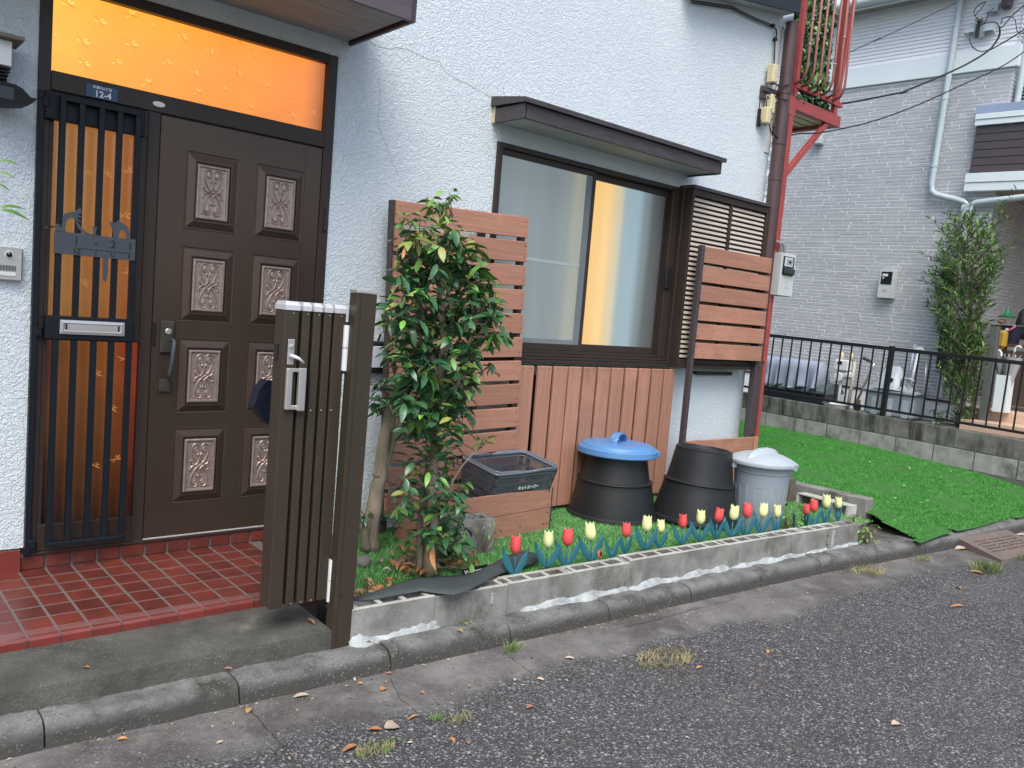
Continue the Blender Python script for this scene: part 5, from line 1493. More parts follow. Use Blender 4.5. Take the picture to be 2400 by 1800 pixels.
# ================================================================= SHRUB
def leaf_mesh(name, L_, w_, mat, fold=.25, droop=.25, n=4, wav=0.0):
    vs = []; fs = []
    for k in range(n + 1):
        t = k / n
        ww = w_ / 2 * math.sin(PI * (t * .93 + .05)) ** .75 if 0 < k < n else w_ * .03
        x = L_ * t * (1 - .08 * t); z = -droop * L_ * t * t
        vs += [(x, ww, z + fold * ww + wav * math.sin(6 * t)), (x, 0, z), (x, -ww, z + fold * ww - wav * math.sin(6 * t))]
    for k in range(n):
        for j in range(2): fs.append((k * 3 + j, k * 3 + j + 1, k * 3 + 4 + j, k * 3 + 3 + j))
    return MB().add(vs, fs).mesh(name, mat, smooth=True, fix=False)

def put_leaves(tree, tips, kinds, rnd, Lr=(.06, .10), single=300, per=(5, 8), name_stuff='foliage', up=.25, near=None):
    """whorls of leaves at twig tips: the ones nearest the camera are objects of their own"""
    L = []
    for (p, sc_, kind) in tips:
        n = rnd.randint(*per); a0 = rnd.random() * 6
        for k in range(n):
            a = a0 + k * 2.4 + rnd.uniform(-.3, .3)
            pitch = rnd.uniform(-.75, .65) - up * .4
            s_ = rnd.uniform(*Lr) * sc_
            q = Euler((rnd.uniform(-.6, .6), pitch * -1 if False else -pitch, a)).to_matrix().to_4x4()
            kk = kind if rnd.random() < .88 else rnd.choice(['leaf', 'leaf', 'new', 'new', 'yel'])
            off = Vector((rnd.gauss(0, .012), rnd.gauss(0, .012), rnd.gauss(0, .018)))
            L.append((Vector(p) + off, q, s_, kk))
    L.sort(key=lambda e: (e[0] - CAM).length - (.25 if e[3] != 'leaf' else 0))
    for (p, q, s_, kk) in L[:single]:
        me = rnd.choice(kinds[kk])
        o = bpy.data.objects.new('leaf', me); COL.objects.link(o); o.parent = tree
        o.matrix_local = Matrix.Translation(p - org(tree)) @ q @ Matrix.Scale(s_ / .08, 4)
    byk = {}
    for e in L[single:]: byk.setdefault(e[3], []).append(e)
    for kk, es in byk.items():
        b = MB()
        for (p, q, s_, _) in es:
            me = rnd.choice(kinds[kk]); T = Matrix.Translation(p) @ q @ Matrix.Scale(s_ / .08, 4)
            b.add([T @ v.co for v in me.vertices], [tuple(f.vertices) for f in me.polygons])
        b.build(name_stuff, me.materials[0], tree, smooth=True, fix=False, stuff=True)

LK = {'leaf': [leaf_mesh('leaf', .08, .030, M['leaf']), leaf_mesh('leaf', .08, .026, M['leaf'], .15, .45), leaf_mesh('leaf', .08, .034, M['leaf'], .35, .1)],
      'new': [leaf_mesh('leaf', .08, .028, M['leafnew'], .3, .15), leaf_mesh('leaf', .08, .024, M['leafnew'], .2, .4)],
      'yel': [leaf_mesh('leaf', .08, .032, M['leafyellow'], .2, .35)],
      'dry': [leaf_mesh('leaf', .08, .026, M['drybrown'], .5, .6)]}
rnd = random.Random(21)
# outline of the crown as widths up the photograph: (row, left, right, number of twig tips)
rows_sh = [(470, 1010, 1062, 2), (500, 960, 1060, 3), (535, 935, 1080, 5), (570, 935, 1110, 8), (600, 945, 1120, 9), (630, 935, 1140, 11), (665, 935, 1150, 12), (700, 935, 1165, 13), (735, 925, 1175, 14), (770, 925, 1175, 14),
           (805, 930, 1140, 12), (840, 935, 1125, 12), (875, 940, 1120, 11), (910, 930, 1110, 11), (945, 930, 1100, 10), (980, 940, 1090, 9), (1010, 950, 1075, 5), (1045, 960, 1085, 4), (1085, 950, 1070, 3), (1120, 940, 1075, 4),
           (1150, 945, 1095, 4), (1175, 930, 1090, 5), (1205, 935, 1095, 6), (1240, 945, 1100, 6), (1270, 1010, 1105, 5), (1300, 1040, 1100, 3)]
YS = -.80
base = W(1004, 1350, z=-.088)
sh = thing('leafy_shrub', 'tall narrow evergreen shrub with glossy leaves and two stems, between gate post and slat screen', 'shrub', (base.x, base.y, -.088))
tips = []
for (py, xl, xr, n) in rows_sh:
    n = int(n * 1.7)
    for k in range(n):
        px = xl + (xr - xl) * ((k + rnd.random()) / n)
        y = YS + rnd.uniform(-.16, .16) * (1 if py > 560 else .4)
        p = W(px, py + rnd.uniform(-18, 18), y=y)
        r_ = rnd.random()
        kind = 'leaf'
        if py < 590: kind = 'new' if r_ < .55 else ('leaf' if r_ < .85 else 'yel')
        elif px > xl + (xr - xl) * .55 and r_ < .34: kind = 'new'
        elif r_ < .17: kind = 'new'
        elif r_ < .22: kind = 'yel'
        elif py > 1080 and r_ < .34: kind = 'new'
        tips.append((p, .78 if py < 560 else (1.0 if py < 1000 else .85), kind))
def stem(b, pts, r0, r1, n=8, seed=0):
    r = random.Random(seed); P_ = []
    for i in range(len(pts) - 1):
        for k in range(3): P_.append(Vector(pts[i]).lerp(Vector(pts[i + 1]), k / 3) + Vector((r.gauss(0, 1), r.gauss(0, 1), 0)) * (r0 * .12 if k else 0))
    P_.append(Vector(pts[-1]))
    m = len(P_)
    b.tube(P_, [r0 + (r1 - r0) * i / (m - 1) for i in range(m)], n)
    return P_
b = MB()
tr = [W(1006, 1352, y=base.y), W(1008, 1290, y=base.y), W(1012, 1200, y=YS - .03), W(1014, 1100, y=YS), W(1022, 1000, y=YS), W(1030, 900, y=YS), W(1040, 800, y=YS), W(1030, 700, y=YS), W(1038, 620, y=YS), W(1046, 520, y=YS)]
main = stem(b, tr, .033, .008, 10, 1)
m2 = stem(b, [W(984, 1352, y=base.y + .02), W(982, 1250, y=base.y + .02), W(990, 1150, y=YS + .05), W(1010, 1050, y=YS + .05)], .016, .010, 8, 2)
m3 = stem(b, [W(1022, 1000, y=YS), W(1060, 930, y=YS - .05), W(1090, 850, y=YS - .05), W(1110, 760, y=YS - .05)], .014, .005, 7, 3)
m4 = stem(b, [W(1030, 900, y=YS), W(1000, 800, y=YS + .03), W(985, 700, y=YS + .03), W(975, 620, y=YS)], .013, .005, 7, 4)
m5 = stem(b, [W(1035, 850, y=YS), W(1060, 760, y=YS), W(1050, 680, y=YS), W(1075, 600, y=YS)], .014, .005, 7, 5)
m6 = stem(b, [W(1045, 1185, y=YS), W(1060, 1130, y=YS), W(1085, 1090, y=YS), W(1130, 1040, y=YS)], .008, .003, 6, 6)
m7 = stem(b, [W(1050, 700, y=YS), W(1030, 740, y=YS - .02), W(1050, 790, y=YS), W(1035, 850, y=YS)], .013, .013, 8, 7)
b.build('trunk', M['bark'], sh, smooth=True)
allp = main + m2 + m3 + m4 + m5 + m6
tips += [(W(1137, 1035, y=YS), .7, 'new'), (W(1130, 1030, y=YS), .6, 'new'), (W(1046, 463, y=YS), .55, 'new'), (W(1050, 475, y=YS), .55, 'new'), (W(1030, 480, y=YS), .6, 'leaf'), (W(1185, 790, y=YS), .8, 'leaf'), (W(1150, 860, y=YS), .8, 'leaf')]
tw = MB()
for (p, s_, k) in tips:
    q = min(allp, key=lambda a: (a - p).length + max(0, a.z - p.z) * 1.5)
    if (q - p).length < .6:
        mid = q.lerp(p, .5) + Vector((rnd.gauss(0, .012), rnd.gauss(0, .012), -.015))
        tw.tube([q, mid, p], [.0042, .003, .0018], 4, cap=False)
tw.build('twigs', M['twig'], sh, smooth=True, stuff=True)
put_leaves(sh, tips, LK, rnd, (.062, .100), 292, (5, 8))
for (px, py, s_) in ((1017, 1302, 1.2), (1003, 1310, 1.1), (948, 600, .6), (945, 672, 1.0), (1040, 510, .6)):
    o = bpy.data.objects.new('dry_leaf', LK['dry'][0]); COL.objects.link(o); o.parent = sh
    p = W(px, py - 20, y=YS - .14)
    o.matrix_local = Matrix.Translation(p - org(sh)) @ Euler((.3, 1.35, rnd.random() * 6)).to_matrix().to_4x4() @ Matrix.Scale(s_, 4)

# gnarled old trunk at the left of the bed
bt = W(868, 1290, z=-.085)
ot = thing('gnarled_tree', 'thick gnarled grey trunk with sparse leaves, close behind the gate post', 'tree', (bt.x, bt.y, -.085))
YO = bt.y + .04
b = MB()
o1 = stem(b, [W(866, 1292, y=bt.y), W(868, 1235, y=bt.y), W(882, 1160, y=YO), W(892, 1090, y=YO), W(903, 1010, y=YO), W(915, 940, y=YO), W(925, 880, y=YO)], .050, .016, 12, 11)
o2 = stem(b, [W(885, 1120, y=YO), W(912, 1060, y=YO + .02), W(928, 1000, y=YO + .02), W(938, 930, y=YO + .02)], .030, .010, 9, 12)
o3 = stem(b, [W(860, 1292, y=bt.y - .02), W(858, 1250, y=bt.y - .03), W(866, 1200, y=bt.y)], .024, .014, 8, 13)
b.build('trunk', M['bark'], ot, smooth=True)
tips = []
for (px, py, n, s_) in ((915, 745, 3, .6), (900, 760, 3, .6), (930, 770, 2, .8), (905, 820, 2, .8), (920, 850, 3, .9), (895, 900, 3, .9), (890, 930, 3, 1.0), (915, 960, 3, 1.0), (880, 940, 2, 1), (930, 900, 3, 1), (925, 700, 2, .8), (900, 720, 1, .8), (845, 1195, 2, .8), (855, 1215, 2, .9), (940, 1140, 2, .8), (900, 1210, 2, .8)):
    for k in range(n): tips.append((W(px + rnd.uniform(-14, 14), py + rnd.uniform(-14, 14), y=YO + rnd.uniform(-.08, .05)), s_, 'new' if (py < 770 and rnd.random() < .7) else 'leaf'))
tw = MB(); ap_ = o1 + o2
for (p, s_, k) in tips:
    q = min(ap_, key=lambda a: (a - p).length)
    tw.tube([q, q.lerp(p, .5) + Vector((0, 0, -.02)), p], [.0045, .003, .002], 4, cap=False)
tw.build('twigs', M['twig'], ot, smooth=True, stuff=True)
put_leaves(ot, tips, LK, rnd, (.058, .09), 260, (4, 6))

# ================================================================= PLANTS, WEEDS, LITTER
def grass_tuft(name, label, c, n, h, sp, mat, seed, lean=.6, straw=0.3):
    r = random.Random(seed); g_, s_ = MB(), MB()
    for i in range(n):
        a = r.random() * 2 * PI; rr = sp * r.random() ** .6
        x, y = c[0] + rr * math.cos(a) * 1.3, c[1] + rr * math.sin(a) * .7
        hh = h * r.uniform(.4, 1.1); d = Vector((r.gauss(0, lean), r.gauss(0, lean), 0)) * hh
        w2 = .0016 * r.uniform(.7, 1.3); s2 = Vector((math.cos(a), math.sin(a), 0)) * w2
        p0 = Vector((x, y, c[2])); p1 = p0 + d * .4 + Vector((0, 0, hh * .7)); p2 = p0 + d + Vector((0, 0, hh * (.9 if lean < .8 else .35)))
        (s_ if r.random() < straw else g_).add([p0 - s2, p0 + s2, p1 + s2 * .8, p1 - s2 * .8, p2], [(0, 1, 2, 3), (3, 2, 4)])
    t = thing(name, label, 'weeds', c)
    if g_.v: g_.build('blades', mat, t, fix=False, stuff=True)
    if s_.v: s_.build('dry_blades', M['straw'], t, fix=False, stuff=True)
    return t
def rd(px, py, dz=.001): 
    p = W(px, py, z=ROAD_Z); return (p.x, p.y, ROAD_Z + dz)
grass_tuft('grass_tuft', 'patch of green and dry grass at the bottom of the road, beside curled pale leaves', rd(880, 1760), 170, .035, .055, M['weed'], 1, .8, .5)
grass_tuft('grass_tuft', 'small fresh green sprig of weed growing from the asphalt', rd(1022, 1686), 60, .025, .018, M['weed'], 2, .9, .05)
grass_tuft('grass_tuft', 'thin pale weed beside the fresh green sprig on the road', rd(1075, 1690), 45, .04, .04, M['weed'], 22, 1.0, .6)
grass_tuft('grass_tuft', 'tuft of grass growing at the foot of the kerb below the second block', rd(1200, 1526), 80, .055, .03, M['weed'], 3, .6, .3)
grass_tuft('dry_grass_patch', 'long patch of dry straw on the asphalt in the middle of the road', rd(1560, 1545), 380, .03, .13, M['weed'], 4, 1.1, .8)
grass_tuft('dry_grass_patch', 'litter of dry straw in the gutter right of the block wall', rd(2035, 1340), 260, .035, .12, M['weed'], 5, 1.1, .75)
grass_tuft('grass_tuft', 'round tuft of green grass on the road below the drain grate', rd(2310, 1338), 340, .075, .11, M['weed'], 6, .6, .25)
grass_tuft('grass_tuft', 'small green tuft at the right picture edge below the drain grate', rd(2400, 1312), 120, .05, .05, M['weed'], 16, .6, .2)
grass_tuft('grass_tuft', 'yellow grass at the kerb just left of the drain grate', rd(2165, 1315), 90, .05, .05, M['weed'], 7, .8, .5)
p = W(1085, 1463, z=-.185)
grass_tuft('grass_tuft', 'tiny weed with brown bits on the kerb under the second block', (p.x, p.y, -.185), 40, .02, .03, M['weed'], 8, .9, .3)
def broad_plant(name, label, c, n, L_, seed, kinds=('new', 'leaf'), stems=True, h=.1):
    r = random.Random(seed); t = thing(name, label, 'plant', c)
    tw = MB()
    for i in range(n):
        a = r.random() * 6.28; d = Vector((math.cos(a), math.sin(a), 0)) * r.uniform(.2, 1) * h * .6
        p = Vector(c) + d + Vector((0, 0, r.uniform(.15, 1) * h))
        tw.tube([Vector(c), Vector(c).lerp(p, .6) + Vector((0, 0, .01)), p], .0014, 4, cap=False)
        o = bpy.data.objects.new('leaf', r.choice(LK[r.choice(kinds)])); COL.objects.link(o); o.parent = t
        o.matrix_local = Matrix.Translation(p - Vector(c)) @ Euler((r.uniform(-.5, .5), r.uniform(-.3, .6), a)).to_matrix().to_4x4() @ Matrix.Scale(L_ / .08 * r.uniform(.7, 1.2), 4)
    tw.build('stems', M['twig'], t, stuff=True)
    return t
p = W(295, 1600, z=-.18); broad_plant('seedling', 'little seedling with green leaves growing between step and kerb', (p.x + .02, p.y, -.18), 5, .032, 1, ('new',), h=.035)
p = W(1862, 1245, z=-.08); broad_plant('leafy_plant', 'real green plant growing between the plastic tulips beside the grey bin', (p.x, p.y + .05, -.08), 34, .062, 2, ('leaf', 'leaf', 'new'), h=.19)
p = W(2030, 1275, z=-.19); broad_plant('leafy_plant', 'tangle of pale weeds at the right end of the block wall', (p.x, p.y, -.19), 46, .04, 3, ('new', 'yel'), h=.16)
p = W(2000, 1222, z=-.06); broad_plant('leafy_plant', 'small weed on top of the last block at the right end of the wall', (p.x, p.y, -.06), 14, .035, 4, ('new', 'yel'), h=.06)
p = W(1120, 1290, z=-.08); broad_plant('leafy_plant', 'thin young plant with tiny fresh leaves in front of the loose block', (p.x, p.y - .05, -.08), 26, .03, 5, ('new',), h=.20)
p = W(845, 1250, z=-.08); broad_plant('leafy_plant', 'dark low plant at the foot of the gnarled trunk', (p.x, p.y, -.08), 16, .07, 6, ('leaf',), h=.16)
p = W(1300, 1325, z=-.06); broad_plant('leafy_plant', 'tiny vine creeping over the block wall beside the second tulip', (p.x, p.y, -.055), 10, .022, 7, ('new',), h=.03)

# fallen leaves, one by one
def curl(L_, w_, c, mat, seed):
    r = random.Random(seed); vs = []; fs = []; n = 6
    for k in range(n + 1):
        t = k / n; ww = w_ / 2 * math.sin(PI * (t * .9 + .05)) ** .8
        z = c * L_ * (math.sin(PI * t) * .35 + .15 * t * t)
        vs += [(L_ * (t - .5), ww, z + c * ww * 1.1 * r.uniform(.6, 1.3)), (L_ * (t - .5), 0, z * .6), (L_ * (t - .5), -ww, z + c * ww * .9 * r.uniform(.6, 1.3))]
    for k in range(n):
        for j in range(2): fs.append((k * 3 + j, k * 3 + j + 1, k * 3 + 4 + j, k * 3 + 3 + j))
    return MB().add(vs, fs).mesh('fallen_leaf', mat, smooth=True, fix=False)
orange = pm('orange_leaf', (.48, .27, .10), (.38, .18, .06), rough=.6, scale=25)
reddish = pm('reddish_leaf', (.38, .17, .12), (.28, .12, .09), rough=.6, scale=25)
lit = [(705, 1632, .055, .020, 'drypale', 10, 'long pale curled leaf on the gutter below the step'), (583, 1665, .028, .022, 'o', 80, 'small orange leaf on the road left of the long pale leaf'),
       (287, 1732, .030, .014, 'o', 10, 'narrow brown leaf in the gutter at lower left'), (515, 1740, .022, .012, 'drypale', 30, 'small tan leaf lying in the gutter at lower left centre'),
       (831, 1592, .034, .012, 'drypale', 100, 'upright white curled leaf at the foot of the kerb'), (845, 1602, .020, .014, 'o', 20, 'little brown leaf beside the upright white one'),
       (898, 1615, .032, .024, 'o', 60, 'broad orange leaf on the road below the gate post'), (912, 1578, .022, .014, 'r', 0, 'small reddish leaf close to the kerb below the first block'),
       (989, 1624, .024, .012, 'o', -40, 'small yellow leaf right of the broad orange leaf'), (970, 1682, .046, .018, 'o', 25, 'long orange leaf above the curled pale leaves'),
       (878, 1711, .046, .026, 'drybrown', -10, 'brown curled leaf touching the pale crumpled leaf'), (918, 1705, .055, .050, 'drypale', 30, 'big pale crumpled leaf at the edge of the grass patch'),
       (1060, 1734, .028, .015, 'o', -60, 'yellow leaf on the asphalt right of the grass patch'), (1097, 1741, .024, .022, 'r', 90, 'small rusty square leaf near the bottom of the road'),
       (961, 1741, .018, .014, 'drypale', 0, 'tiny pale leaf between grass patch and yellow leaf'), (1243, 1658, .030, .026, 'r', 10, 'pinkish brown leaf alone on the dark asphalt'),
       (1208, 1593, .022, .018, 'drypale', 70, 'tan scrap of leaf in the middle of the road'), (1267, 1592, .030, .016, 'drypale', -10, 'second tan scrap just right of the first one'),
       (1335, 1543, .040, .022, 'drypale', -5, 'pale curled leaf on the road below the block wall'), (1800, 1527, .030, .020, 'o', 60, 'small orange leaf on the road at right of the straw patch') ,
       (2100, 1698, .050, .030, 'drypale', 20, 'crumpled pinkish leaf alone on the asphalt at lower right'), (2247, 1377, .045, .03, 'o', 80, 'tan leaf on the road below the round grass tuft'),
       (2244, 1422, .075, .022, 'o', -5, 'pale yellow leaf on the asphalt at the right'), (2252, 1287, .09, .05, 'drypale', 0, 'large pale leaf caught at the corner of the drain grate'),
       (2290, 1343, .09, .03, 'o', -15, 'orange leaf at the foot of the round grass tuft'), (1640, 1565, .035, .02, 'o', 20, 'small orange leaf right of the long straw patch'), (2395, 1255, .09, .03, 'drypale', 0, 'pale leaf on the road behind the drain grate'),
       (820, 1755, .05, .03, 'drybrown', 30, 'brown leaf at the left side of the grass patch')]
mats_ = {'o': orange, 'r': reddish, 'drypale': M['drypale'], 'drybrown': M['drybrown']}
for i, (px, py, L_, w_, mk, an, lab) in enumerate(lit):
    p = W(px, py, z=ROAD_Z + .004)
    o = bpy.data.objects.new('fallen_leaf', curl(L_, w_, .28, mats_[mk], i)); COL.objects.link(o)
    o.location = (p.x, p.y, ROAD_Z + .004); o.rotation_euler = (random.uniform(-.25, .25), random.uniform(-.2, .2), R(an) - .6)
    tag(o, lab, 'leaf', 'fallen leaves on the road')
lit2 = [(727, 1458, -.105, .05, .02, 'drybrown', 'brown leaf on the step in front of the gate post'), (203, 1568, -.115, .022, .018, 'o', 'tiny yellow scrap of leaf on the concrete step'),
        (808, 1498, -.18, .05, .02, 'r', 'rusty leaf wedged between gate post and block wall'), (860, 1508, -.183, .035, .016, 'r', 'rusty leaf on the kerb under the first block'), (535, 1570, -.18, .03, .012, 'r', 'small rusty leaf on the kerb under the step'),
        (1078, 1480, -.183, .03, .014, 'o', 'orange leaf on the kerb under the second block'), (770, 1425, -.10, .03, .02, 'o', 'small yellow leaf beside the lower gate hinge')]
for i, (px, py, z, L_, w_, mk, lab) in enumerate(lit2):
    p = W(px, py, z=z)
    o = bpy.data.objects.new('fallen_leaf', curl(L_, w_, .28, mats_[mk], i + 50)); COL.objects.link(o)
    o.location = (p.x, p.y, z + .004); o.rotation_euler = (random.uniform(-.3, .3), random.uniform(-.2, .2), random.random() * 6)
    tag(o, lab, 'leaf', 'fallen leaves on step and kerb')
# leaf litter in the bed: one uncountable drift
rnd = random.Random(31); cm = [curl(.06, .026, .6, M['drybrown'], k) for k in range(4)]
b = MB(); b2 = MB()
for k in range(110):
    px, py = rnd.choice([(880, 1390), (930, 1320), (950, 1300), (1060, 1320), (1080, 1300), (1010, 1335), (960, 1340), (860, 1395)])
    p = W(px + rnd.gauss(0, 22), py + rnd.gauss(0, 12), z=-.07)
    T = Matrix.Translation((p.x, p.y, -.070 + rnd.random() * .012)) @ Euler((rnd.gauss(0, .4), rnd.gauss(0, .4), rnd.random() * 6)).to_matrix().to_4x4() @ Matrix.Scale(rnd.uniform(.6, 1.2), 4)
    me = cm[k % 4]; (b if k % 3 else b2).add([T @ v.co for v in me.vertices], [tuple(f.vertices) for f in me.polygons])
t = thing('leaf_litter', 'drift of dead brown leaves on the turf round the shrub trunk', 'dead leaves', (2.1, -.8, -.08))
b.build('dead_leaves', M['drybrown'], t, fix=False, stuff=True); b2.build('pale_dead_leaves', M['drypale'], t, fix=False, stuff=True)
# crumbs of leaf, straw and grit lying in the gutter and on the road
rnd = random.Random(91); b = MB(); b2 = MB(); b3 = MB()
for k in range(1500):
    x = .2 + 7.3 * rnd.random(); d = rnd.random()
    y = kerb_y(x) - .02 - (.9 * d ** 3 if k % 3 else 1.9 * d)
    if y < -3.3: continue
    s_ = rnd.uniform(.002, .0075) if k % 4 else rnd.uniform(.006, .011)
    a = rnd.random() * 6.28; ca, sa = math.cos(a), math.sin(a); z = ROAD_Z + .0012
    asp = rnd.choice((.35, .6, .12)); h = s_ * rnd.uniform(.15, .6)
    (b, b, b2, b3)[k % 4].add([(x - ca * s_, y - sa * s_, z), (x + sa * s_ * asp, y - ca * s_ * asp, z + h), (x + ca * s_, y + sa * s_, z + h * .4), (x - sa * s_ * asp, y + ca * s_ * asp, z + h * .7)], [(0, 1, 2, 3)])
t = thing('gutter_litter', 'fine crumbs of dry leaf, straw and grit scattered along gutter and road', 'litter', (3, -1.6, ROAD_Z))
b.build('pale_crumbs', M['drypale'], t, fix=False, stuff=True); b2.build('brown_crumbs', M['drybrown'], t, fix=False, stuff=True); b3.build('dark_crumbs', M['soil'], t, fix=False, stuff=True)
b = MB()
for k in range(90):
    x = .4 + 6.8 * rnd.random(); y = kerb_y(x) - .03 - .9 * rnd.random() ** 2; a = rnd.random() * 3.1; L_ = rnd.uniform(.012, .045)
    p0 = Vector((x, y, ROAD_Z + .002)); p1 = p0 + Vector((math.cos(a) * L_ * .5, math.sin(a) * L_ * .5, .003)); p2 = p0 + Vector((math.cos(a + .4) * L_, math.sin(a + .4) * L_, 0))
    b.tube([p0, p1, p2], .0008, 3, cap=False)
b.build('straw_bits', M['straw'], t, fix=False, stuff=True)
# pale bits on the lawn
b = MB()
for (px, py) in ((1884, 1037), (2040, 1083), (2132, 1097), (2120, 1139), (2176, 1174), (2160, 1179), (2313, 1193), (2368, 1149), (2151, 1249), (2123, 1243), (2100, 1168), (2230, 1105), (2134, 1100)):
    p = W(px, py, z=-.05)
    gzz = grass_z(p.y); p = W(px, py, z=gzz + .02)
    b.add([(p.x - .02, p.y, p.z), (p.x, p.y - .01, p.z + .01), (p.x + .022, p.y + .003, p.z + .004), (p.x, p.y + .012, p.z + .006)], [(0, 1, 2, 3)])
tag(b.build('lawn_litter', M['drypale'], fix=False, stuff=True), 'tiny pale leaf scraps scattered on the green lawn mat', 'dead leaves')

# ladder of the lattice: second ornament mat left behind; drain grate
dg_ = thing('drain_grate', 'rusty brown slotted drain ramp over the gutter at the right', 'drain grate', (6.5, -1.75, -.22))
ax = Vector((.60, -.07, 0)).normalized(); ay = Vector((-.16, -.36, 0)).normalized()
P0 = W(2243.6, 1260.5, z=-.205)
def gpt_(u, v, z): return P0 + ax * u + ay * v + Vector((0, 0, z))
rust = pm('rusty_iron', (.20, .155, .135), (.12, .09, .08), rough=.8, scale=18, bump=.5, bscale=90)
def gbox(b, u0, u1, v0, v1, z0, z1, zt=None):
    zs = lambda v: -.045 * v / .4
    vs = [gpt_(u, v, z + zs(v)) for u in (u0, u1) for v in (v0, v1) for z in (z0, z1)]
    b.add(vs, [(0, 1, 3, 2), (4, 6, 7, 5), (0, 4, 5, 1), (2, 3, 7, 6), (0, 2, 6, 4), (1, 5, 7, 3)])
b = MB(); gbox(b, 0, .08, 0, .39, -.02, 0); gbox(b, .66, .74, 0, .39, -.02, 0); gbox(b, .08, .66, 0, .09, -.02, 0); gbox(b, .08, .66, .30, .39, -.02, 0)
gbox(b, 0, .012, 0, .39, -.07, -.0205); gbox(b, 0, .74, .378, .39, -.07, -.0205)
b.build('frame', rust, dg_)
for k in range(5):
    b = MB(); gbox(b, .08, .66, .104 + k * .0425, .126 + k * .0425, -.018, -.002); b.build('bar', rust, dg_)
for u in (.27, .46):
    b = MB(); gbox(b, u, u + .03, .09, .30, -.019, -.003); b.build('cross_bar', rust, dg_)

# ================================================================= DOWNPIPE, RED FIRE-STAIR FRAME, METERS, CABLES
dp = thing('downpipe', 'brown round downpipe at the right corner of the white house', 'downpipe', (5.87, -.08, .9))
MB().tube([(5.875, -.08, 3.60), (5.872, -.08, 2.3), (5.870, -.08, .90)], .049, 18).build('pipe', M['brownpipe'], dp, smooth=40)
for z in (2.66, 2.38, 1.2, 3.05): MB().tube([(5.872, -.08, z), (5.872, -.08, z + .05)], .053, 18).build('sleeve', M['brownpipe'], dp, smooth=40)
MB().box(5.835, 5.975, -.10, -.06, .33, .94, b=.01).build('square_pipe', M['brownpipe'], dp)
MB().box(5.83, 5.98, -.099, -.058, .915, .945, b=.003).build('bracket', M['black'], dp)
lvn = thing('slatted_crate', 'stack of white slats glimpsed in the gap between white wall and downpipe', 'crate', (5.92, .3, .3))
for k in range(9): MB().box(5.9, 6.3, .28, .30, .36 + k * .045, .385 + k * .045).build('slat', M['whiteplastic'], lvn)
rf = thing('red_balcony_frame', 'red steel balcony frame with bent bars bolted to the right side of the white house', 'balcony frame', (6.1, 0, -.1))
MB().box(6.065, 6.125, -.03, .03, -.10, 2.965, b=.002).build('post', M['redsteel'], rf)
MB().box(6.040, 6.062, -.028, .03, -.10, 2.965).build('post_flange', pm('shaded_red', (.09, .03, .03), rough=.6), rf)  # shaded side of the red beam, its shade put into the colour
MB().box(6.03, 6.865, -.03, .03, 3.00, 3.095, b=.002).build('arm', M['redsteel'], rf)
MB().box(6.03, 6.14, -.032, .032, 2.94, 3.0, b=.002).build('gusset', M['redsteel'], rf)
Mx = Matrix.Translation((6.40, 0, 2.735)) @ Matrix.Rotation(-math.atan2(.53, .56), 4, 'Y')
MB().box(-.40, .40, -.02, .02, -.022, .022, b=.002, M=Mx).build('brace', M['redsteel'], rf)
MB().box(6.125, 6.17, -.02, .02, 3.1, 4.4, b=.002).build('upright', M['redsteel'], rf)
MB().box(6.765, 6.815, -.02, .02, 3.1, 4.4, b=.002).build('upright', M['redsteel'], rf)
Mx = Matrix.Translation((6.86, -.02, 3.85)) @ Matrix.Rotation(R(6), 4, 'Y'); MB().box(-.018, .018, -.012, .012, -.65, .75, b=.002, M=Mx).build('strut', M['redsteel'], rf)
MB().box(6.13, 6.87, -.03, .0, 3.17, 3.21, b=.002).build('lower_rail', M['redsteel'], rf)
MB().box(6.13, 6.87, .80, .86, 3.00, 3.095).build('arm', M['redsteel'], rf); MB().box(6.80, 6.86, .03, .8, 3.0, 3.09).build('side_beam', M['redsteel'], rf)
for k in range(7):
    x = 6.052 + k * .1005
    MB().tube([(x, -.15, 4.4), (x, -.15, 3.30), (x, -.14, 3.245), (x + .012, -.11, 3.205), (x + .04, -.03, 3.19)], .0105, 7).build('bent_bar', M['redbar'], rf, smooth=True)
for k in range(7): MB().box(6.07, 6.80, .06 + k * .10, .14 + k * .10, 3.03, 3.045).build('floor_slat', M['cream'], rf)
MB().box(6.07, 6.80, .03, .8, 3.05, 3.06).build('floor_plate', M['darktrim'], rf)
wb = MB()
for (x, z) in ((6.052, 3.66), (6.052, 3.47), (6.555, 3.66), (6.455, 3.42)): wb.tube([(x - .02, -.152, z), (x, -.166, z - .004), (x + .02, -.152, z - .008)], .003, 4)
wb.build('cable_tie', M['whiteprint'], rf)
# artificial ivy screen behind the bars
iv = thing('ivy_screen', 'roll of artificial ivy leaves behind the red bent bars', 'ivy screen', (6.4, .05, 3.2))
rnd = random.Random(77)
ivm = [leaf_mesh('leaf', .08, .07, M['ivy'], .2, .2, 3), leaf_mesh('leaf', .08, .06, M['leafnew'], .2, .2, 3), leaf_mesh('leaf', .08, .07, M['leaf'], .2, .2, 3)]
b = {0: MB(), 1: MB(), 2: MB()}
for k in range(1500):
    z = rnd.uniform(3.22, 4.3); x = rnd.uniform(6.14, 6.70 - .05 * (z > 3.7)); y = .02 + rnd.uniform(0, .05) - .05 * math.sin((x - 6.14) * 6)
    kk = rnd.choice([0, 0, 0, 1, 2, 2])
    T = Matrix.Translation((x, y, z)) @ Euler((rnd.gauss(0, .5), R(70) + rnd.gauss(0, .5), rnd.gauss(-1.57, .8))).to_matrix().to_4x4() @ Matrix.Scale(rnd.uniform(.5, .8), 4)
    b[kk].add([T @ v.co for v in ivm[kk].vertices], [tuple(f.vertices) for f in ivm[kk].polygons])
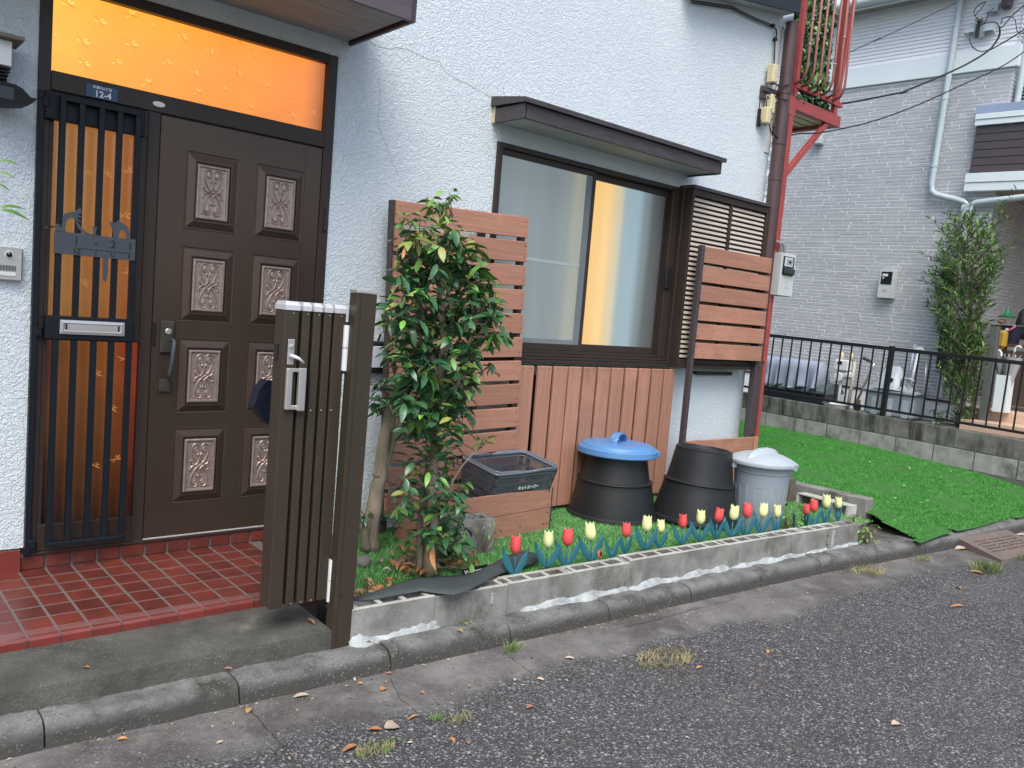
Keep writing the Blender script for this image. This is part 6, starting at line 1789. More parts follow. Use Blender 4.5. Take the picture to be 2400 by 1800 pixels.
for kk in b: b[kk].build('ivy_leaves', ivm[kk].materials[0], iv, fix=False, stuff=True)
MB().box(6.14, 6.70, .075, .08, 3.2, 4.3).build('backing_net', M['blackrubber'], iv)
b = MB()
for k in range(160):
    x = rnd.uniform(6.12, 6.68); z = 3.10 + rnd.random() * .07; T = Matrix.Translation((x, rnd.uniform(-.02, .06), z)) @ Euler((rnd.random(), rnd.random(), rnd.random() * 6)).to_matrix().to_4x4() @ Matrix.Scale(.6, 4)
    b.add([T @ v.co for v in ivm[2].vertices], [tuple(f.vertices) for f in ivm[2].polygons])
b.build('ivy_leaves', M['leaf'], iv, fix=False, stuff=True)

# electricity meter on the corner
mt = thing('electric_meter', 'pale electric meter box with dark window fixed beside the right slat screen', 'meter', (6.17, -.05, 1.66))
MB().box(6.066, 6.279, -.10, .03, 1.488, 1.834, b=.003).build('casing', M['meterwhite'], mt)
wn = MB(); wn.box(6.088, 6.255, -.104, -.1005, 1.655, 1.81, b=.002); w_o = wn.build('window', M['glassdark'], mt)
MB().box(6.10, 6.215, -.118, -.1045, 1.725, 1.80, b=.004).build('meter_unit', M['pipegrey'], w_o)
MB().box(6.118, 6.20, -.1195, -.1185, 1.745, 1.785).build('display', M['silver'], w_o); MB().box(6.15, 6.178, -.121, -.12, 1.755, 1.775).build('digits', M['black'], w_o)
MB().box(6.095, 6.25, -.125, -.1045, 1.665, 1.715, b=.008).build('cover', M['glassdark'], w_o)
MB().box(6.15, 6.20, -.1012, -.1004, 1.59, 1.615).build('mark', M['pipegrey'], mt); MB().box(6.155, 6.205, -.1012, -.1004, 1.55, 1.575).build('mark', M['pipegrey'], mt)
for dx in (0, .05): MB().tube([(6.03 + dx, -.06, 1.92), (6.06 + dx, -.06, 1.915), (6.095 + dx, -.06, 1.89), (6.105 + dx, -.06, 1.83)], .011, 8).build('conduit', M['rope'], mt, smooth=True)
# cream terminal boxes and bracket
cbx = thing('cable_terminal', 'cream cable boxes on a dark bracket high on the right edge of the white wall', 'cable box', (5.74, -.03, 3.05))
for (x, za, zb) in ((5.728, 3.105, 3.245), (5.738, 2.875, 3.020), (5.700, 2.790, 2.915)):
    MB().box(x - .034, x + .028, -.085, -.02, za, zb, b=.008).build('cable_box', M['cream'], cbx)
MB().box(5.655, 5.70, -.03, -.002, 2.98, 3.08, b=.003).build('bracket', M['darktrim'], cbx); MB().box(5.66, 5.86, -.045, -.012, 3.035, 3.075, b=.003).build('bracket', M['darktrim'], cbx); MB().box(5.655, 5.68, -.025, -.002, 2.77, 2.9).build('bracket', M['black'], cbx)
b = MB()
b.tube([(5.66, -.03, 3.04), (5.62, -.05, 3.02), (5.60, -.05, 2.96), (5.62, -.04, 2.86), (5.66, -.04, 2.80), (5.72, -.05, 2.78)], .004, 5)
b.tube([(5.70, -.05, 3.0), (5.665, -.06, 2.975), (5.68, -.06, 2.92), (5.71, -.06, 2.90), (5.73, -.06, 2.97), (5.70, -.06, 2.99)], .005, 5)
b.tube([(5.73, -.06, 2.88), (5.75, -.07, 2.83), (5.73, -.07, 2.79), (5.76, -.07, 2.74), (5.82, -.10, 2.70)], .006, 5)
b.tube([(5.70, -.06, 3.09), (5.74, -.08, 3.10), (5.78, -.09, 3.085), (5.84, -.14, 3.11)], .006, 5)
b.tube([(5.69, -.06, 3.03), (5.76, -.09, 3.0), (5.84, -.14, 2.985)], .006, 5)
b.build('loose_wire', M['wire'], cbx, smooth=True)
ew = thing('wall_cable', 'pair of black cables clipped under the eave of the white house', 'cable', (5.5, -.02, 3.5))
for d in (0, .014): MB().tube([(4.7, -.02, 3.43 - d), (5.162, -.02, 3.525 - d), (5.45, -.02, 3.50 - d + .03), (5.717, -.02, 3.545 - d)], .005, 5).build('cable', M['wire'], ew, smooth=True)
MB().tube([(5.717, -.02, 3.54), (5.755, -.025, 3.525), (5.768, -.025, 3.49), (5.762, -.02, 3.45), (5.785, -.02, 3.25), (5.79, -.03, 3.12)], .006, 5).build('cable', M['wire'], ew, smooth=True)
for (x, z) in ((5.712, 3.545), (5.762, 3.455)): MB().box(x - .014, x + .014, -.035, -.005, z - .012, z + .012, b=.004).build('clip', M['black'], ew)

def cable(label, pts, r, name='overhead_cable'):
    P_ = [W(px, py, x=X) for px, py, X in pts]
    # smooth the run
    Q = []
    for i in range(len(P_) - 1):
        a = P_[max(0, i - 1)]; b_ = P_[i]; c = P_[i + 1]; d = P_[min(len(P_) - 1, i + 2)]
        for k in range(5):
            t = k / 5
            Q.append(.5 * ((2 * b_) + (c - a) * t + (2 * a - 5 * b_ + 4 * c - d) * t * t + (3 * b_ - a - 3 * c + d) * t ** 3))
    Q.append(P_[-1])
    o = MB().tube(Q, r, 6).build(name, M['wire'], smooth=True)
    tag(o, label, 'cable'); return o
u = zoomer(1720, 0, 400); v = zoomer(2050, 0, 350); r3 = zoomer(1600, 0, 800)
cable('thick black cable sagging from the cable boxes across the red frame to the grey house', [(*u(560, 1180), 5.85), (*u(800, 1280), 6.3), (*u(1200, 1310), 6.8), (*u(1450, 1335), 7.1), (*u(2212, 1190), 7.9), (*v(400, 1370), 8.3), (*v(1000, 1120), 8.8), (*v(1400, 930), 9.1), (*v(1700, 735), 9.35), (*v(1840, 540), 9.4), (*v(1850, 400), 9.4)], 0.0094)
cable('thin black cable running from below the cable boxes to the far right edge', [(*r3(570, 800), 5.85), (*r3(640, 880), 6.0), (*r3(760, 865), 6.3), (*r3(900, 858), 6.5), (*r3(1200, 795), 7.2), (*r3(1500, 690), 7.9), (*r3(1800, 555), 8.5), (*r3(2050, 440), 9.0), (*r3(2212, 335), 9.3), (*r3(2400, 180), 9.6)], 0.0061)
cable('very thin wire rising from the red frame to the eave of the grey house', [(*u(560, 1110), 5.85), (*u(750, 1000), 6.1), (*u(1000, 900), 6.6), (*u(1450, 700), 7.2), (*u(1900, 490), 7.8), (*v(0, 610), 8.3), (*v(600, 330), 9.0), (*v(1200, 45), 9.6)], 0.0043)
cable('black service cable coming down from the upper right to the grey house wall', [(*v(2212, 80), 8.6), (*v(2050, 220), 8.9), (*v(1900, 390), 9.2), (*v(1850, 410), 9.4)], 0.0058)
cable('second cable from the upper right joining the thick sagging cable', [(*v(2300, 390), 8.8), (*v(2212, 440), 8.9), (*v(1960, 600), 9.1), (*v(1720, 735), 9.35)], 0.0065)
cable('black loop of wire hanging on the ribbed wall below the insulator', [(*v(1400, 570), 9.75), (*v(1440, 680), 9.7), (*v(1540, 755), 9.6), (*v(1700, 730), 9.45), (*v(1840, 560), 9.4), (*v(1855, 420), 9.4), (*v(1780, 330), 9.6), (*v(1640, 345), 9.75), (*v(1530, 400), 9.8)], 0.0054)
cable('black drooping wire loop at the far upper right', [(*v(1870, 360), 9.4), (*v(1900, 270), 9.4), (*v(2010, 245), 9.3), (*v(2080, 300), 9.3), (*v(2110, 460), 9.3), (*v(2180, 500), 9.2), (*v(2260, 440), 9.2)], 0.0047)
cable('wire leads curling between the upper wall vents', [(*v(1650, 20), 9.7), (*v(1520, 90), 9.7), (*v(1470, 190), 9.7), (*v(1530, 280), 9.7), (*v(1580, 280), 9.75), (*v(1590, 360), 9.75), (*v(1640, 320), 9.75), (*v(1700, 180), 9.7), (*v(1780, 120), 9.7)], 0.0050)
cable('short wire lead beside the curled one between the upper vents', [(*v(1640, 40), 9.7), (*v(1570, 140), 9.7), (*v(1510, 200), 9.7), (*v(1500, 250), 9.7), (*v(1560, 290), 9.75)], 0.0043)
# ================================================================= NEIGHBOUR: BLOCK WALL AND FENCE
TL = R(1.25)
XW = 9.0
nw = thing('boundary_wall', 'stained grey two course block wall between green lawn mat and the grey house', 'block wall', (XW, 0, .36), rot=(TL, 0, 0))
nb1 = MB().box(0, .10, -.1935, .1935, -.188, 0, b=.003).mesh('block', M['topcourse'])
nb2 = MB().box(0, .10, -.1935, .1935, -.188, 0, b=.003).mesh('block', M['lowcourse'])
top_ = [y for y in [-3.2 + .4 * k for k in range(17)]]
rnd = random.Random(8)
for r_, (zt, off) in enumerate(((.36, .055), (.163, .245), (-.034, .055), (-.231, .245))):
    for k in range(17):
        y = -3.55 + off + .4 * k
        inst('block', nb1 if r_ == 0 else nb2, nw, (XW + rnd.uniform(-.002, .002) + (0 if r_ < 2 else .004), y, zt + .0 ))
MB().box(XW + .004, XW + .096, -3.7, 3.4, -.35, .357).build('mortar_bed', pm('wall_mortar', (.13, .13, .12), (.09, .09, .085), rough=.9, scale=12), nw)
nf = thing('boundary_fence', 'black metal picket fence on top of the stained block wall', 'fence', (XW + .05, 0, .37), rot=(TL, 0, 0))
MB().box(XW + .035, XW + .065, -3.6, 3.2, 1.085, 1.125, b=.003).build('top_rail', M['black'], nf)
MB().box(XW + .038, XW + .062, -3.6, 3.2, .418, .445, b=.003).build('bottom_rail', M['black'], nf)
pk = MB().box(-.007, .007, -.007, .007, -.33, .33).mesh('picket', M['black'])
for k in range(-14, 24):
    y = .375 + .125 * k
    if k == -1: continue
    if -3.2 < y < 3.1: inst('picket', pk, nf, (XW + .05, y, .76))
for y in (.296, -1.7): MB().box(XW + .025, XW + .075, y - .025, y + .025, .36, 1.135, b=.003).build('post', M['black'], nf)

# ================================================================= NEIGHBOUR HOUSE
XH = 9.9
nh = thing('grey_house', 'grey neighbouring house with long thin wall tiles, white bands and a dark boarded bay', 'house', (XH, 0, .5), rot=(TL, 0, 0))
MB().box(XH + .004, XH + .3, -.196, 6.0, .1, 4.235).build('wall', M['njoint'], nh)
MB().box(XH + .02, XH + .30, -.195, 6.0, .10, .545).build('foundation', pm('foundation_render', (.22, .225, .22), (.16, .165, .16), rough=.85, scale=6), nh)
MB().box(XH - .006, XH + .02, -.2, 6.0, .548, .575, b=.002).build('base_flashing', M['darktrim'], nh)
# siding tiles
CH = .0413
tiles = []
rnd = random.Random(13)
nrow = int((4.235 - .58) / CH)
for r_ in range(nrow):
    z = .58 + (r_ + .5) * CH; y = -.192
    first = rnd.uniform(.08, .40)
    L_ = first
    ymax = 2.55
    while y < ymax:
        tiles.append((y, y + L_, z)); y += L_; L_ = rnd.choice((.22, .28, .33, .38, .42, .42))
tu = MB().box(-.0035, 0, -.5, .5, -.5 * (CH - .0105), .5 * (CH - .0105)).mesh('tile', M['nbrick'])
def tile_key(t):
    c = Vector((XH, (t[0] + t[1]) / 2, t[2])); d = (c - CAM)
    vis = 1 if (c.y < 1.95 and t[2] > .6) else .3
    return -(t[1] - t[0]) / d.length ** 2 * vis
tiles.sort(key=tile_key)
for (a, c, z) in tiles[:290]:
    inst('tile', tu, nh, (XH + .004 + rnd.uniform(-.0015, .001), (a + c) / 2, z), scale=(1, (c - a) - .010, 1))
b = MB()
for (a, c, z) in tiles[290:]:
    dx = rnd.uniform(-.0015, .001); b.box(XH + .0005 + dx, XH + .004, a + .005, c - .005, z - .5 * (CH - .0105), z + .5 * (CH - .0105))
b.build('tiles', M['nbrick'], nh, fix=False, stuff=True)
# street-facing return wall in the porch and the upper front
b = MB()
for r_ in range(nrow):
    z = .58 + (r_ + .5) * CH; x = XH + rnd.uniform(.1, .4)
    b.box(XH + .0, x - .003, -.206, -.196, z - .017, z + .017)
    while x < 12.4:
        l = rnd.choice((.28, .33, .38, .42)); b.box(x + .003, x + l - .003, -.206, -.196, z - .017, z + .017); x += l
b.build('tiles', M['nbrick'], nh, fix=False, stuff=True)
MB().box(XH + .01, 12.5, -.1955, .1, .1, 4.235).build('wall', M['njoint'], nh)
MB().box(12.3, 12.45, -3.2, -.2, .1, 3.0).build('wall', pm('porch_back_wall', (.16, .15, .145), rough=.8), nh)
# bands and ribbed upper storey
MB().box(XH - .035, XH + .3, -.235, 6.0, 4.240, 4.470, b=.003).build('white_band', M['bandwhite'], nh)
MB().box(XH - .035, 12.5, -.238, -.2352, 4.240, 4.470).build('white_band', M['bandwhite'], nh)
MB().box(XH + .002, 12.5, -.19, 6.0, 4.471, 5.30).build('upper_wall', M['ribbed'], nh)
def rib_wall(b, along_y=True):
    z = 4.475
    while z < 5.28:
        if along_y: b.add([(XH + .001, -.2, z), (XH - .007, -.21, z + .006), (XH - .004, -.21, z + .034), (XH + .001, -.2, z + .040), (XH + .001, 6, z), (XH - .007, 6, z + .006), (XH - .004, 6, z + .034), (XH + .001, 6, z + .040)], [(0, 1, 5, 4), (1, 2, 6, 5), (2, 3, 7, 6), (0, 3, 2, 1)])
        else: b.add([(XH - .02, -.191, z), (XH - .02, -.214, z + .006), (XH - .02, -.202, z + .034), (XH - .02, -.191, z + .040), (12.5, -.191, z), (12.5, -.214, z + .006), (12.5, -.202, z + .034), (12.5, -.191, z + .040)], [(0, 1, 5, 4), (1, 2, 6, 5), (2, 3, 7, 6)])
        z += .043
    return b
rib_wall(MB()).build('rib_siding', M['ribbed'], nh, stuff=True); rib_wall(MB(), False).build('rib_siding', M['ribbed'], nh, stuff=True)
MB().box(XH - .20, 12.8, -.35, 6.0, 5.13, 5.17).build('eave_soffit', pm('eave_soffit_tan', (.36, .33, .28), rough=.8), nh)
MB().box(XH - .24, XH - .202, -.40, 6.0, 5.10, 5.30, b=.003).build('eave_fascia', M['bandwhite'], nh)
MB().tube([(XH - .30, 6, 5.16), (XH - .30, -.45, 5.16)], .055, 12).build('gutter', M['pipegrey'], nh, smooth=True)
# bay
XB = XH - .07
bay = MB().box(XB, 12.4, -3.6, .068, 3.105, 3.615).build('bay', M['black'], nh)
for k in range(6): MB().box(XB - .018, XB - .001, -3.6, .070, 3.105 + k * .0855, 3.105 + (k + 1) * .0855 - .006, b=.002).build('board', M['baydark'], bay)
for (z0, z1, o_) in ((2.910, 3.000, .045), (3.003, 3.102, .055), (3.620, 3.680, .045), (3.683, 3.742, .055)):
    MB().box(XB - o_, 12.4, -3.62, .095 if z0 < 3.1 else .082, z0, z1, b=.003).build('white_band', M['bandwhite'], bay)
MB().box(XB - .05, 12.4, -3.62, .085, 3.744, 3.835, b=.003).build('roof_flashing', M['lilac'], bay)
MB().box(XB + .02, 12.3, -3.5, -.21, 2.895, 2.908).build('porch_ceiling', pm('porch_ceiling_beige', (.34, .31, .27), rough=.8), nh)
# pipes: long downpipe with elbows, another on the far corner
pipe = [(XH - .07, .415, 5.15), (XH - .07, .47, 4.2), (XH - .07, .52, 3.02), (XH - .07, .50, 2.93), (XH - .07, .44, 2.895), (XH - .07, .13, 2.815), (XH - .07, .06, 2.79), (XH - .07, .04, 2.70), (XH - .07, .055, 1.3)]
pipe = [(XH - .07, .44, 5.15), (XH - .07, .455, 4.2), (XH - .07, .47, 3.02), (XH - .07, .455, 2.93), (XH - .07, .40, 2.885), (XH - .07, .13, 2.815), (XH - .07, .07, 2.79), (XH - .07, .045, 2.70), (XH - .07, .045, .6)]
MB().tube(pipe, .035, 12).build('downpipe', M['pipegrey'], nh, smooth=40)
for z in (4.75, 3.95, 3.2): MB().tube([(XH - .07, .447 + (5.15 - z) * .012, z), (XH - .07, .447 + (5.15 - z) * .012, z + .02)], .041, 12).build('pipe_clip', M['pipegrey'], nh)
MB().tube([(XH - .075, .03, 2.75), (XH - .075, -.05, 2.79), (XH - .10, -.5, 2.83), (XH - .12, -1.3, 2.86)], .034, 12).build('branch_pipe', M['pipegrey'], nh, smooth=40)
MB().box(XH - .11, XH - .03, -.02, .10, 2.58, 2.76, b=.01).build('pipe_junction', M['pipegrey'], nh)
MB().tube([(XH + .20, -.27, 5.12), (XH + .19, -.27, 4.95), (XH + .06, -.265, 4.75), (XH + .045, -.262, 4.6), (XH + .04, -.260, 3.84)], .033, 10).build('downpipe', M['pipegrey'], nh, smooth=40)
# vents and insulator on the ribbed wall
for (px, py) in ((2270, 72), (2312, 28), (2296, 72 + 0)):
    p = W(px, py, x=XH - .07)
hood = lambda y, z: MB().add([(XH - .03, y - .055, z - .06), (XH - .03, y + .055, z - .06), (XH - .03, y + .055, z + .06), (XH - .03, y - .055, z + .06), (XH - .11, y - .05, z - .045), (XH - .11, y + .05, z - .045), (XH - .05, y + .05, z + .055), (XH - .05, y - .05, z + .055)],
                             [(4, 5, 6, 7), (0, 4, 7, 3), (1, 2, 6, 5), (3, 7, 6, 2)])
def zun(p): return (p.y, p.z - TL * p.y)
for (a, c) in ((1300, 460), (1575, 430), (1620, 150)):
    px = v(a, c); p = W(px[0], px[1], x=XH - .06); hood(p.y, p.z - TL * p.y).build('vent_hood', M['pipegrey'], nh)
px = v(1420, 430); p = W(px[0], px[1], x=XH - .06); y_, z_ = p.y, p.z - TL * p.y
MB().box(XH - .06, XH - .02, y_ - .06, y_ + .02, z_ - .11, z_ + .07, b=.004).build('insulator_plate', M['pipegrey'], nh)
MB().lathe((XH - .09, y_, z_ + .06), [(.045, 0), (.045, .01), (.035, .035), (.0, .048)], 16, cap1=False).build('insulator', M['silver'], nh, smooth=True)
MB().tube([(XH - .09, y_, z_ + .06), (XH - .09, y_, z_ - .12)], .018, 8).build('insulator_stem', M['brown'], nh)
px = v(1830, 40); p = W(px[0], px[1], x=XH - .06)
MB().box(XH - .12, XH - .03, p.y - .05, p.y + .05, p.z - .09, p.z + .10, b=.02).build('junction', pm('plum', (.08, .05, .07), rough=.5, scale=60, contrast=3), nh)
px = r3(850, 910); p = W(px[0], px[1], x=XH - .04); y_, z_ = p.y, p.z - TL * p.y
MB().box(XH - .10, XH - .007, y_ - .06, y_ + .06, z_ - .06, z_ + .07, b=.01).build('vent_hood', M['pipegrey'], nh)
# outdoor unit on the bay roof
oc = thing('outdoor_unit', 'white louvred air conditioner unit on top of the dark boarded bay', 'air conditioner', (XH + .2, -.6, 3.82))
MB().box(XH + .10, XH + .42, -1.15, -.31, 3.845, 4.05, b=.005).build('casing', M['bandwhite'], oc)
for k in range(5): MB().box(XH + .092, XH + .0995, -1.12, -.34, 3.86 + k * .038, 3.88 + k * .038).build('louvre', M['black'], oc)

# meter on the grey wall
m2_ = thing('electric_meter', 'small pale electric meter box with dark window on the grey tiled wall', 'meter', (XH - .06, .76, 1.87), rot=(TL, 0, 0))
MB().box(XH - .10, XH - .008, .70, .878, 1.700, 2.035, b=.003).build('casing', M['meterwhite'], m2_)
w_o = MB().box(XH - .104, XH - .1003, .725, .855, 1.86, 2.01, b=.002).build('window', M['glassdark'], m2_)
MB().box(XH - .1065, XH - .1045, .775, .84, 1.955, 1.985).build('display', M['whiteprint'], w_o); MB().box(XH - .1065, XH - .1045, .82, .835, 1.925, 1.945).build('digits', M['whiteprint'], w_o)
MB().box(XH - .102, XH - .1003, .77, .82, 1.77, 1.80).build('label_mark', pm('meter_mark', (.42, .40, .38), rough=.6), m2_)

# ground and porch of the grey house
struct(MB().box(XW + .1, 13, -3.6, 6, .10, .33).build('yard', M['oldblock']))
po_ = thing('house_porch', 'x', 'x', (XH, -1.5, .4)); del po_['label']; del po_['category']; struct(po_)
MB().box(XH - .25, 12.4, -3.5, -.28, .33, .545, b=.004).build('porch_slab', M['porchbeige'], po_)
MB().box(XH - .62, XH - .255, -3.5, -.42, .33, .44, b=.004).build('porch_step', M['porchbeige'], po_)

# ================================================================= THINGS ALONG THE GREY HOUSE
m = zoomer(1780, 780, 400); n = zoomer(2000, 780, 400); t3 = zoomer(2100, 600, 300)
XS = 9.45
def S(z_, a, c, x=XS):
    px = z_(a, c); return W(px[0], px[1], x=x)
# covered storage box
sb_ = thing('storage_box', 'long dark storage box with green grey lid behind the fence', 'storage box', (XS, 1.6, .35))
MB().box(XS - .16, XS + .24, 1.13, 1.98, .335, .50, b=.01).build('box_body', M['darkbox'], sb_)
lid = [(XS - .19, .498), (XS - .19, .525), (XS - .10, .60), (XS + .15, .62), (XS + .27, .53), (XS + .27, .498)]
MB().prism([(x, z) for x, z in lid], 1.11, 2.0, 'y').build('lid', M['boxlid'], sb_)
# cover draped on top
def drape():
    vs = []; fs = []; rnd = random.Random(6); N_, K_ = 26, 10
    for i in range(N_ + 1):
        y = 1.24 + (2.12 - 1.24) * i / N_
        fold = .030 * math.sin(i * 1.35 + .6 * math.sin(i * .7)) + .016 * math.sin(i * 2.9 + 1)
        hem = .02 * math.sin(i * .8) + .10 * (i / N_)
        prof = [(XS + .16, .62), (XS + .10, .74), (XS + .0, .865 + .003 * i / 3), (XS - .10, .875), (XS - .155, .85), (XS - .175 - fold * .4, .78), (XS - .185 - fold * .8, .70), (XS - .19 - fold * 1.2, .64), (XS - .195 - fold * 1.5, .59 - hem * .4), (XS - .20 - fold * 1.6, .56 - hem * .5), (XS - .197 - fold * 1.6, .555 - hem * .5)]
        for (x, z) in prof: vs.append((x + rnd.uniform(-.010, .010), y + rnd.uniform(-.008, .008), z + rnd.uniform(-.006, .006)))
    m_ = 11
    for i in range(N_):
        for j in range(m_ - 1): fs.append((i * m_ + j, i * m_ + j + 1, (i + 1) * m_ + j + 1, (i + 1) * m_ + j))
    fs.append(tuple(range(m_)))
    o = MB().add(vs, fs).build('dust_cover', M['clothblue'], smooth=True)
    tag(o, 'crumpled silver blue waterproof cover draped on the storage box behind the fence', 'cover')
drape()
# gas meter
gm = thing('gas_meter', 'white gas meter with cream capped pipes on the grey wall behind the fence', 'gas meter', (XS + .1, .98, .8))
XG = XS + .05
MB().box(XG - .06, XG + .08, .955, 1.125, .795, .925, b=.012).build('meter_head', M['whiteplastic'], gm)
MB().box(XG - .05, XG + .08, .925, 1.12, .700, .792, b=.03).build('meter_body', M['meterwhite'], gm)
MB().lathe((0, 0, 0), [(.055, 0), (.055, .012), (.045, .016), (.0, .018)], 22, M=Matrix.Translation((XG - .048, 1.06, .72)) @ Matrix.Rotation(R(-90), 4, 'Y'), cap1=False).build('dial', M['whiteplastic'], gm)
MB().box(XG - .064, XG - .0605, 1.03, 1.085, .868, .905).build('display', M['glassdark'], gm)
for y in (1.09, .97):
    MB().tube([(XG + .03, y, .915), (XG + .03, y, .965), (XG + .04, y + .01, .985), (XG + .06, y + .012, 1.0)], [.022, .026, .03, .022], 10).build('pipe_cap', M['cream'], gm, smooth=True)
MB().tube([(XG + .02, 1.06, .70), (XG + .02, 1.062, .34)], .016, 10).build('supply_pipe', M['whiteplastic'], gm, smooth=True)
MB().tube([(XG + .04, .925, .92), (XG + .04, .93, .60), (XG + .04, .95, .34)], .020, 10).build('riser_pipe', pm('cream_grey_pipe', (.46, .45, .38), rough=.5), gm, smooth=True)
# basin
ba = MB().lathe((XS - .08, 1.02, .345), [(.09, 0), (.12, .004), (.135, .045), (.150, .052), (.150, .060), (.135, .055), (.12, .02), (.0, .018)], 28, M=None, cap1=False).build('white_basin', M['whiteplastic'])
tag(ba, 'white plastic basin lying on the ground below the gas meter', 'basin')
# grey tub with child bath seat
tb = thing('lidded_tub', 'tall grey lidded tub standing against the fence beside the gas meter', 'tub', (XS + .08, .36, .35))
MB().box(XS - .12, XS + .22, .10, .66, .335, .62, b=.03).build('tub_body', M['greybin'], tb)
MB().box(XS - .14, XS + .24, .08, .69, .605, .64, b=.012).build('lid', M['greybin'], tb)
for y in (.20, .38, .55): MB().box(XS - .125, XS - .119, y - .05, y + .02, .35, .55, b=.002).build('panel', M['greylid'], tb)
# chair: bath seat with flared back
bs = thing('bath_seat', 'pale grey moulded bath seat with high back on top of the grey tub', 'seat', (XS + .02, .38, .64))
vs = []; fs = []
N_ = 18
prof = []
for i in range(N_ + 1):
    y = .70 - (.62 * i / N_)      # from left to right in view (decreasing y)
    u = i / N_
    if u < .2: top = .66 + .10 * (u / .2) ** 2
    elif u < .30: top = .76 + .15 * ((u - .2) / .10)
    elif u < .58: top = .915
    elif u < .68: top = .915 - .15 * ((u - .58) / .10)
    else: top = .765 - .135 * ((u - .68) / .32) ** .7
    bot = .625 + .03 * math.sin(PI * u)
    vs += [(XS - .10 - .05 * math.sin(PI * u), y, bot), (XS - .06 - .02 * math.sin(PI * u), y, (bot + top) / 2), (XS + .03, y, top), (XS + .05, y, top - .01), (XS - .02, y, bot - .01)]
for i in range(N_):
    for j in range(5): fs.append((i * 5 + j, i * 5 + (j + 1) % 5, i * 5 + 5 + (j + 1) % 5, i * 5 + 5 + j))
fs += [(0, 1, 2, 3, 4), tuple(N_ * 5 + j for j in (4, 3, 2, 1, 0))]
MB().add(vs, fs).build('shell', M['greylid'], bs, smooth=45)
MB().tube([(XS - .12, .26, .70), (XS - .16, .24, .78), (XS - .16, .16, .80), (XS - .15, .10, .77), (XS - .13, .09, .66)], .012, 8).build('arm_loop', M['greylid'], bs, smooth=True)
MB().box(XS - .125, XS - .09, .36, .42, .74, .78, b=.006).build('catch', M['black'], bs)
# kick scooter
ks = thing('kick_scooter', 'folded kick scooter with dark grips leaning between gas meter and grey tub', 'scooter', (XS, .7, .36))
pA, pB = S(m, 1265, 880, XS - .14), S(m, 1470, 450, XS - .10)
MB().tube([pA, pB, pB + Vector((.0, -.01, .05))], [.016, .013, .012], 8).build('steering_tube', M['silver'], ks, smooth=True)
MB().tube([S(m, 1430, 365, XS - .14), S(m, 1545, 410, XS - .05)], .012, 8).build('handlebar', M['silver'], ks)
MB().tube([S(m, 1345, 325, XS - .2), S(m, 1430, 365, XS - .14)], .020, 8).build('grip', pm('violet_grip', (.06, .045, .08), rough=.6), ks)
MB().lathe((0, 0, 0), [(.045, -.012), (.05, 0), (.045, .012)], 18, M=Matrix.Translation(pA + Vector((0, -.01, -.07))) @ Matrix.Rotation(R(90), 4, 'Y')).build('wheel', M['blackrubber'], ks)
MB().box(pA.x - .03, pA.x + .03, pA.y - .03, pA.y + .02, pA.z - .05, pA.z + .01, b=.004).build('fork', pm('rusty_fork', (.15, .07, .04), rough=.6), ks)
# mops / rods
for (a, c, d, e, mt_, nm, lb, ct, x_) in ((800, 150, 705, 640, 'clothblue', 'mop_handle', 'blue grey rod leaning beside the bath seat', 'rod', XS - .05), (845, 240, 740, 680, 'whiteplastic', 'toy_racket', 'white plastic toy shovel leaning beside the blue grey rod', 'toy', XS - .08), (962, 290, 905, 800, 'silver', 'metal_pole', 'silver pole leaning at the right of the grey tub', 'pole', XS + .05)):
    t = thing(nm, lb, ct, S(n, d, e, x_))
    MB().tube([S(n, a, c, x_ + .1), S(n, d, e, x_)], .014 if nm != 'metal_pole' else .011, 8).build('shaft', M[mt_], t, smooth=True)
    if nm == 'toy_racket':
        p = S(n, 855, 225, x_ + .1); MB().lathe((0, 0, 0), [(.0, -.008), (.045, -.008), (.05, 0), (.045, .008), (.0, .008)], 20, M=Matrix.Translation(p) @ Matrix.Diagonal((1, 1, .8, 1)) @ Matrix.Rotation(R(90), 4, 'Y'), cap0=False, cap1=False).build('blade', M['whiteplastic'], t, smooth=30)
# dark board and shelf
p = S(n, 745, 150, XH - .12); bd_ = thing('dark_board', 'dark board leaning on the grey wall above the grey tub', 'board', p)
MB().box(XH - .14, XH - .10, -.02, .09, .93, 1.42, b=.004, M=Matrix.Translation((0, .0, 0))).build('board_panel', M['darkbox'], bd_)
sh_ = thing('outdoor_shelf', 'dark shelf with hanging things half hidden behind the narrow leaved shrub', 'shelf', (XH - .2, -.1, 1.2))
MB().box(XH - .3, XH - .03, -.33, -.03, 1.02, 1.05, b=.003).build('shelf_board', M['darkbox'], sh_); MB().box(XH - .09, XH - .03, -.33, -.03, 1.05, 1.36, b=.003).build('shelf_back', pm('shelf_brown', (.06, .035, .025), rough=.7), sh_)
# grey post
gpz = thing('grey_post', 'grey aluminium fence end post rising above the black pickets at the right', 'post', (9.5, -.57, .33))
MB().box(9.46, 9.54, -.608, -.53, .33, 1.44, b=.003, M=Matrix.Translation((0, 0, 0))).build('post', pm('grey_post_metal', (.18, .185, .175), (.15, .155, .145), rough=.4, metal=.4), gpz)
MB().box(9.457, 9.543, -.611, -.527, 1.4405, 1.45).build('cap', M['gate_dark'], gpz)
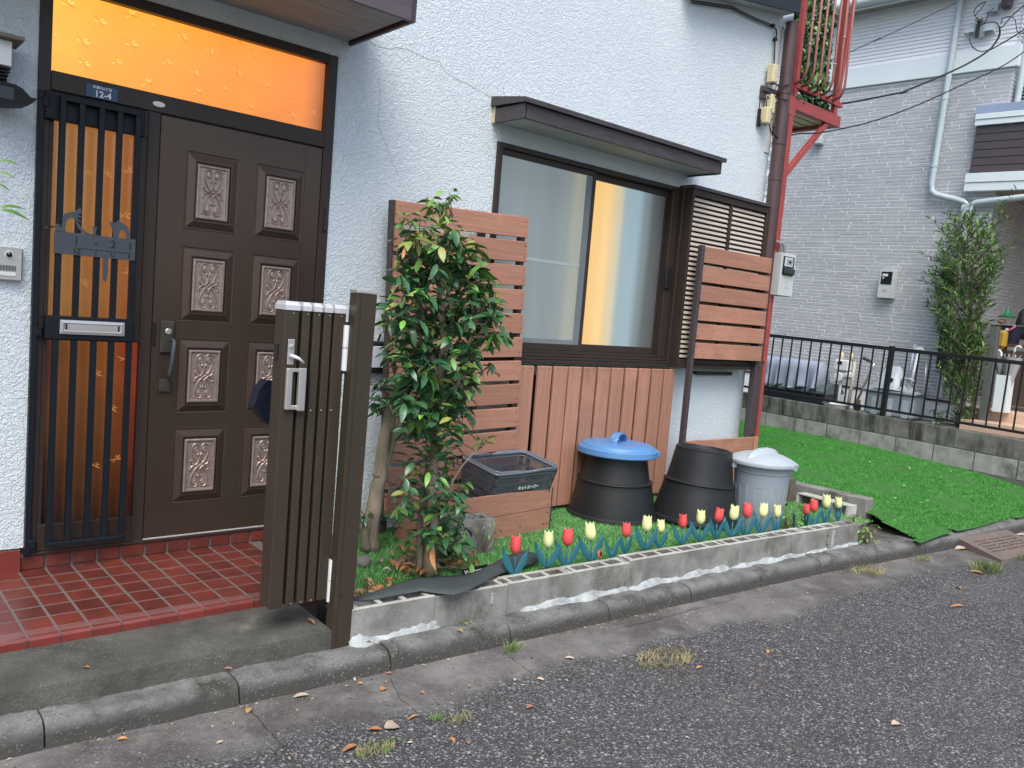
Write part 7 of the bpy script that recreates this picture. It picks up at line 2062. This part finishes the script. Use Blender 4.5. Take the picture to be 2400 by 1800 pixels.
# umbrella stand with two umbrellas
us = thing('umbrella_stand', 'white box shaped umbrella stand on the beige porch', 'umbrella stand', (9.6, -.7, .55))
ub = MB()
ub.box(9.50, 9.515, -.765, -.635, .548, .935, b=.002); ub.box(9.625, 9.64, -.765, -.635, .548, .935); ub.box(9.515, 9.625, -.765, -.755, .548, .935); ub.box(9.515, 9.625, -.645, -.635, .548, .935)
ub.build('stand_box', M['bandwhite'], us)
def umb(label, ph, pt, pe, r_, hook):
    t = thing('umbrella', label, 'umbrella', pe, 'closed clear umbrellas on the porch')
    ph, pt, pe = Vector(ph), Vector(pt), Vector(pe)
    axis = (pe - pt); b = MB(); N_ = 14; vs = []; fs = []
    q = axis.normalized(); a = q.cross(Vector((1, 0, 0))).normalized(); c = q.cross(a)
    for i in range(7):
        u = i / 6; rr = r_ * (1 - u) ** .8 + .008
        for k in range(N_):
            th = 2 * PI * k / N_; r2_ = rr * (1 + .22 * math.cos(7 * th) * (1 - u * .6))
            vs.append(pt + axis * u + (a * math.cos(th) + c * math.sin(th)) * r2_)
    for i in range(6):
        for k in range(N_): fs.append((i * N_ + k, i * N_ + (k + 1) % N_, (i + 1) * N_ + (k + 1) % N_, (i + 1) * N_ + k))
    b.add(vs, fs).build('canopy', M['umbrella'], t, smooth=True)
    for k in range(8):
        th = 2 * PI * k / 8; o_ = (a * math.cos(th) + c * math.sin(th)) * r_
        MB().tube([pt + o_ * .9, pt + o_ * 1.05 - q * .03], .004, 5).build('rib_tip', M['silver'], t)
    h = ph - pt; MB().tube([pt + axis * .2, pt, ph], .006, 6).build('shaft', M['silver'], t)
    MB().tube([ph - h * .1, ph, ph + Vector((0, .0, .03)), ph + Vector((0, .02 * hook, .055)), ph + Vector((0, .045 * hook, .055)), ph + Vector((0, .058 * hook, .035))], .011, 8).build('hook_handle', M['whiteprint'], t, smooth=True)
umb('shorter clear umbrella with white hook standing in the white stand', S(n, 1915, 300, 9.57), S(n, 1910, 370, 9.57), S(n, 1890, 540, 9.57), .05, 1)
umb('longer clear umbrella with white hook leaning right of the white stand', S(n, 2090, 240, 9.57), S(n, 2060, 320, 9.57), S(n, 1985, 800, 9.57), .075, -1)
# bench / hanging bucket in the porch
bk = thing('bucket', 'dark bucket with pink handle standing on a shelf in the porch of the grey house', 'bucket', (10.2, -.62, 1.35))
pb_ = S(t3, 1980, 1380, 10.2)
MB().lathe((pb_.x, pb_.y, pb_.z - .09), [(.085, 0), (.118, .19), (.125, .192), (.125, .20), (.115, .20)], 24).build('bucket_body', pm('navy_bucket', (.015, .02, .045), rough=.35), bk)
MB().tube([(pb_.x - .12, pb_.y + .10, pb_.z + .0), (pb_.x - .13, pb_.y - .0, pb_.z + .04), (pb_.x - .125, pb_.y - .08, pb_.z + .105)], .009, 7).build('bucket_handle', M['pink'], bk, smooth=True)
MB().lathe((pb_.x, pb_.y, pb_.z + .111), [(.126, 0), (.129, .003), (.126, .006)], 24, cap0=False, cap1=False).build('bucket_rim', M['silver'], bk)
MB().box(pb_.x - .121, pb_.x - .117, pb_.y - .01, pb_.y + .02, pb_.z - .04, pb_.z + .08).build('bucket_stripe', M['whiteplastic'], bk)
ps = thing('porch_shelf', 'brown shelf carrying bucket and cap in the porch of the grey house', 'shelf', (10.2, -.9, .9))
MB().box(10.05, 10.4, -1.6, -.42, pb_.z - .12, pb_.z - .092, b=.003).build('shelf_board', pm('shelf_wood', (.10, .055, .035), rough=.6), ps)
MB().box(10.08, 10.12, -.50, -.46, .55, pb_.z - .121).build('leg', ps.children[0].data.materials[0], ps); MB().box(10.06, 10.09, -1.5, -.52, .60, pb_.z - .16).build('front_board', pm('shelf_front', (.075, .055, .05), rough=.6), ps)
hp_ = S(t3, 1920, 1040, 10.15)
ht = thing('green_hat', 'green toy hat hanging above the dark bucket in the porch', 'hat', hp_)
MB().lathe(tuple(hp_), [(.085, -.012), (.09, 0), (.05, .012), (.03, .04), (.012, .09), (.0, .11)], 16, cap1=False).build('hat_shell', M['greenpl'], ht, smooth=40)
MB().lathe((hp_.x - .02, hp_.y + .04, hp_.z - .06), [(.0, -.03), (.035, -.02), (.045, 0), (.035, .02), (.0, .03)], 14, cap0=False, cap1=False).build('hat_ball', pm('tan_ball', (.35, .22, .12), rough=.6), ht, smooth=True)
pc = S(t3, 2170, 1100, 10.3)
bc = thing('hanging_coat', 'black coat hanging at the right picture edge in the porch', 'coat', pc)
MB().lathe((pc.x, pc.y - .02, pc.z - .12), [(.05, -.1), (.075, 0), (.07, .10), (.05, .20), (.02, .24), (0, .245)], 16, cap1=False).build('coat_cloth', M['blackrubber'], bc, smooth=True)
by = S(t3, 1830, 1440, 9.9)
yb = thing('yellow_bag', 'mustard yellow bag between grey post and dark bucket', 'bag', by)
MB().box(by.x - .05, by.x + .05, by.y - .05, by.y + .04, by.z - .10, by.z + .10, b=.03).build('bag_body', pm('mustard', (.38, .24, .02), rough=.7), yb)

# ================================================================= TALL NARROW-LEAVED SHRUB OF THE GREY HOUSE
BL = {'a': [leaf_mesh('leaf', .08, .016, M['bamboo'], .2, .2, 3), leaf_mesh('leaf', .08, .013, M['bamboo'], .1, .4, 3)], 'b': [leaf_mesh('leaf', .08, .016, M['leafnew'], .2, .2, 3)]}
XQ = 9.50
bsz = thing('narrow_shrub', 'tall airy shrub with narrow pale green leaves behind the black fence', 'shrub', (XQ, -.33, .33))
rnd = random.Random(55)
st = MB()
top = [(2255, 960), (2262, 860), (2270, 760), (2275, 660), (2285, 580)]
tips2 = []
mainp = [W(px, py, x=XQ) for px, py in top]
st.tube([Vector((XQ, W(2245, 1000, x=XQ).y, .34))] + mainp, [.022, .018, .016, .013, .010, .007], 7)
st.tube([Vector((XQ + .02, W(2270, 1000, x=XQ).y, .34))] + [W(px + 25, py, x=XQ + .05) for px, py in top], [.018, .016, .014, .011, .008, .005], 7)
branches = []
rows2 = [(960, 2225, 2300, 10), (900, 2195, 2305, 16), (850, 2190, 2310, 18), (800, 2185, 2310, 20), (750, 2180, 2320, 22), (700, 2165, 2335, 24), (660, 2160, 2345, 24), (620, 2165, 2360, 22), (580, 2185, 2365, 18), (545, 2200, 2350, 14), (515, 2210, 2345, 10)]
for (py, xl, xr, k) in rows2:
    for i in range(int(k * 2.2)):
        px = xl + (xr - xl) * rnd.random(); y0 = py + rnd.uniform(-24, 24)
        branches.append(((px * .35 + 2268 * .65, y0 + 45), (px, y0), 11))
for (a, c, d, e) in ((2290, 600, 2385, 440), (2275, 620, 2180, 510), (2270, 640, 2150, 590), (2290, 640, 2390, 560), (2290, 620, 2370, 500), (2280, 600, 2270, 470), (2270, 660, 2165, 640), (2280, 700, 2150, 655), (2290, 560, 2350, 470), (2265, 620, 2205, 540)):
    branches.append(((a, c), (d, e), 22))
def spray(a, c, cnt):
    x0 = XQ + rnd.uniform(-.18, .18); P_ = W(a[0], a[1], x=x0); Q_ = W(c[0], c[1], x=x0 + rnd.uniform(-.1, .1))
    st.tube([P_, P_.lerp(Q_, .5) + Vector((0, 0, .01)), Q_], [.004, .003, .0015], 4, cap=False)
    d = (Q_ - P_).normalized()
    for k in range(cnt):
        t = .25 + .75 * k / cnt; p = P_.lerp(Q_, t)
        side = 1 if k % 2 else -1
        dirn = (d + Vector((rnd.gauss(0, .4), side * rnd.uniform(.5, 1.0), rnd.gauss(.15, .35)))).normalized()
        q = dirn.to_track_quat('X', 'Z').to_matrix().to_4x4() @ Matrix.Rotation(rnd.uniform(-.9, .9), 4, 'X')
        yield (p, q, rnd.uniform(.06, .095), 'b' if (rnd.random() < .25 + .35 * (c[1] < 620)) else 'a')
Ls = []
for (a, c, cnt) in branches: Ls += list(spray(a, c, cnt))
extra = []
st.build('stems', M['twig'], bsz, smooth=True)
rnd.shuffle(Ls)
Ls.sort(key=lambda e: e[0].x)
for (p, q, s_, kk) in Ls[:250]:
    o = bpy.data.objects.new('leaf', rnd.choice(BL[kk])); COL.objects.link(o); o.parent = bsz
    o.matrix_local = Matrix.Translation(p - org(bsz)) @ q @ Matrix.Scale(s_ / .08, 4)
bb = {'a': MB(), 'b': MB()}
for (p, q, s_, kk) in Ls[250:]:
    me = BL[kk][0]; T = Matrix.Translation(p) @ q @ Matrix.Scale(s_ / .08, 4)
    bb[kk].add([T @ v_.co for v_ in me.vertices], [tuple(f_.vertices) for f_ in me.polygons])
bb['a'].build('foliage', M['bamboo'], bsz, smooth=True, fix=False, stuff=True); bb['b'].build('foliage', M['leafnew'], bsz, smooth=True, fix=False, stuff=True)
p = S(n, 1120, 1080, 9.4); broad_plant('leafy_plant', 'spiky little plant at the foot of the narrow leaved shrub', (p.x, p.y, .34), 40, .07, 9, ('leaf', 'new'), h=.16)
# plant sprays at the far left edge, from a pot outside the picture
lp_ = thing('overhanging_branch', 'few long green leaves reaching in at the left picture edge above the intercom', 'branch', (.55, -.25, 1.5))
lf = leaf_mesh('leaf', .08, .016, M['leafnew'], .25, .75, 6)
for (px, py, rz, s_, tz) in ((-4, 378, -.2, .8, -.9), (-6, 404, -.3, .7, -.5), (0, 488, -.15, 1.05, -1.1), (-2, 492, -.4, 1.15, -.35), (-10, 430, -.3, .6, 0)):
    p = W(px, py, y=-.25); o = bpy.data.objects.new('leaf', lf); COL.objects.link(o); o.parent = lp_
    o.matrix_local = Matrix.Translation(p - org(lp_)) @ Euler((0.9, tz * .5, rz)).to_matrix().to_4x4() @ Matrix.Scale(s_, 4)
MB().tube([W(-40, 540, y=-.25), W(-5, 500, y=-.25), W(-2, 488, y=-.25)], .002, 5).build('twig', M['twig'], lp_)
